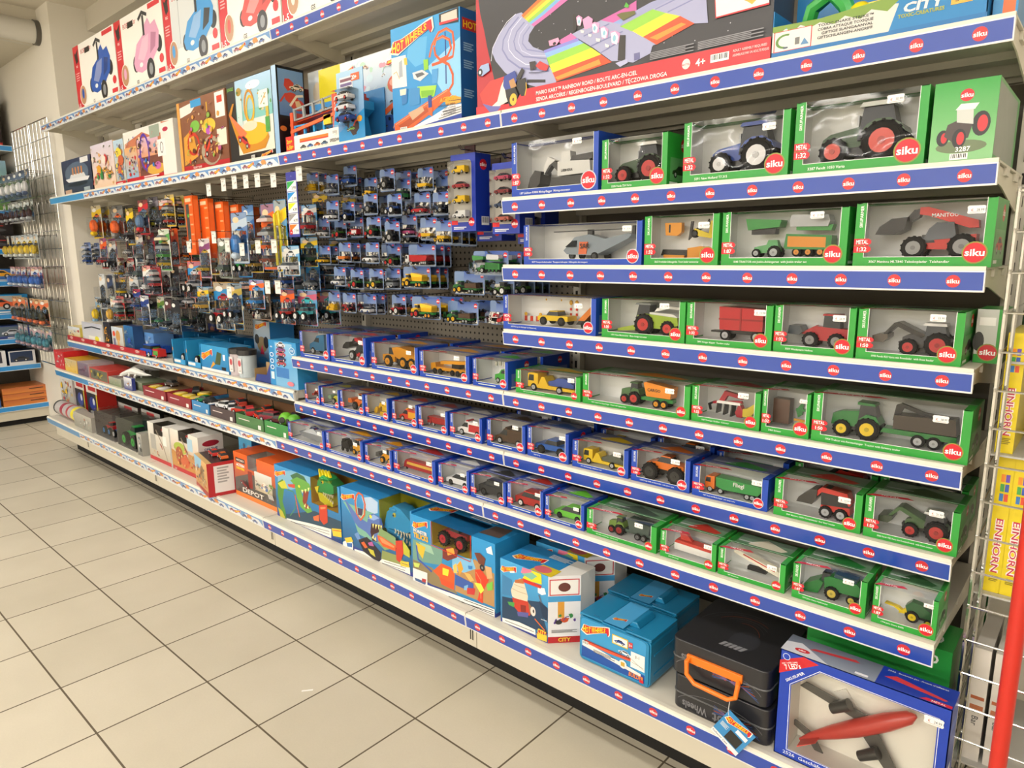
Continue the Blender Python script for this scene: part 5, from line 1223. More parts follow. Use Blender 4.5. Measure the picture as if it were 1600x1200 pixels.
def ship(A, w, h):
    A.rect(0, 0, w, h, '#20263c', '#39405a'); A.rect(0, .05 * h, w, .35 * h, '#2c3050', '#3a4a58'); A.ell(.5 * w, .6 * h, .4 * w, .3 * h, '#5a6a80')
    A.poly([(.1 * w, .48 * h), (.2 * w, .38 * h), (.85 * w, .36 * h), (.92 * w, .45 * h), (.6 * w, .5 * h)], '#e6e6ea'); A.poly([(.25 * w, .48 * h), (.3 * w, .58 * h), (.75 * w, .58 * h), (.8 * w, .46 * h)], '#d8dade')
    for i in range(4): A.rect((.36 + i * .1) * w, .56 * h, (.40 + i * .1) * w, .76 * h, '#d8863a')
    A.ell(.5 * w, .3 * h, .34 * w, .06 * h, '#1c2434'); A.rect(.05 * w, .06 * h, .28 * w, .18 * h, '#c8a890'); A.rect(.7 * w, .06 * h, .9 * w, .18 * h, '#9aa8b0'); A.rect(.66 * w, .84 * h, .92 * w, .98 * h, '#e8e8e8')
carton(-5.62, -5.05, 1.66, ZA + S0, .235, .16, '#1c2030', ship, 'dark navy carton with a four-funnelled ocean liner, at the left end', lambda A, w, h: A.rect(0, 0, w, h, '#14161e'))
for i, (x0, lab) in enumerate([(-4.1, 'red topped figure set just showing behind the blue and yellow vehicle carton'), (-3.1, 'silver and red figure pack showing above the yellow slide carton')]):
    carton(x0, x0 + .2, 1.82, ZA + S0, .33, .08, '#8a2a2e', misc('#b8262e', '#c84a48', ['#222', '#ddd', '#e8e0d8'], 31 + i, n=8), lab)
# orange car hauler in its open tray
t = thing('car_hauler_set', 'open tray pack with orange and blue two-deck car hauler', 'toy set', (-2.66, 1.615, ZA + S0))
m = MB(); m.box(0, .5, 0, .12, 0, .002, '#e8e4de'); m.box(0, .5, 0, .002, 0, .06, '#e8e4de'); m.box(0, .5, .118, .12, 0, .2, '#3a90d0')
A = Art(m, (0, 0, 0), (1, 0, 0), (0, 0, 1)); A.rect(0, 0, .5, .06, '#efece6'); A.rect(.1, .035, .3, .045, '#e87a2a'); A.rect(.1, .03, .3, .035, '#d83030')
for i, c in enumerate(('#555', '#3a6ab8', '#e07030', '#4a6a8a')): A.car(.1 + .05 * i, .004, .045, c)
A.rect(0, .0, .06, .062, '#cc2828'); A.text('2m+', .006, .035, .016, '#ffd21f', maxw=.048, bold=.04); A.text('6.5ft+', .006, .012, .016, '#ffd21f', maxw=.048, bold=.04); A.text('SPEEDWAY HAULER', .31, .01, .012, '#222', w=.15); A.flame(.38, .045, .1, .04); A.bars(.33, .034, .025, .016); A.rect(.47, .02, .483, .034, '#cc2030')
m.build('tray', t)
m = MB(); O = '#e2512a'
for z, c in ((.06, '#2f9ede'), (.125, '#8f9496')):
    q = MB() if False else m
    q.push(Matrix.Translation((0, 0, z)) @ Matrix.Rotation(-.06 if z > .1 else 0, 4, 'Y'))
    q.box(.02, .30, .03, .034, 0, .006, c, 'gloss'); q.box(.02, .30, .03, .034, .042, .048, c, 'gloss')
    for i in range(5): q.prism([(.02 + i * .068, 0), (.034 + i * .068, 0), (.03 + i * .068, .048), (.02 + i * .068, .048)], .028, .036, c, 'gloss')
    for i in range(4): toy_q = None; q.push(Matrix.Translation((.035 + i * .068, .06, .006))); toy_into(q, 'car', .05, dict(a=('#c03030', '#3050a8', '#e0a030', '#444')[i]), False); q.pop()
    q.box(.02, .30, .04, .1, -.004, 0, O, 'gloss'); q.pop()
m.box(.0, .32, .024, .1, .042, .052, O, 'gloss'); m.box(.0, .02, .024, .1, .01, .16, O, 'gloss'); m.box(.30, .325, .024, .1, .05, .19, O, 'gloss'); m.prism([(0, .09), (.32, .125), (.32, .112), (0, .078)], .022, .03, '#f06a3a', 'gloss')
for i in range(5): m.box(.325 + i * .02, .335 + i * .02, .024, .1, .165, .185, O, 'gloss')
m.box(.32, .43, .024, .1, .155, .168, O, 'gloss'); m.prism([(.30, .03), (.33, .15), (.46, .15), (.46, .12), (.42, .1), (.44, .03)], .02, .1, '#2ba0dc', 'gloss'); m.prism([(.35, .1), (.36, .125), (.45, .125), (.44, .1)], .018, .022, '#1c2024', 'gloss'); m.box(.24, .29, .022, .04, .085, .12, '#e8c828', 'gloss')
for x in (.06, .12, .22, .36, .42): wheel_into(m, x, .03, .025, .02, '#333', -1)
m.build('toy_car_hauler', t)
# blister set leaning against it
t = thing('blister_pack', 'blue blister card of stacked toy cars leaning against the orange hauler', 'blister pack', (-2.27, 1.60, ZA + S0), .0)
m = MB(); m.box(0, .16, 0, .002, 0, .24, '#2f7fc0'); A = Art(m, (0, 0, 0), (1, 0, 0), (0, 0, 1)); A.rect(0, 0, .16, .24, '#3a78b8', '#a8cce8'); A.poly([(0, 0), (.16, .0), (.16, .1), (.0, .03)], '#2a8ac8'); scatter(A, .03, .0, .15, .09, ['#d8502a', '#7ab83a', '#3a2a2a', '#e8a030'], 9, 6, .25); A.rect(.02, .17, .1, .22, '#d8dce4'); A.rect(.09, .2, .14, .225, '#e0602a'); A.text('20+', .095, .205, .014, '#fff', bold=.03)
for i in range(3): A.rect(.025, .172 + i * .016, .095, .182 + i * .016, ('#3a4a6a', '#6a5a8a', '#7a4a5a')[i])
m.push(Matrix.Rotation(0, 4, 'X')); o = m.build('card', t)
for i, c in enumerate(('#2a4a9a', '#e8e8ea', '#e6e0da')):
    m = MB(); toy_into(m, 'car', .085, dict(a=c, b='#c33')); m.build('toy_car', t, (.03, -.02, .06 + i * .036))
m = MB(); m.box(.02, .13, -.042, -.001, .05, .17, '#fff', 'blister', 'k'); m.build('blister', t)
# snake set in open tray
t = thing('snake_playset', 'open blue tray pack with green toy snake and slime-edged printed front', 'toy set', (-.648, 1.612, ZA + S0))
W = .40; m = MB(); B2 = '#1d7fbf'
m.box(0, W, 0, .14, 0, .002, B2); m.box(0, W, .138, .14, 0, .26, B2); m.box(0, .002, 0, .14, 0, .1, B2); m.box(W - .002, W, 0, .14, 0, .12, B2)
m.prism([(0, 0), (W, 0), (W, .068), (.32, .078), (.22, .068), (.1, .065), (0, .061)], 0, .002, B2)
A = Art(m, (0, 0, 0), (1, 0, 0), (0, 0, .68)); A.rect(0, 0, W, .02, '#1a72b4'); A.poly([(.0, .022), (.235, .018), (.25, .09), (.2, .1), (.07, .09), (.0, .085)], '#d8d6d0')
A.poly([(0, .085), (.01, .07), (.03, .09), (.04, .068), (.06, .09), (.08, .075), (.1, .085), (.13, .072), (.15, .088), (.18, .07), (.2, .09), (.23, .075), (.25, .1), (.23, .112), (.1, .096), (0, .1)], '#7a9a3a')
A.rect(.004, .02, .085, .082, '#c82a30'); A.rect(.006, .022, .083, .080, '#e4e2dc'); A.ring(.03, .05, .022, .022, .006, '#5f8a3a', 16, 1.2, 4.6); A.rect(.05, .034, .06, .055, '#777'); A.poly([(.062, .03), (.08, .03), (.07, .05)], '#5a8ab8'); A.ell(.03, .03, .006, .003, '#456')
for i, s in enumerate(('TOXIC SNAKE STRIKE\u2122', 'COBRA ATTAQUE TOXIQUE', 'GIFTIGE SLANGAANVAL', 'GIFTSCHLANGEN-ANGRIFF')): A.text(s, .205, .072 - i * .012, .0078, '#2a2a2a', al='r', bold=.03, maxw=.108 - .008 * (i == 2))
A.text('CITY', .258, .062, .024, '#ece6e0', w=.07, bold=.06, slant=.1); A.text('TOXIC-CREATURES', .25, .048, .010, '#a8b030', w=.08, bold=.05); A.rect(.34, .055, .375, .08, '#e8b048'); A.text('5-8', .347, .062, .011, '#3a2a1a', bold=.02); A.ell(.29, .105, .02, .008, '#2a3a3a')
Art(m, (W, 0, 0), (0, 1, 0), (0, 0, 1)).rect(0, 0, .14, .12, '#2a86c4')
m.build('tray', t)
m = MB(); m.tube([(.05, .05, .04), (.07, .04, .1), (.11, .03, .12), (.14, .03, .09), (.16, .04, .04)], .016, '#35a84a', 'gloss', 8); m.ball((.1, .035, .13), .03, .025, .016, '#3cb850'); m.build('toy_snake', t, smooth=True)
m = MB(); m.ball((.17, .03, .07), .022, .02, .02, '#e8d81e'); m.ball((.2, .05, .11), .028, .02, .014, '#e8d81e'); m.box(.15, .23, .03, .07, .06, .085, '#e8d81e', 'gloss'); m.box(.22, .29, .03, .08, .08, .11, '#c8242e', 'gloss'); m.ball((.25, .05, .12), .03, .02, .012, '#d42a34'); m.build('toy_vehicle', t, smooth=True)
carton(-.244, -.205, 1.64, ZA + S0, .2, .1, '#2a86c4', lambda A, w, h: (A.rect(0, 0, w, h, '#3a92cc', '#2a7ab8'), A.rect(.1 * w, .3 * h, .8 * w, .9 * h, '#e8e4e0'), A.rect(.4 * w, .05 * h, .9 * w, .3 * h, '#e0703a')), 'slim blue carton at the right end beside the snake set')

# --- bottom deck -------------------------------------------------
ZQ = ZH + S0
t = thing('airliner_box', 'large blue window box with a red and grey toy airliner', 'toy box', (-.478, 1.436, ZQ))
W, H, D = .327, .258, .075; c = '#1c3fae'; m = MB(); P = [(.03, .022), (W - .02, .022), (W - .022, .229), (W - .15, .231), (.086, .234), (.028, .18)]
O = [(0, 0), (W, 0), (W, H), (0, H)]
# frame around the window
fr = [((0, 0), (W, 0), P[1], P[0]), ((W, 0), (W, H), P[2], P[1]), ((W, H), (W - .15, H), P[3], P[2]), ((W - .15, H), (.07, H), P[4], P[3]), ((.07, H), (0, H), P[5], P[4]), ((0, H), (0, 0), P[0], P[5])]
for q in fr: m.add([(a, 0, b) for a, b in q], [(0, 1, 2, 3)], c)
m.box(0, W, D - .002, D, 0, H, c); m.box(0, .002, 0, D, 0, H, c); m.box(W - .002, W, 0, D, 0, H, c); m.box(0, W, 0, D, 0, .002, c); m.box(0, W, 0, D, H - .002, H, c)
m.add([(.004, D - .012, .004), (W - .004, D - .012, .004), (W - .004, D - .012, H - .004), (.004, D - .012, H - .004)], [(0, 1, 2, 3)], '#efece0')
for i in range(6):
    a, b = P[i], P[(i + 1) % 6]; m.add([(a[0], 0, a[1]), (b[0], 0, b[1]), (b[0], D - .012, b[1]), (a[0], D - .012, a[1])], [(0, 1, 2, 3)], '#e6e4da')
A = Art(m, (0, 0, 0), (1, 0, 0), (0, 0, 1))
A.line([(a[0] + (a[0] - W / 2) * .02, a[1] + (a[1] - H / 2) * .02) for a in P + P[:1]], .0014, '#e8ecf4')
A.poly([(0, .198), (0, .23), (.05, .2565), (.082, .25)], '#c8242e'); A.text("7 LED's", .014, .212, .011, '#fff', rot=.45, bold=.03, w=.036); A.text('mit / with / avec', .006, .222, .004, '#fff', rot=.45); A.text('SIKUSUPER', .018, .184, .006, '#f0f2f8', rot=.74, w=.05, bold=.03); A.ell(.014, .243, .008, .008, '#c8d0e8'); A.ell(.014, .243, .0065, .0065, '#1c3fae')
A.text('2526  Gesch\u00e4ftsflugzeug', .02, .008, .008, '#e8ecf4', w=.13)
T = Art(m, (0, 0, H), (1, 0, 0), (0, 1, 0)); T.rect(0, 0, .19, D, '#8a94a4', '#5a6272'); T.poly([(0, 0), (.1, 0), (.03, .05), (0, .04)], '#c8ccd4'); T.ell(.04, .02, .016, .008, '#c8242e'); T.text('siku', .032, .017, .007, '#fff'); T.poly([(.05, .035), (.15, .05), (.14, .058), (.06, .045)], '#b8343c'); T.rect(.15, .006, .175, .014, '#e8e8ec'); T.rect(.19, 0, W, D, '#1636a0'); T.poly([(.2, .035), (.31, .02), (.315, .026), (.22, .05)], '#c83a42'); T.poly([(.27, .002), (.325, .002), (.325, .012), (.28, .012)], '#d01c3c'); T.text('METAL', .29, .004, .006, '#fff'); T.text('2526  Business Jet  Avion d\u2019affaires', .2, .062, .005, '#e8ecf4', w=.11)
S = Art(m, (W, 0, 0), (0, 1, 0), (0, 0, 1)); S.rect(0, 0, D, H, '#1a3ba4'); S.rect(.02, .05, .05, .12, '#e6e6e6'); S.rect(.0, .2, D, .22, '#2a5ac8')
m.build('carton', t)
f = MB(); f.add([(a, .001, b) for a, b in P], [tuple(range(6))], '#fff', 'film'); f.build('window_film', t)
# the airliner, seen from above inside the box
m = MB(); RD, GY = '#c8463c', '#57554f'
Rt = Matrix.Translation((.156, .035, .116)) @ Matrix.Rotation(-.642, 4, 'Y') @ Matrix.Scale(1.2, 4); m.push(Rt)
m.tube([(-.115, 0, 0), (-.09, 0, .002), (-.04, 0, .001), (.0, 0, 0), (.06, 0, 0), (.1, 0, 0), (.112, 0, 0)], 1, RD, 'gloss', 16, [.003, .007, .013, .0155, .0155, .011, .003])
m.build('toy_airliner', t, smooth=True)
AP = t.children[-1]
def wingm(pts, y0, y1, nm, col=GY):
    q = MB(); q.push(Rt); q.prism(pts, y0, y1, col, 'gloss'); q.build(nm, AP, bevel=.0008)
wingm([(.03, .012), (.005, .012), (-.06, .09), (-.045, .093)], .006, .010, 'wing'); wingm([(.03, -.012), (.0, -.012), (.005, -.1), (.022, -.1)], .006, .010, 'wing')
wingm([(-.085, .006), (-.1, .004), (-.115, .035), (-.103, .036)], .0, .003, 'tailplane'); wingm([(-.085, -.004), (-.1, -.004), (-.1, -.04), (-.088, -.04)], .0, .003, 'tailplane')
wingm([(-.11, .0), (-.07, .0), (-.11, .002)], -.03, 0, 'tail_fin', RD)
for zz_ in (.042, -.045):
    q = MB(); q.push(Rt); q.cyl((-.02, -.004, zz_), .009, .036, 'x', 14, '#3c3b38', 'gloss', .011); q.build('engine', AP, smooth=True)
m = MB(); m.push(Rt).box(-.06, .05, .02, .05, -.006, .006, '#e8e6dc'); m.box(-.012, .012, .02, .05, -.06, .06, '#e8e6dc'); m.build('inner_tray', t)
sticker(t, W - .028, .222, 1.15, '24.99')
t2 = carton(-.485, -.185, 1.64, ZQ, .268, .13, '#2a9440', lambda A, w, h: (A.rect(0, 0, w, h, '#2a9440', '#2f9c46'), A.poly([(.12 * w, .88 * h), (.16 * w, h), (.34 * w, h), (.26 * w, .9 * h)], '#c4242e'), A.text('SIKUWORLD', .3 * w, .86 * h, .085 * h, '#eef4ee', w=.62 * w, bold=.04), A.text('50', .18 * w, .92 * h, .04 * h, '#fff'), A.ell(.06 * w, .93 * h, .012, .01, '#d8e8d0')), 'green carton with large pale lettering standing behind the airliner box', lambda A, w, h: (A.rect(0, 0, w, h, '#2f8a3c', '#37963f'), A.ell(.5 * w, .4 * h, .4 * w, .2 * h, '#1f5a2c'), A.line([(.1 * w, .2 * h), (.5 * w, .7 * h), (.9 * w, .4 * h)], .01, '#123')), top=lambda A, w, d: (A.rect(0, 0, w, d, '#2a9440'), A.poly([(.1 * w, 0), (.3 * w, 0), (.2 * w, d), (.05 * w, d)], '#c4242e'), A.text('SIKUWORLD', .3 * w, .2 * d, .3 * d, '#eef4ee', w=.62 * w, bold=.04)))

def rounded(w, h, r, n=4):
    P = []
    for cx, cz, a0 in ((w - r, r, -PI / 2), (w - r, h - r, 0), (r, h - r, PI / 2), (r, r, PI)):
        P += [(cx + r * math.cos(a0 + PI / 2 * i / n), cz + r * math.sin(a0 + PI / 2 * i / n)) for i in range(n + 1)]
    return P
def hwcase(loc, lab, rz=0):
    W, H, D = .226, .135, .145; t = thing('carry_case', lab, 'toy case', loc, rz, 'blue carry cases'); BC = '#1d7fae'
    m = MB(); m.prism([(p[0], p[1]) for p in rounded(W, H, .014)], .004, D, BC, 'gloss'); m.prism([(p[0] + .004, p[1] + .004) for p in rounded(W - .008, H - .008, .012)], 0, .004, BC, 'gloss')
    for x in (-.002, W - .004):
        for z in (.03, .085): m.box(x, x + .006, .02, D - .02, z, z + .006, BC, 'gloss')
    m.box(.0, .075, .004, D, H - .004, H + .004, BC, 'gloss'); m.box(.15, W, .004, D, H - .004, H + .004, BC, 'gloss')
    for x in (.06, .165): m.box(x - .02, x, .012, .014, H + .004, H + .006, '#155f88', 'gloss')
    m.build('case', t, bevel=.002)
    m = MB(); m.prism([(.142, H + .004), (.152, H + .02), (.166, H + .02), (.176, H + .004)], .03, D - .03, BC, 'gloss'); m.build('handle', t, bevel=.003)
    m = MB(); A = Art(m, (0, -.0006, 0), (1, 0, 0), (0, 0, 1)); A.poly([(p[0] + .008, p[1] + .01) for p in rounded(W - .02, H - .016, .01)], '#3a96cc'); A.poly([(.01, .012), (W - .014, .012), (W - .014, .035), (.1, .05), (.01, .045)], '#1f4fa0'); A.poly([(.012, .045), (.015, .06), (.2, .035), (.2, .026)], '#e8e6e2'); A.lines(.05, .045, .07, 3, .002, '#555')
    A.flame(.01, H - .05, .088, .04); A.rect(.11, H - .045, .16, H - .018, '#d8b83a'); A.rect(.113, H - .042, .157, H - .021, '#f2efe6'); A.car(.117, H - .04, .034, '#2a4a9a'); A.rect(.162, H - .038, .174, H - .022, '#c83a40'); A.text('3+', .163, H - .034, .007, '#fff')
    A.line([(.02, .062), (.1, .06), (.17, .064)], .01, '#d8543a'); A.line([(.02, .064), (.17, .066)], .003, '#8a2a22'); A.car(.13, .07, .04, '#dfe4ea', rot=-.1); A.rect(.17, .045, .212, .09, '#eeece6'); A.text('3-1', .183, .075, .008, '#333'); A.line([(.172, .06), (.21, .055)], .001, '#777'); A.line([(.172, .068), (.21, .05)], .001, '#777'); A.ell(.146, .042, .012, .012, '#e8e6e2'); A.rect(.14, .036, .152, .048, '#c8a03a'); A.bars(.014, .05, .02, .012); A.text('BUILDER', .165, .018, .012, '#e8862e', w=.045, bold=.05, slant=.1); A.rect(.198, .012, .21, .02, '#cc2030')
    T = Art(m, (0, 0, H + .0045), (1, 0, 0), (0, 1, 0)); T.rect(.077, .004, .14, D, '#4fa6dc'); T.flame(.09, .03, .035, .02)
    m.build('paper_sleeve', t); return t
hwcase((-1.034, 1.448, ZQ), 'blue plastic carry case with picture sleeve, the front one of two')
hwcase((-1.05, 1.61, ZQ), 'blue plastic carry case with picture sleeve, behind the other blue case')
# two black storage cases
for k, (z, lab) in enumerate(((0, 'black storage case under the one with the orange handle'), (.094, 'black storage case with orange handle, stacked on another case'))):
    W, H, D = .245, .09, .26; t = thing('storage_case', lab, 'toy case', (-.735 - .008 * k, 1.436, ZQ + z + .0003), 0, 'black storage cases'); m = MB()
    pl = [(p[0], p[1] * D / .26) for p in rounded(W, D, .02)]
    m.push(Matrix.Translation((0, 0, 0))); n = len(pl)
    m.add([(a, b, 0) for a, b in pl] + [(a, b, H) for a, b in pl], [tuple(range(n))[::-1], tuple(range(n, 2 * n))] + [(i, (i + 1) % n, (i + 1) % n + n, i + n) for i in range(n)], '#26262a', 'gloss')
    m.build('case_body', t, smooth=True, bevel=.002)
    r_ = MB(); r_.tube([(a, b, H * .48) for a, b in pl] + [(pl[0][0], pl[0][1], H * .48)], .0022, '#5a5c5e', 'gloss', 6); r_.build('rim', t, smooth=True)
    m = MB(); A = Art(m, (0, -.0008, 0), (1, 0, 0), (0, 0, 1)); A.text('Hot', W * .66, H * (.62 if k else .3), .026, '#b8421e' if k else '#6c6c70', rot=PI, w=.055, bold=.04); A.text('Wheels', W * .38, H * (.62 if k else .3), .02, '#77777b', rot=PI, w=.065, bold=.03); A.ring(W * .5, H * .15, W * .46, H * .5, .0014, '#6c6c70', 24, .3, PI - .3)
    for i in range(7): A.line([(W * .45, H * (.3 + .04 * i)), (W * .7, H * (.42 - .02 * i)), (W * (.92 - .02 * i), H * (.1 + .07 * i))], .0012, ('#3f5f9a', '#4a6ab0', '#b8562a')[i % 3])
    if k:
        T = Art(m, (0, 0, H + .0012), (1, 0, 0), (0, 1, 0)); T.ell(W * .6, D * .35, .035, .05, '#33343a')
        for i in range(6): T.ring(W * .5, D * .4, .05 + .012 * i, .07 + .01 * i, .0012, ('#9a4a28', '#45464c', '#5a5b62')[i % 3], 18, .4 + .2 * i, 1.9 + .2 * i)
        for i in range(5): T.poly([(W * .42 + .012 * i, D * .16), (W * .42 + .012 * i + .008, D * .16), (W * .45 + .012 * i + .01, D * .24), (W * .45 + .012 * i, D * .24)], '#8a8b90')
    m.build('printed_graphics', t)
    if k:
        m = MB(); a = '#f07a1c'; m.tube([(.052, -.004, .054), (.05, -.016, .05), (.054, -.021, .02), (.075, -.022, .004), (.16, -.022, .0), (.178, -.021, .012), (.18, -.016, .042), (.176, -.004, .046)], .006, a, 'gloss', 8); m.box(.045, .185, -.007, .001, .042, .062, a, 'gloss'); m.build('handle', t, smooth=True, bevel=.001)
        m = MB(); m.push(Matrix.Translation((.16, -.034, -.10)) @ Matrix.Rotation(.55, 4, 'Y')); m.box(-.035, .04, 0, .0012, -.005, .078, '#2f86c0'); A = Art(m, (0, 0, 0), (1, 0, 0), (0, 0, 1)); A.rect(-.035, -.005, .04, .078, '#3a8ac4'); A.rect(-.035, -.005, .04, .007, '#e8e8ea'); A.text('Collector Case', -.032, -.001, .005, '#223'); A.flame(-.03, .05, .06, .026); A.rect(-.005, .01, .03, .04, '#2a2a28'); A.rect(.005, .045, .034, .056, '#efeff0'); A.lines(-.03, .04, .02, 5, .0015, '#cfe0ec'); m.build('hang_tag', t)
        m = MB(); m.tube([(.165, -.02, .004), (.168, -.034, -.02), (.17, -.034, -.03)], .0008, '#d8d8d8', 'gloss', 5); m.build('tag_string', t)
# chamfered city boxes
def citybox(loc, rz, lab):
    t = thing('chamfered_carton', lab, 'toy box', loc, rz, 'angled corner cartons'); W, H = .19, .21; P = [(0, 0), (W, 0), (W + .065, .07), (W + .065, .14), (0, .14)]; m = MB(); n = len(P)
    m.add([(a, b, 0) for a, b in P] + [(a, b, H) for a, b in P], [tuple(range(n))[::-1], tuple(range(n, 2 * n))] + [(i, (i + 1) % n, (i + 1) % n + n, i + n) for i in range(n)], '#e6e4e0')
    A = Art(m, (0, 0, 0), (1, 0, 0), (0, 0, 1)); A.rect(0, 0, W, H, '#2f6a9a', '#4aa8e0'); A.rect(0, 0, W, .012, '#2a3a8e'); A.trace(T_CITY, W, H); A.flame(.004, H - .04, .062, .028); A.text('CITY', .152, .02, .016, '#e8c43a', w=.034, bold=.06)
    c = math.sqrt(.065 ** 2 + .07 ** 2); S = Art(m, (W, 0, 0), (.065 / c, .07 / c, 0), (0, 0, 1)); S.rect(0, 0, c, H, '#e6e6ea'); S.poly([(0, .02), (c, .02), (c, .0), (0, .0)], '#b8242c'); S.rect(.004, .15, c - .004, .2, '#c8323a'); S.rect(.007, .153, c - .007, .197, '#efeeec'); S.ell(c / 2, .175, .018, .014, '#6a3a34'); S.rect(0, .13, c, .148, '#4aa0d8'); S.rect(c * .3, .08, c * .5, .13, '#d89a3a'); scatter(S, .01, .05, c - .01, .1, ['#3a8a4a', '#5a3a8a', '#c8502a', '#333'], 10, 4, .2); S.lines(.01, .04, c - .02, 3, .002, '#888'); S.text('CITY', .03, .005, .012, '#f0c83a', bold=.05)
    T = Art(m, (0, 0, H), (1, 0, 0), (0, 1, 0)); T.rect(0, 0, W, .14, '#2a86c4'); T.flame(.02, .03, .1, .05); T.poly([(.12, .0), (.2, .0), (.2, .05), (.13, .05)], '#d8c02a'); T.ell(.15, .025, .03, .02, '#d86a78'); T.lines(.11, .12, .08, 4, .004, '#dfe8f0')
    m.build('printed_carton', t); return t
citybox((-1.335, 1.452, ZQ), -.02, 'chamfered blue and white city set carton with an ice cream tower picture, front one')
citybox((-1.33, 1.62, ZQ), 0, 'chamfered blue and white city set carton, behind the identical front one')
def scene_city(A, w, h):
    bg(A, w, h, '#2f7fb4', '#2f96d4'); A.rect(0, 0, w, .018, '#2a3a8e'); A.trace(T_MON, w, h, -.010)
    A.text('MONSTER', .012, .185, .012, '#f4ece0', w=.07, bold=.05); A.text('TRUCKS', .012, .165, .018, '#f0b428', w=.075, bold=.07); A.flame(.008, .2, .075, .034)
def top_mt(A, w, d):
    A.rect(0, 0, w * .22, d, '#2288c4'); A.k -= 1; A.rect(w * .22, .62 * d, w, d, '#2288c4'); A.k -= 1; A.rect(w * .66, 0, w, d * .62, '#2288c4'); A.flame(.02 * w, .35 * d, .2 * w, .3 * d); A.lines(.3 * w, .9 * d, .3 * w, 3, .005, '#dfeaf2'); A.poly([(.74 * w, .3 * d), (.95 * w, .35 * d), (.93 * w, .7 * d), (.76 * w, .65 * d)], '#5a4a44')
t = carton(-1.754, -1.360, 1.456, ZQ, .245, .165, '#2288c4', scene_city, 'large bright blue carton with windowed monster truck', lambda A, w, h: (A.rect(0, 0, w, h, '#2288c4'), A.lines(.2 * w, .4 * h, .5 * w, 4, .004, '#cfe4f0'), A.rect(0, 0, w, .05 * h, '#2a3a8e')), cut=(.103, .162, .292, .245, '#e8c83a'), top=lambda A, w, d: top_mt(A, w, d) if False else (A.rect(0, 0, w, d, '#2288c4'), A.flame(.03 * w, .4 * d, .22 * w, .35 * d), A.lines(.45 * w, .85 * d, .3 * w, 4, .006, '#dfeaf2'), A.poly([(.74 * w, .2 * d), (.95 * w, .25 * d), (.93 * w, .7 * d), (.76 * w, .65 * d)], '#5a4a44')))
toy_part(t, 'toy_monster_truck', 'monster_truck', .13, dict(a='#a8343a', b='#c83040'), (.115, .05, .163))
def dino(A, w, h, tr, dx, g):
    bg(A, w, h, '#23507e', '#3a96d4'); A.rect(0, 0, w, .016, '#2a3a8e'); A.trace(tr, w, h, dx); A.flame(.004, h - .05, .085, .034)
def dtop(A, w, d): A.rect(0, 0, w, d, '#2a86c4'); A.flame(.03 * w, .3 * d, .34 * w, .5 * d); A.lines(.42 * w, .8 * d, .2 * w, 3, .006, '#dfe8f0'); A.poly([(.7 * w, .64 * d), (w, .64 * d), (w, d), (.66 * w, d)], '#e9e2dc'); A.poly([(.74 * w, .7 * d), (.9 * w, .72 * d), (.84 * w, .95 * d)], '#6a3a3a')
def dhead(t, ox, oy, oz, s, c, c2, crest):
    m = MB(); m.push(Matrix.Translation((ox, oy, oz)) @ Matrix.Scale(s, 4))
    m.prism([(0, .35), (.08, .75), (.3, .95), (.55, .92), (.95, .72), (1, .5), (.8, .42), (.35, .4)], -.25, .25, c, 'gloss', .7); m.prism([(.05, .35), (.35, .36), (.9, .14), (.88, .02), (.5, -.02), (.15, .08)], -.22, .22, c2, 'gloss')
    for i in range(6):
        x = .42 + .1 * i; m.cyl((x, -.22, .43), .035, -.12, 'z', 6, '#f2eccf', 'gloss', .004); m.cyl((x - .04, -.2, .3 - .035 * i), .03, .11, 'z', 6, '#f2eccf', 'gloss', .004)
    m.ball((.36, -.2, .74), .06, .04, .06, '#e8c420' if c != '#2f9ad0' else '#d8c840'); m.ball((.36, -.235, .74), .025, .02, .03, '#111'); m.ball((.86, -.16, .68), .04, .04, .03, mixc(c, '#000', .3)); m.ball((.3, -.18, .86), .14, .07, .04, c)
    if crest:
        for i in range(4): m.prism([(.1 + .14 * i, .8 + .04 * i), (.22 + .14 * i, .82 + .03 * i), (.08 + .14 * i, 1.12)], -.16 + .02 * i, -.08 + .02 * i, '#f0dc28', 'gloss')
        m.prism([(-.05, .5), (.2, .6), (.1, .3)], -.26, -.2, '#f0dc28', 'gloss')
    m.build('toy_monster_head', t, bevel=.0015)
t = carton(-2.190, -1.770, 1.47, ZQ, .245, .165, '#2a86c4', lambda A, w, h: dino(A, w, h, T_SHARK, -.035, 2), 'blue carton with a turquoise dinosaur head showing at its window', cut=(.238, .08, .412, .245, '#d0c82a'), top=None)
dhead(t, .247, .05, .082, .155, '#2f9ad0', '#2f9ad0', False)
t = carton(-2.685, -2.20, 1.472, ZQ, .235, .165, '#2a86c4', lambda A, w, h: dino(A, w, h, T_DRAG, .005, 1), 'blue carton with a green and yellow dragon head showing at its window', cut=(.28, .125, .47, .235, '#d8a82a'))
dhead(t, .295, .045, .128, .125, '#2f9a50', '#d8d02a', True)
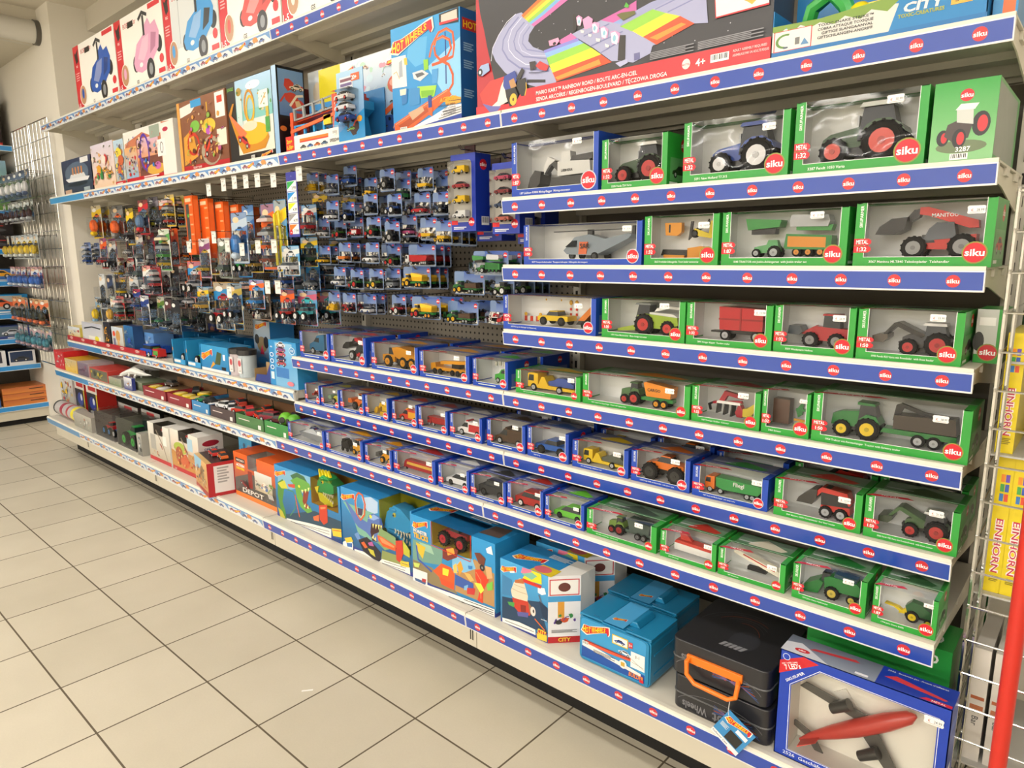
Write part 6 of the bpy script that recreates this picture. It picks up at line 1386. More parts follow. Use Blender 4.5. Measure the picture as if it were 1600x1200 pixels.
def mbox(A, w, h):
    bg(A, w, h, '#4a4644', '#e8662a'); A.rect(0, 0, w, .1 * h, '#e8782a'); A.poly([(0, .1 * h), (w, .1 * h), (w, .5 * h), (.4 * w, .62 * h), (0, .4 * h)], '#5a5652'); A.rect(.05 * w, .78 * h, .28 * w, .88 * h, '#3a3230'); A.text('MATCHBOX', .07 * w, .81 * h, .045 * h, '#f0e4d8', w=.19 * w, bold=.05); A.text('ACTION', .06 * w, .69 * h, .06 * h, '#fff', w=.2 * w, bold=.06); A.text('DRIVERS', .06 * w, .62 * h, .05 * h, '#f0d020', w=.2 * w, bold=.06)
    A.rect(.34 * w, .28 * h, .44 * w, .66 * h, '#8a3028'); A.rect(.5 * w, .3 * h, .9 * w, .72 * h, '#b8a88a', '#d8dcd8'); scatter(A, .46 * w, .3 * h, .95 * w, .6 * h, ['#5a7ab0', '#e8d8c8', '#7a9a5a', '#c04a30', '#888'], 18, 13, .2)
    scatter(A, .03 * w, .12 * h, .95 * w, .45 * h, ['#6a665f', '#7a2f2a', '#8a8680', '#4a4644', '#a83a30'], 22, 80, .06); A.text('DEPOT', .22 * w, .16 * h, .1 * h, '#e8e0d8', w=.5 * w, bold=.03); A.car(.16 * w, .34 * h, .2 * w, '#8a2a2a', rot=-.35)
    for i in range(4): A.poly([((.82 + .03 * i) * w, .34 * h), ((.84 + .03 * i) * w, .34 * h), ((.87 + .03 * i) * w, .24 * h), ((.85 + .03 * i) * w, .24 * h)], '#cfc8c0')
t = carton(-3.09, -2.71, 1.49, ZQ, .215, .16, '#e8662a', mbox, 'orange carton with cut-out window, road scene on its front', lambda A, w, h: A.rect(0, 0, w, h, '#d8582a'), cut=(.13, .15, .215, .215, '#d8d4d0'))
m = MB(); toy_into(m, 'suv', .07, dict(a='#a83240', b='#888')); m.build('toy_car', t, (.138, .05, .152))
t = carton(-2.62, -2.50, 1.70, ZQ, .2, .12, '#c02a22', misc('#b8242a', '#d84a2a', ['#e8a83a', '#222', '#ddd'], 51, n=8), 'red carton in the shade behind the dragon box')
carton(-3.25, -3.12, 1.60, ZQ, .235, .2, '#2f6aa8', misc('#6a98c8', '#4aa8d8', ['#e8e4da', '#8a5a3a', '#333', '#d8a040'], 52, n=9), 'blue picture carton standing behind the small tan desert carton')
def desert(A, w, h):
    A.rect(0, 0, w, h, '#c8965a', '#dcb070'); A.poly([(0, .6 * h), (.5 * w, .7 * h), (.6 * w, h), (0, h)], '#8ac0e0'); A.rect(0, 0, w, .14 * h, '#a82a2c'); A.ell(.6 * w, .62 * h, .16 * w, .2 * h, '#8a6a48'); scatter(A, .05 * w, .16 * h, .95 * w, .8 * h, ['#c8402a', '#e0a050', '#7a5030', '#f0e0c0', '#555566'], 44, 14, .09); A.text('THUNDER HOLLOW', .2 * w, .05 * h, .05 * h, '#f0e4d8', maxw=.6 * w)
t = carton(-3.37, -3.13, 1.425, ZQ, .165, .15, '#c8282e', desert, 'small tan desert race carton with red side, jutting over the shelf edge', lambda A, w, h: (A.rect(0, 0, w, h, '#b8262e'), A.rect(.2 * w, .1 * h, .8 * w, .9 * h, '#e8e6e6'), A.lines(.3 * w, .8 * h, .35 * w, 6, .008, '#a8a8a8')), rz=-.2, top=lambda A, w, d: (A.rect(0, 0, w, d, '#3a3030'), A.rect(0, 0, w, .15 * d, '#d8b070')))
for i, (cx, cy, c) in enumerate(((.09, .05, '#c8322e'), (.17, .07, '#d8682a'))): m = MB(); toy_into(m, 'car', .085, dict(a=c)); m.build('toy_car', t, (cx - .03, cy + .02, .1655))
def farm(A, w, h):
    bg(A, w, h, '#b8864a', '#e6e2da'); A.poly([(0, .0), (w, 0), (w, .3 * h), (.5 * w, .36 * h), (0, .5 * h)], '#c08a4a'); A.rect(0, 0, w, .1 * h, '#b8262e'); A.ell(.34 * w, .58 * h, .24 * w, .14 * h, '#a8b84a'); A.ell(.3 * w, .4 * h, .14 * w, .22 * h, '#a85a3a'); A.ell(.5 * w, .3 * h, .16 * w, .16 * h, '#c8603a'); A.line([(.4 * w, .85 * h), (.62 * w, .5 * h), (.85 * w, .2 * h)], .03 * w, '#8a7a68'); A.rect(.62 * w, .6 * h, .8 * w, .9 * h, '#a8c8dc'); A.car(.48 * w, .62 * h, .14 * w, '#d03030', rot=-.8); A.rect(.62 * w, .34 * h, .95 * w, .52 * h, '#c08a58'); scatter(A, .05 * w, .12 * h, .95 * w, .6 * h, ['#8a4a2a', '#d89a4a', '#c83a2a', '#b8c070', '#e0b070'], 40, 15, .07); A.text('CARS', .1 * w, .03 * h, .04 * h, '#f4e8e0')
def cside(A, w, h): A.rect(0, 0, w, h, '#e9e7e3'); A.ell(.5 * w, .82 * h, .34 * w, .07 * h, '#a8283a'); A.text('ON THE', .5 * w, .66 * h, .06 * h, '#3a4a7a', al='c', maxw=.7 * w, bold=.04); A.text('ROAD', .5 * w, .58 * h, .07 * h, '#3a4a7a', al='c', maxw=.7 * w, bold=.04); A.car(.2 * w, .36 * h, .6 * w, '#c03a30')
t = carton(-3.75, -3.42, 1.47, ZQ, .225, .13, '#e9e7e3', farm, 'white topped racing carton with an orange desert scene, behind the tan one', cside, cut=(.1, .17, .22, .225, '#3a3a3a'))
m = MB(); toy_into(m, 'car', .09, dict(a='#d03030')); m.build('toy_car', t, (.112, .05, .175))
t = carton(-4.05, -3.77, 1.47, ZQ, .215, .13, '#e6e4df', lambda A, w, h: (bg(A, w, h, '#b0a48c', '#e2e0da'), A.rect(0, 0, w, .1 * h, '#b8262e'), A.rect(.1 * w, .3 * h, .35 * w, .7 * h, '#a8a6a0'), A.line([(.4 * w, .85 * h), (.7 * w, .45 * h), (.85 * w, .1 * h)], .04 * w, '#9a8e7e'), A.car(.52 * w, .5 * h, .16 * w, '#d04a30', rot=-.8), A.rect(.7 * w, .5 * h, .86 * w, .75 * h, '#e8e6e0'), scatter(A, .05 * w, .12 * h, .5 * w, .3 * h, ['#c8402a', '#7a6a50', '#d0a060'], 6, 19, .2)), 'narrow white racing carton, furthest left of the two with red cars on top', cut=(.08, .155, .2, .215, '#444'))
m = MB(); toy_into(m, 'car', .09, dict(a='#d03030')); m.build('toy_car', t, (.095, .05, .16))
# ---------------------------------------------------------------- hooks and hanging packs
PLACED = []; LATER = []; ORD = ('first', 'second', 'third', 'fourth', 'fifth', 'sixth', 'seventh', 'eighth')
def clash(x, y, z, w, h, d):
    return any(abs(x - q[0]) < (w + q[3]) / 2 and y - d < q[1] and q[1] - q[5] < y and z - h < q[2] and q[2] - q[4] < z for q in PLACED)
def front_place(u, v, y, w, h, d):
    best = None
    for k in range(22):
        x, z = from_px(u, v, y)
        if not clash(x, y, z, w, h, d): break
        y += .012
        if y > 1.95: y = 1.95; x, z = from_px(u, v, y); break
    PLACED.append((x, y, z, w, h, d)); return x, y, z
def behind(first, n, step, label, w, h, d, jit=.05):
    LATER.append((first, n, step, label, w, h, d, jit))
def place_behind():
    for first, n, step, label, w, h, d, jit in LATER:
        y = first.location.y; p = first.location
        for i in range(1, n):
            y += step; x = p.x + rnd.uniform(-.004, .008); z = p.z - .002 * i
            while y < 1.99 and clash(x, y, z, w, h, d): y += .012
            if y > 1.99: break
            PLACED.append((x, y, z, w, h, d)); t = copy_tree(first); t.location = (x, y, z); t.rotation_euler = (0, first.rotation_euler.y, rnd.uniform(-jit, jit)); t['label'] = label
def hook_mesh(L):
    m = MB()
    for dx in (-.0035, .0035): m.tube([(dx, 0, 0), (dx, -L, -.006), (dx, -L - .012, .006)], .0016, '#8d8b86', 'chrome', 5)
    m.box(-.008, .008, -.003, 0, -.012, .012, '#6d6a64', 'steel_paint'); return m.mesh('peg_hook')
_hk = {}
HK = {1.70: 'top', 1.6: 'upper', 1.5: 'middle', 1.3: 'lower', 1.0: 'lowest'}
def hook(x, z, L, where, y=YBK, grp='peg hooks'):
    if L not in _hk: _hk[L] = hook_mesh(L)
    o = link('peg_hook', _hk[L], None, (x, y, z)); return tag(o, where, 'hook', grp)
_tm = {}
def small_toy(kind, pal, L):
    k = (kind, tuple(sorted(pal.items())), round(L, 3))
    if k not in _tm: m = MB(); toy_into(m, kind, L, pal); _tm[k] = m.mesh('toy_vehicle')
    return _tm[k]
_cm = {}
def siku_card(w, h):
    k = ('s', w, h)
    if k not in _cm:
        m = MB(); P = rounded(w, h, .008, 3); m.prism([(a - w / 2, b - h) for a, b in P], 0, .0006, '#a9b6c8')
        A = Art(m, (-w / 2, 0, -h), (1, 0, 0), (0, 0, 1)); A.poly(P, '#5f79ad')
        A.raw([(w * .0, h * .3), (w, h * .3), (w, h * .93), (w * .94, h), (w * .06, h), (0, h * .93)], [(0, 1, 2, 3, 4, 5)], [lin(c) for c in ('#8fa3c4', '#8fa3c4', '#3b5ba4', '#3556a2', '#3556a2', '#3b5ba4')])
        A.poly([(w * .0, h * .34), (w * .3, h * .5), (w * .34, h * .97), (w * .28, h), (.06 * w, h), (0, h * .93)], '#6f86ae'); A.rect(w * .02, h * .03, w * .98, h * .3, '#98a8c0', '#8799b8'); A.siku(w - .013, h - .014, .0085); A.ell(w * .45, h * .93, .006, .003, '#1c2030', 8)
        _cm[k] = m.mesh('card')
        b = MB(); b.prism([(-w * .47, -h * .92), (w * .47, -h * .92), (w * .44, -h * .45), (-w * .44, -h * .45)], -.032, -.0006, '#fff', 'blister'); _cm[('b', w, h)] = b.mesh('blister')
    return _cm[k], _cm[('b', w, h)]
CN = {'#e8e8ea': 'white', '#c2262c': 'red', '#2450a0': 'blue', '#2f7a3a': 'green', '#e8b81e': 'yellow', '#1f2124': 'black', '#d86a9a': 'pink', '#e07a24': 'orange', '#8d9298': 'silver', '#4d7a2e': 'dark green', '#34486a': 'navy'}
def siku_pack(u, v, y, kind, pal, w, h, label, toyL, n, group='small hanging vehicle packs'):
    """front pack at y, n-1 alike behind it on the same hook"""
    c, b = siku_card(w, h); x, y, z = front_place(u, v, y, w, h, .034)
    t = thing('blister_pack', label, 'blister pack', (x, y, z), rnd.uniform(-.04, .04), group)
    link('card', c, t); link('blister', b, t); link('toy_vehicle', small_toy(kind, pal, toyL), t, (-toyL / 2, -.016, -h * .9))
    behind(t, n, .04, 'behind the ' + label, w, h, .034)
    hook(x, z + .004 - h * .07, YBK - y + .006, 'hook of the ' + label)
def from_px(u, v, y):
    """ray of the photograph cut with the upright plane y"""
    x0, y0 = (u - 800) / f_px, (600 - v) / f_px; c, s = cr, -sr; a, b = c * x0 - s * y0, s * x0 + c * y0
    d = F_ + a * R_ + b * U_; k = y / d.y; return d.x * k, CH + d.z * k
# measured front cards: left, top, right, bottom (photo frame), kind, colour, rim
SP = [
(508,314,530,341,'car','#e8e8ea','#333'),(536,316,552,338,'tractor','#2450a0','#ddd'),(563,303,594,332,'tractor','#34486a','#999'),(598,303,634,333,'tractor','#2450a0','#ddd'),(646,301,673,333,'car','#c2262c','#ccc'),(676,300,702,328,'loader_tractor','#34486a','#999'),
(506,273,532,299,'car','#8d9298','#555'),(536,259,557,286,'suv','#2450a0','#ccc'),(568,278,590,297,'dump','#e8b81e','#c22'),(592,264,617,294,'tractor','#1f2124','#999'),(650,262,679,288,'tipper','#e8b81e','#999'),(620,280,640,300,'suv','#2f7a3a','#ccc'),(478,270,498,300,'excavator','#e8b81e','#444'),(686,276,702,300,'car','#34486a','#ccc'),
(495,341,516,368,'car','#e8e8ea','#555'),(518,344,545,373,'tractor','#4d7a2e','#c22'),(545,340,569,365,'van','#c2262c','#eee'),(570,339,597,369,'tractor','#2f7a3a','#c22'),(599,346,626,377,'tractor','#1f2124','#aaa'),(627,336,652,361,'car','#d86a9a','#ddd'),(654,340,685,374,'tipper','#e8b81e','#c22'),(687,345,699,371,'dump','#e8b81e','#c22'),
(494,384,519,413,'car','#e8b81e','#333'),(525,379,552,403,'tipper','#e07a24','#eee'),(568,379,595,410,'car','#e8e8ea','#222'),(604,384,626,410,'tractor','#4d7a2e','#c22'),(629,382,689,413,'tipper','#c2262c','#ddd'),(736,392,797,418,'set','#2f7a3a','#2f7a3a'),
(520,417,541,444,'car','#e8e8ea','#2450a0'),(545,421,570,450,'tractor','#2f7a3a','#c22'),(573,420,602,447,'tractor','#4d7a2e','#e8b81e'),(605,419,624,446,'suv','#8d9298','#ccc'),(626,417,676,449,'cargo','#2f7a3a','#e8b81e'),(701,424,765,459,'forest','#2f7a3a','#e8b81e'),(777,426,800,462,'tractor','#4d7a2e','#ddd'),
(512,457,532,480,'excavator','#e8b81e','#c22'),(535,458,556,488,'loader_tractor','#c2262c','#c22'),(562,460,593,492,'car','#e8e8ea','#2450a0'),(608,461,638,493,'tractor','#c2262c','#ddd'),(639,464,692,494,'cargo','#2f7a3a','#c22'),(691,471,755,507,'forest','#2f7a3a','#e8b81e'),(765,470,796,498,'plough','#c2262c','#c22')]
for i, (l, t_, r, b, kind, c, rim) in enumerate(SP):
    y = 1.74 if i % 3 else 1.70
    xa, z1 = from_px(l, t_, y); xb, z2 = from_px(r, b, y); w = .155 if r - l > 45 else .088; h = .082; x = (xa + xb) / 2
    pal = dict(a=c, b=rim, c=c if kind in ('excavator',) else '#444')
    if kind in ('cargo', 'set'): pal.update(c='#e8b81e' if kind == 'cargo' else '#444', a='#e8b81e' if kind == 'cargo' else c)
    if kind == 'forest': pal.update(a='#2f7a3a')
    kn = dict(car='car', tractor='tractor', van='van', suv='off-road car', tipper='tipper truck', dump='dump truck', excavator='digger', cargo='tractor with trailer', forest='tractor with long trailer', set='tractor and tanker', plough='farm tool', loader_tractor='loader tractor', pickup='pickup')[kind]
    e = (6, 14, 22, 28, 35, 42); ri = [k for k in range(6) if i < e[k]][0]; lo = ([0] + list(e))[ri]; rk = sorted(q[0] for q in SP[lo:e[ri]]).index(l)
    row = ('second', 'top', 'third', 'fourth', 'fifth', 'lowest')[ri]
    lab = '%s %s card pack, %s in the %s blue row' % (CN[c], kn, ORD[rk], row)
    siku_pack((l + r) / 2, t_, y, kind, pal, w, h, lab, w * (.8 if w > .1 else .72), 4 if w < .1 else 3)
# long blue window packs hanging beside the green boxes
for i, (l, t_, r, b, cols, lab) in enumerate([(703, 243, 735, 361, ('#e8c01e', '#b03a3a', '#e8c01e', '#e8e8e8'), 'tall blue window box with yellow parcel vans, leftmost of the hanging tall boxes'), (768, 256, 792, 365, ('#c04060', '#8a2a2a', '#34486a', '#c86a5a'), 'tall blue window box with small red and dark cars, partly behind the excavator box')]):
    y = 1.66; xa, z1 = from_px(l, t_, y); xb, z0 = from_px(r, b, y); w, h, d = .115, z1 - z0, .075
    for k in range(2):
        t = thing('hanging_window_box', lab if k == 0 else lab.split(',')[0] + ', the duplicate behind', 'toy box', (xa + .004 * k, y + (d + .045) * k, z0 - .03 * k), .0, 'tall hanging window boxes')
        m = MB(); m.box(0, w, .002, d, 0, h, '#1a35a0'); A = Art(m, (0, .002, 0), (1, 0, 0), (0, 0, 1)); A.rect(0, 0, w, h, '#2038a4'); A.poly([(a + .012, b + .03) for a, b in rounded(w - .03, h - .05, .012, 3)], '#b9b6ae'); A.siku(w * .82, .03, .014); A.rect(.0, .022, .03, .036, '#cf1c2c'); A.lines(.01, .012, .06, 2, .003, '#dfe4f0'); A.text('SIKUSUPER', .008, h * .7, .006, '#e8ecf8', rot=PI / 2)
        S = Art(m, (w, .002, 0), (0, 1, 0), (0, 0, 1)); S.siku(d * .5, h * .86, .017); S.bars(d * .35, .02, .036, .028)
        m.box(w * .3, w * .7, .035, .04, h, h + .03, '#3a1620'); m.build('carton', t)
        for j, c in enumerate(cols):
            q = MB(); toy_into(q, 'van' if i == 0 and j != 1 else 'car', .06, dict(a=c, b=c)); q.build('toy_vehicle', t, (.03, -.012, h * (.74 - .19 * j)))
        f = MB(); f.box(.014, w - .02, -.026, .001, .034, h - .024, '#fff', 'blister', 'k'); f.build('window_film', t)
    hook(xa + w / 2, z1 + .02, .36, 'wire hook holding the tall blue window boxes, ' + ('left' if i == 0 else 'right') + ' of the two')

# --- mixed packs in the middle and left bays ----------------------
_pm = {}
def mixed_pack(style, w, h):
    """card with picture and bubble; style = (card, accent, bubble toy kind, colour)"""
    k = (style, w, h)
    if k not in _pm:
        card, acc, kind, c = style; m = MB(); m.prism([(a - w / 2, b - h) for a, b in rounded(w, h, .006, 2)], 0, .0008, card)
        A = Art(m, (-w / 2, 0, -h), (1, 0, 0), (0, 0, 1)); r = random.Random(hash((card, acc, c)) & 255 if False else sum(map(ord, card + acc + c)))
        A.rect(.003, h * .55, w - .003, h - .003, card, mixc(card, acc, .4)); A.poly([(0, h * .6), (w, h * .75), (w, h * .9), (0, h * .8)], acc)
        A.rect(.003, .003, w - .003, h * .5, mixc(card, '#ffffff', .6), mixc(card, acc, .5)); A.poly([(0, h * .28), (w, h * .36), (w, h * .46), (0, h * .4)], mixc(acc, '#ffffff', .3)); A.rect(.003, .003, w * .97, h * .1, acc); A.ell(w * .3, h * .86, w * .2, h * .06, '#e8c8a0' if r.random() < .5 else '#f0f0ec', 10); A.rect(w * .1, h * .08, w * .5, h * .14, '#f0eee8'); A.ell(w * .5, h * .95, .006, .003, '#222', 8); A.car(w * .2, h * .6, w * .6, c)
        q = MB(); B_ = MB()
        if kind == 'ball': q.ball((0, -.025, -h * .62), w * .3, .022, h * .2, c); q.ball((0, -.028, -h * .84), w * .22, .02, h * .08, acc)
        elif kind == 'cars5':
            for i in range(4): q.push(Matrix.Translation((-w * .36, -.016, -h * (.9 - .2 * i)))); toy_into(q, 'car', w * .7, dict(a=(c, acc, '#b8bcc0', mixc(c, '#ffffff', .4))[i], g='#59626a'), i < 2); q.pop()
        elif kind == 'track': q.tube([(-w * .3, -.01, -h * .9), (-w * .25, -.015, -h * .2), (w * .1, -.015, -h * .15), (w * .2, -.012, -h * .9)], .006, c, 'gloss', 6)
        else: q.push(Matrix.Translation((-w * .34, -.02, -h * .84))); toy_into(q, kind, w * .68, dict(a=c, b='#d8d8d8', g='#59626a', k='#4a4c50'))
        B_.prism([(-w * .45, -h * .95), (w * .45, -h * .95), (w * .42, -h * .36), (-w * .42, -h * .36)], -.042, -.001, '#fff', 'blister')
        _pm[k] = (m.mesh('card'), q.mesh('toy_vehicle'), B_.mesh('blister'))
    return _pm[k]
def mixed(u, v, w, h, style, label, n=3, y=1.72, rz=0, grp='mixed hanging toy packs'):
    w *= 1.08; x, y, z = front_place(u, v, y, w * .72, h, .046); c, q, b = mixed_pack(style, w, h)
    t = thing('blister_pack', label, 'blister pack', (x, y, z), rnd.uniform(-.06, .06), grp)
    link('card', c, t); link('toy_figure' if style[2] == 'ball' else 'toy_vehicle', q, t); link('blister', b, t)
    sh = label.split(); behind(t, min(n, 2), .055, 'behind the ' + ' '.join(sh[:14]), w * .8, h, .046)
    hook(x, z - .008, YBK - y + .006, 'hook of the ' + ' '.join(sh[:13]))
K = '#26262a'; O = '#e8641e'; RD = '#c2262c'; W_ = '#e9e7e2'; LB = '#3a92d0'; YL = '#e8c420'; GY = '#bcbcba'; DB = '#2a3f86'
MP = [  # u v w h (card, accent, toy, colour) label n
(149,321,.15,.22,(GY,YL,'ball',O),'clear pack with yellow and orange toys, top left corner hook',2),
(182,321,.16,.22,('#55504a','#8a8a8a','ball',O),'grey card pack with bright orange figures, second pack on the top row',3),
(201,325,.12,.22,(K,YL,'suv',K),'black card pack with yellow triangle, top row at left',3),
(222,312,.13,.2,('#4a4844',RD,'ball','#5a7aa0'),'dark pack with red label and blue bubble, top row at left',3),
(238,308,.13,.2,('#5b5862','#b8b0c0','car','#c8c43a'),'grey and violet car pack, top row left of the white and orange pack',3),
(254,312,.12,.17,(W_,O,'suv',K),'white pack with orange curved base, top row',3),
(264,304,.10,.17,('#c8b890',YL,'cars5','#b03a30'),'tan pack with yellow framed toys, beside the white and orange pack',3),
(160,372,.12,.2,(DB,O,'suv',RD),'blue and orange card pack with a red vehicle, second row far left',3),
(136,379,.1,.15,('#2a3f78','#8aa0c8','cars5','#2450a0'),'small navy pack of blue vehicles hanging at the far left edge',2),
(174,376,.14,.2,('#5f4a40',GY,'monster_truck',K),'brown card pack with big black buggy, second row at left',3),
(200,361,.1,.17,(RD,W_,'car','#dddddd'),'red and white pack with grey bubble, second row',3),
(216,366,.1,.17,('#6a3034',GY,'car','#888888'),'dull red pack with pale lower half, second row',3),
(234,364,.11,.19,(RD,'#6a4a5a','van','#8d9298'),'red pack with silver van, second row left of the tall white card',3),
(255,358,.13,.23,(W_,'#58a050','cars5','#c8a83a'),'tall white card with green spot and small framed car pictures',3),
(271,357,.10,.21,(O,'#d8481e','car','#8a3a30'),'orange pack with small car, just left of the tall orange track boxes',3),
(188,403,.1,.13,(RD,W_,'car',YL),'small red and white pack with a yellow car, third row',3),
(203,405,.1,.13,(RD,GY,'car','#8d9298'),'red pack with grey bubble, third row beside the one with yellow car',3),
(217,402,.11,.14,('#a8bcb8',GY,'suv','#5a6a68'),'pale grey-green pack, third row',4),
(228,415,.1,.17,(RD,W_,'van','#e8e8ea'),'red over white pack with a white vehicle, fourth row',3),
(243,418,.13,.16,('#8a2028','#b83a3a','cars5','#3a3a3e'),'deep red multi-car pack in the middle of the left hooks',3),
(258,416,.1,.18,(W_,GY,'suv','#3a3a3e'),'white pack with dark small vehicles, right of the deep red pack',3),
(272,418,.1,.16,('#55555a',K,'car','#4a5060'),'dark grey pack, right of the white one with dark vehicles',3),
(158,428,.1,.24,('#b8bcc0','#e0e4e6','suv','#4a4a38'),'tall clear pack with dark toy at its foot, left wall side',2),
(170,430,.1,.24,(K,'#3a4a6a','suv','#15151a'),'tall black pack with round black toy, left wall side',2),
(190,427,.12,.16,('#4f4a46','#8a7a6a','car',YL),'brownish pack with yellow car, fourth row',3),
(208,432,.12,.16,(GY,'#c8ccd0','monster_truck','#8d9298'),'grey pack with silver toy, fourth row',3),
(152,464,.1,.19,('#c0c8d0','#8ab0d0','ball',YL),'clear pack with yellow and blue figure, lowest row far left',2),
(163,465,.09,.19,('#a8ac9a','#e8e8e8','ball','#e8e8ea'),'narrow card with white and yellow figure, lowest row',3),
(175,463,.1,.19,('#7f9a90',W_,'ball','#d8a83a'),'grey-green card with amber figure, lowest row',3),
(187,463,.11,.15,(RD,'#6a8a80','cars5',RD),'red and green small pack, lowest row at left',3),
(213,452,.1,.13,(RD,DB,'car','#2450a0'),'red pack with blue car near the centre of the left hooks',3),
(225,462,.1,.18,(W_,DB,'car','#4a6ab0'),'white pack with blue round picture, lowest row',3),
(238,466,.1,.18,('#8a8078',K,'suv','#5a8a4a'),'brown-grey pack, lowest row centre',3),
(250,464,.1,.18,(W_,'#6a8a3a','car','#3a8a5a'),'white and green pack, lowest row right of centre',3),
(262,467,.1,.19,('#3a3636','#6a4040','suv',K),'dark pack, lowest row right',3),
(273,470,.1,.19,('#2c2a2c',K,'car','#444444'),'very dark pack, at the right end of the lowest row',3),
(284,411,.12,.15,(O,W_,'car','#dcdcdc'),'orange and white pack under the tall orange track boxes',3),
(280,442,.12,.15,('#e0702a',W_,'cars5','#e8e8ea'),'orange multi-pack with white cars, below the flat orange pack',3),
(302,408,.16,.2,(O,LB,'monster_truck','#d8d8dc'),'large orange card with black and white robot picture',3),
(296,440,.12,.15,('#e2662c','#f0e0d0','car','#e8e8ea'),'orange pack with white label, below the robot picture card',3),
(316,448,.14,.14,(LB,YL,'car','#c8a040'),'blue and yellow pack above the red monster truck',3),
(347,441,.18,.25,('#d8b060',LB,'monster_truck','#b8242c'),'blue and tan card with a red monster truck on white-striped base',3),
(366,443,.14,.2,('#3a7ab0','#c8b050','monster_truck','#34486a'),'blue card with dark truck, right of the red monster truck',3),
(318,373,.12,.2,(W_,'#8a4a7a','car','#c8a83a'),'white pack with violet pictures, hanging below the first price tags',3),
(331,374,.11,.19,('#e8e0d0',YL,'suv','#6a5a3a'),'cream pack with yellow accent, below the price tags',3),
(349,372,.11,.2,(GY,'#6a7a6a','suv','#5a6a60'),'grey clear pack below the round blue spinner pack',3),
(362,378,.12,.2,('#8a9090','#b8bcb8','suv','#b8b8b8'),'pale clear pack with silver toy, below the sword shaped pack',3),
(380,376,.13,.18,('#3a5a9a',LB,'monster_truck','#3ab04a'),'blue pack with white wheels and a green base',3),
(398,371,.12,.17,(DB,YL,'car','#c8a040'),'navy and yellow pack above the orange digger toy pack',3),
(385,440,.12,.14,('#4a86c0',YL,'cars5','#e07a24'),'light blue pack with orange and green monster trucks',3),
(400,437,.12,.14,(LB,O,'car','#3a8ad0'),'sky blue pack beside the hanging bag',3),
(372,332,.13,.24,('#4a70a8','#b8c8d8','ball','#3a7ac0'),'tall clear pack with round blue and white spinner',2),
(386,321,.11,.26,('#3a7ac8','#88b0d8','ball','#d8dce0'),'tall blue figure pack left of the sword set',2),
(400,324,.14,.28,('#e6e8f0','#2a4aa0','track','#d8502e'),'tall white and blue pack with a red launcher',2),
(418,318,.13,.3,('#4a7aa8',O,'cars5','#8a4a3a'),'tall pack of several cars, left of the yellow lettered strip',2),
(436,312,.09,.32,('#2f8fd0',YL,'track','#e8d82a'),'tall blue pack with a yellow vertical lettered band',1),
(405,440,.16,.19,('#d0a890','#3a2e2a','suv','#4a3a30'),'brown and pink bagged toy, below the blue packs',2),
(448,452,.12,.16,('#2a4a7a',O,'monster_truck','#c8302a'),'blue pack with red and dark monster truck, left of the yellow crab toy pack',3),
(453,384,.14,.13,('#4aa0d8',W_,'car','#e8e8ea'),'light blue car card with white car, front of its hook left of the blue bay',3),
(482,371,.13,.13,(LB,YL,'car','#3a5a4a'),'light blue car card with a dark green car, under the coloured price strip',3),
(445,408,.13,.13,('#3a90d0',O,'car','#2450a0'),'light blue car card with a blue car, below the white car card',3),
(462,415,.13,.14,('#62a8d8',W_,'suv','#c8ccd0'),'light blue car card with a silver jeep',3),
(479,453,.14,.16,('#4a9ac8','#c85a7a','monster_truck','#2fb0b8'),'light blue card with turquoise and yellow crab shaped truck',2),
(488,410,.11,.13,('#2a5a98',LB,'car','#8d9298'),'blue card at the left edge of the blue-railed bay',3),
(482,320,.12,.13,(LB,W_,'car','#c8262c'),'light blue card with a red figure, right of the coloured price strip',3),
(466,440,.1,.13,(W_,'#d8c8b0','car','#d8d8dc'),'white card with silver car above the crab shaped truck',3),
(499,300,.11,.13,('#2a3a5a',YL,'excavator','#e8b81e'),'dark pack with a yellow digger, just right of the coloured price strip',3),
(290,370,.1,.14,('#d84a20','#f08040','car','#e07a24'),'small orange pack between the tall orange boxes and the price tags',3),
]
for i in range(5): q = from_px(292 + 13 * i, 304 + 4 * i, 1.66); PLACED.append((q[0], 1.69 + .035 * i, q[1], .11, .31, .04))
for a in MP: mixed(a[0], a[1], a[2], a[3], a[4], a[5], a[6], 1.66 + .03 * ((a[0] * 7) % 3))
place_behind()
# tall orange track boxes
for i in range(5):
    x, z = from_px(287 + 13 * i, 304 + 4 * i, 1.66 + .0 * i)
    t = thing('track_box', ['tall narrow orange carton with green and black window, first of the row', 'second tall orange carton, lettered lines down its side', 'third tall orange carton in the row', 'fourth tall orange carton in the row', 'last tall orange carton, partly behind a clear bag'][i], 'toy box', (x, 1.66 + .035 * i, z - .31), -.04, 'tall orange hanging cartons')
    m = MB(); w, h, d = .10, .30, .03; m.box(0, w, 0, d, 0, h, '#e6621e'); A = Art(m, (0, 0, 0), (1, 0, 0), (0, 0, 1)); A.rect(.01, .03, w * .5, h * .86, '#4a4a44' if i == 0 else '#d8541a')
    if i == 0: A.ell(.035, .2, .012, .01, '#58b048'); A.ell(.035, .07, .012, .01, '#e8e8e8')
    for q in range(5): A.rect(w * .56, .05 + .05 * q, w * .92, .058 + .05 * q, '#f2a878')
    A.rect(w * .1, h * .9, w * .8, h * .96, '#f4c8a0'); Art(m, (w, 0, 0), (0, 1, 0), (0, 0, 1)).rect(.005, .02, d - .005, h - .02, '#ee7434'); m.build('carton', t)
    hook(x + w / 2, z + .0, .33 - .03 * i, 'wire hook holding the %s tall orange carton' % ('first', 'second', 'third', 'fourth', 'fifth')[i])
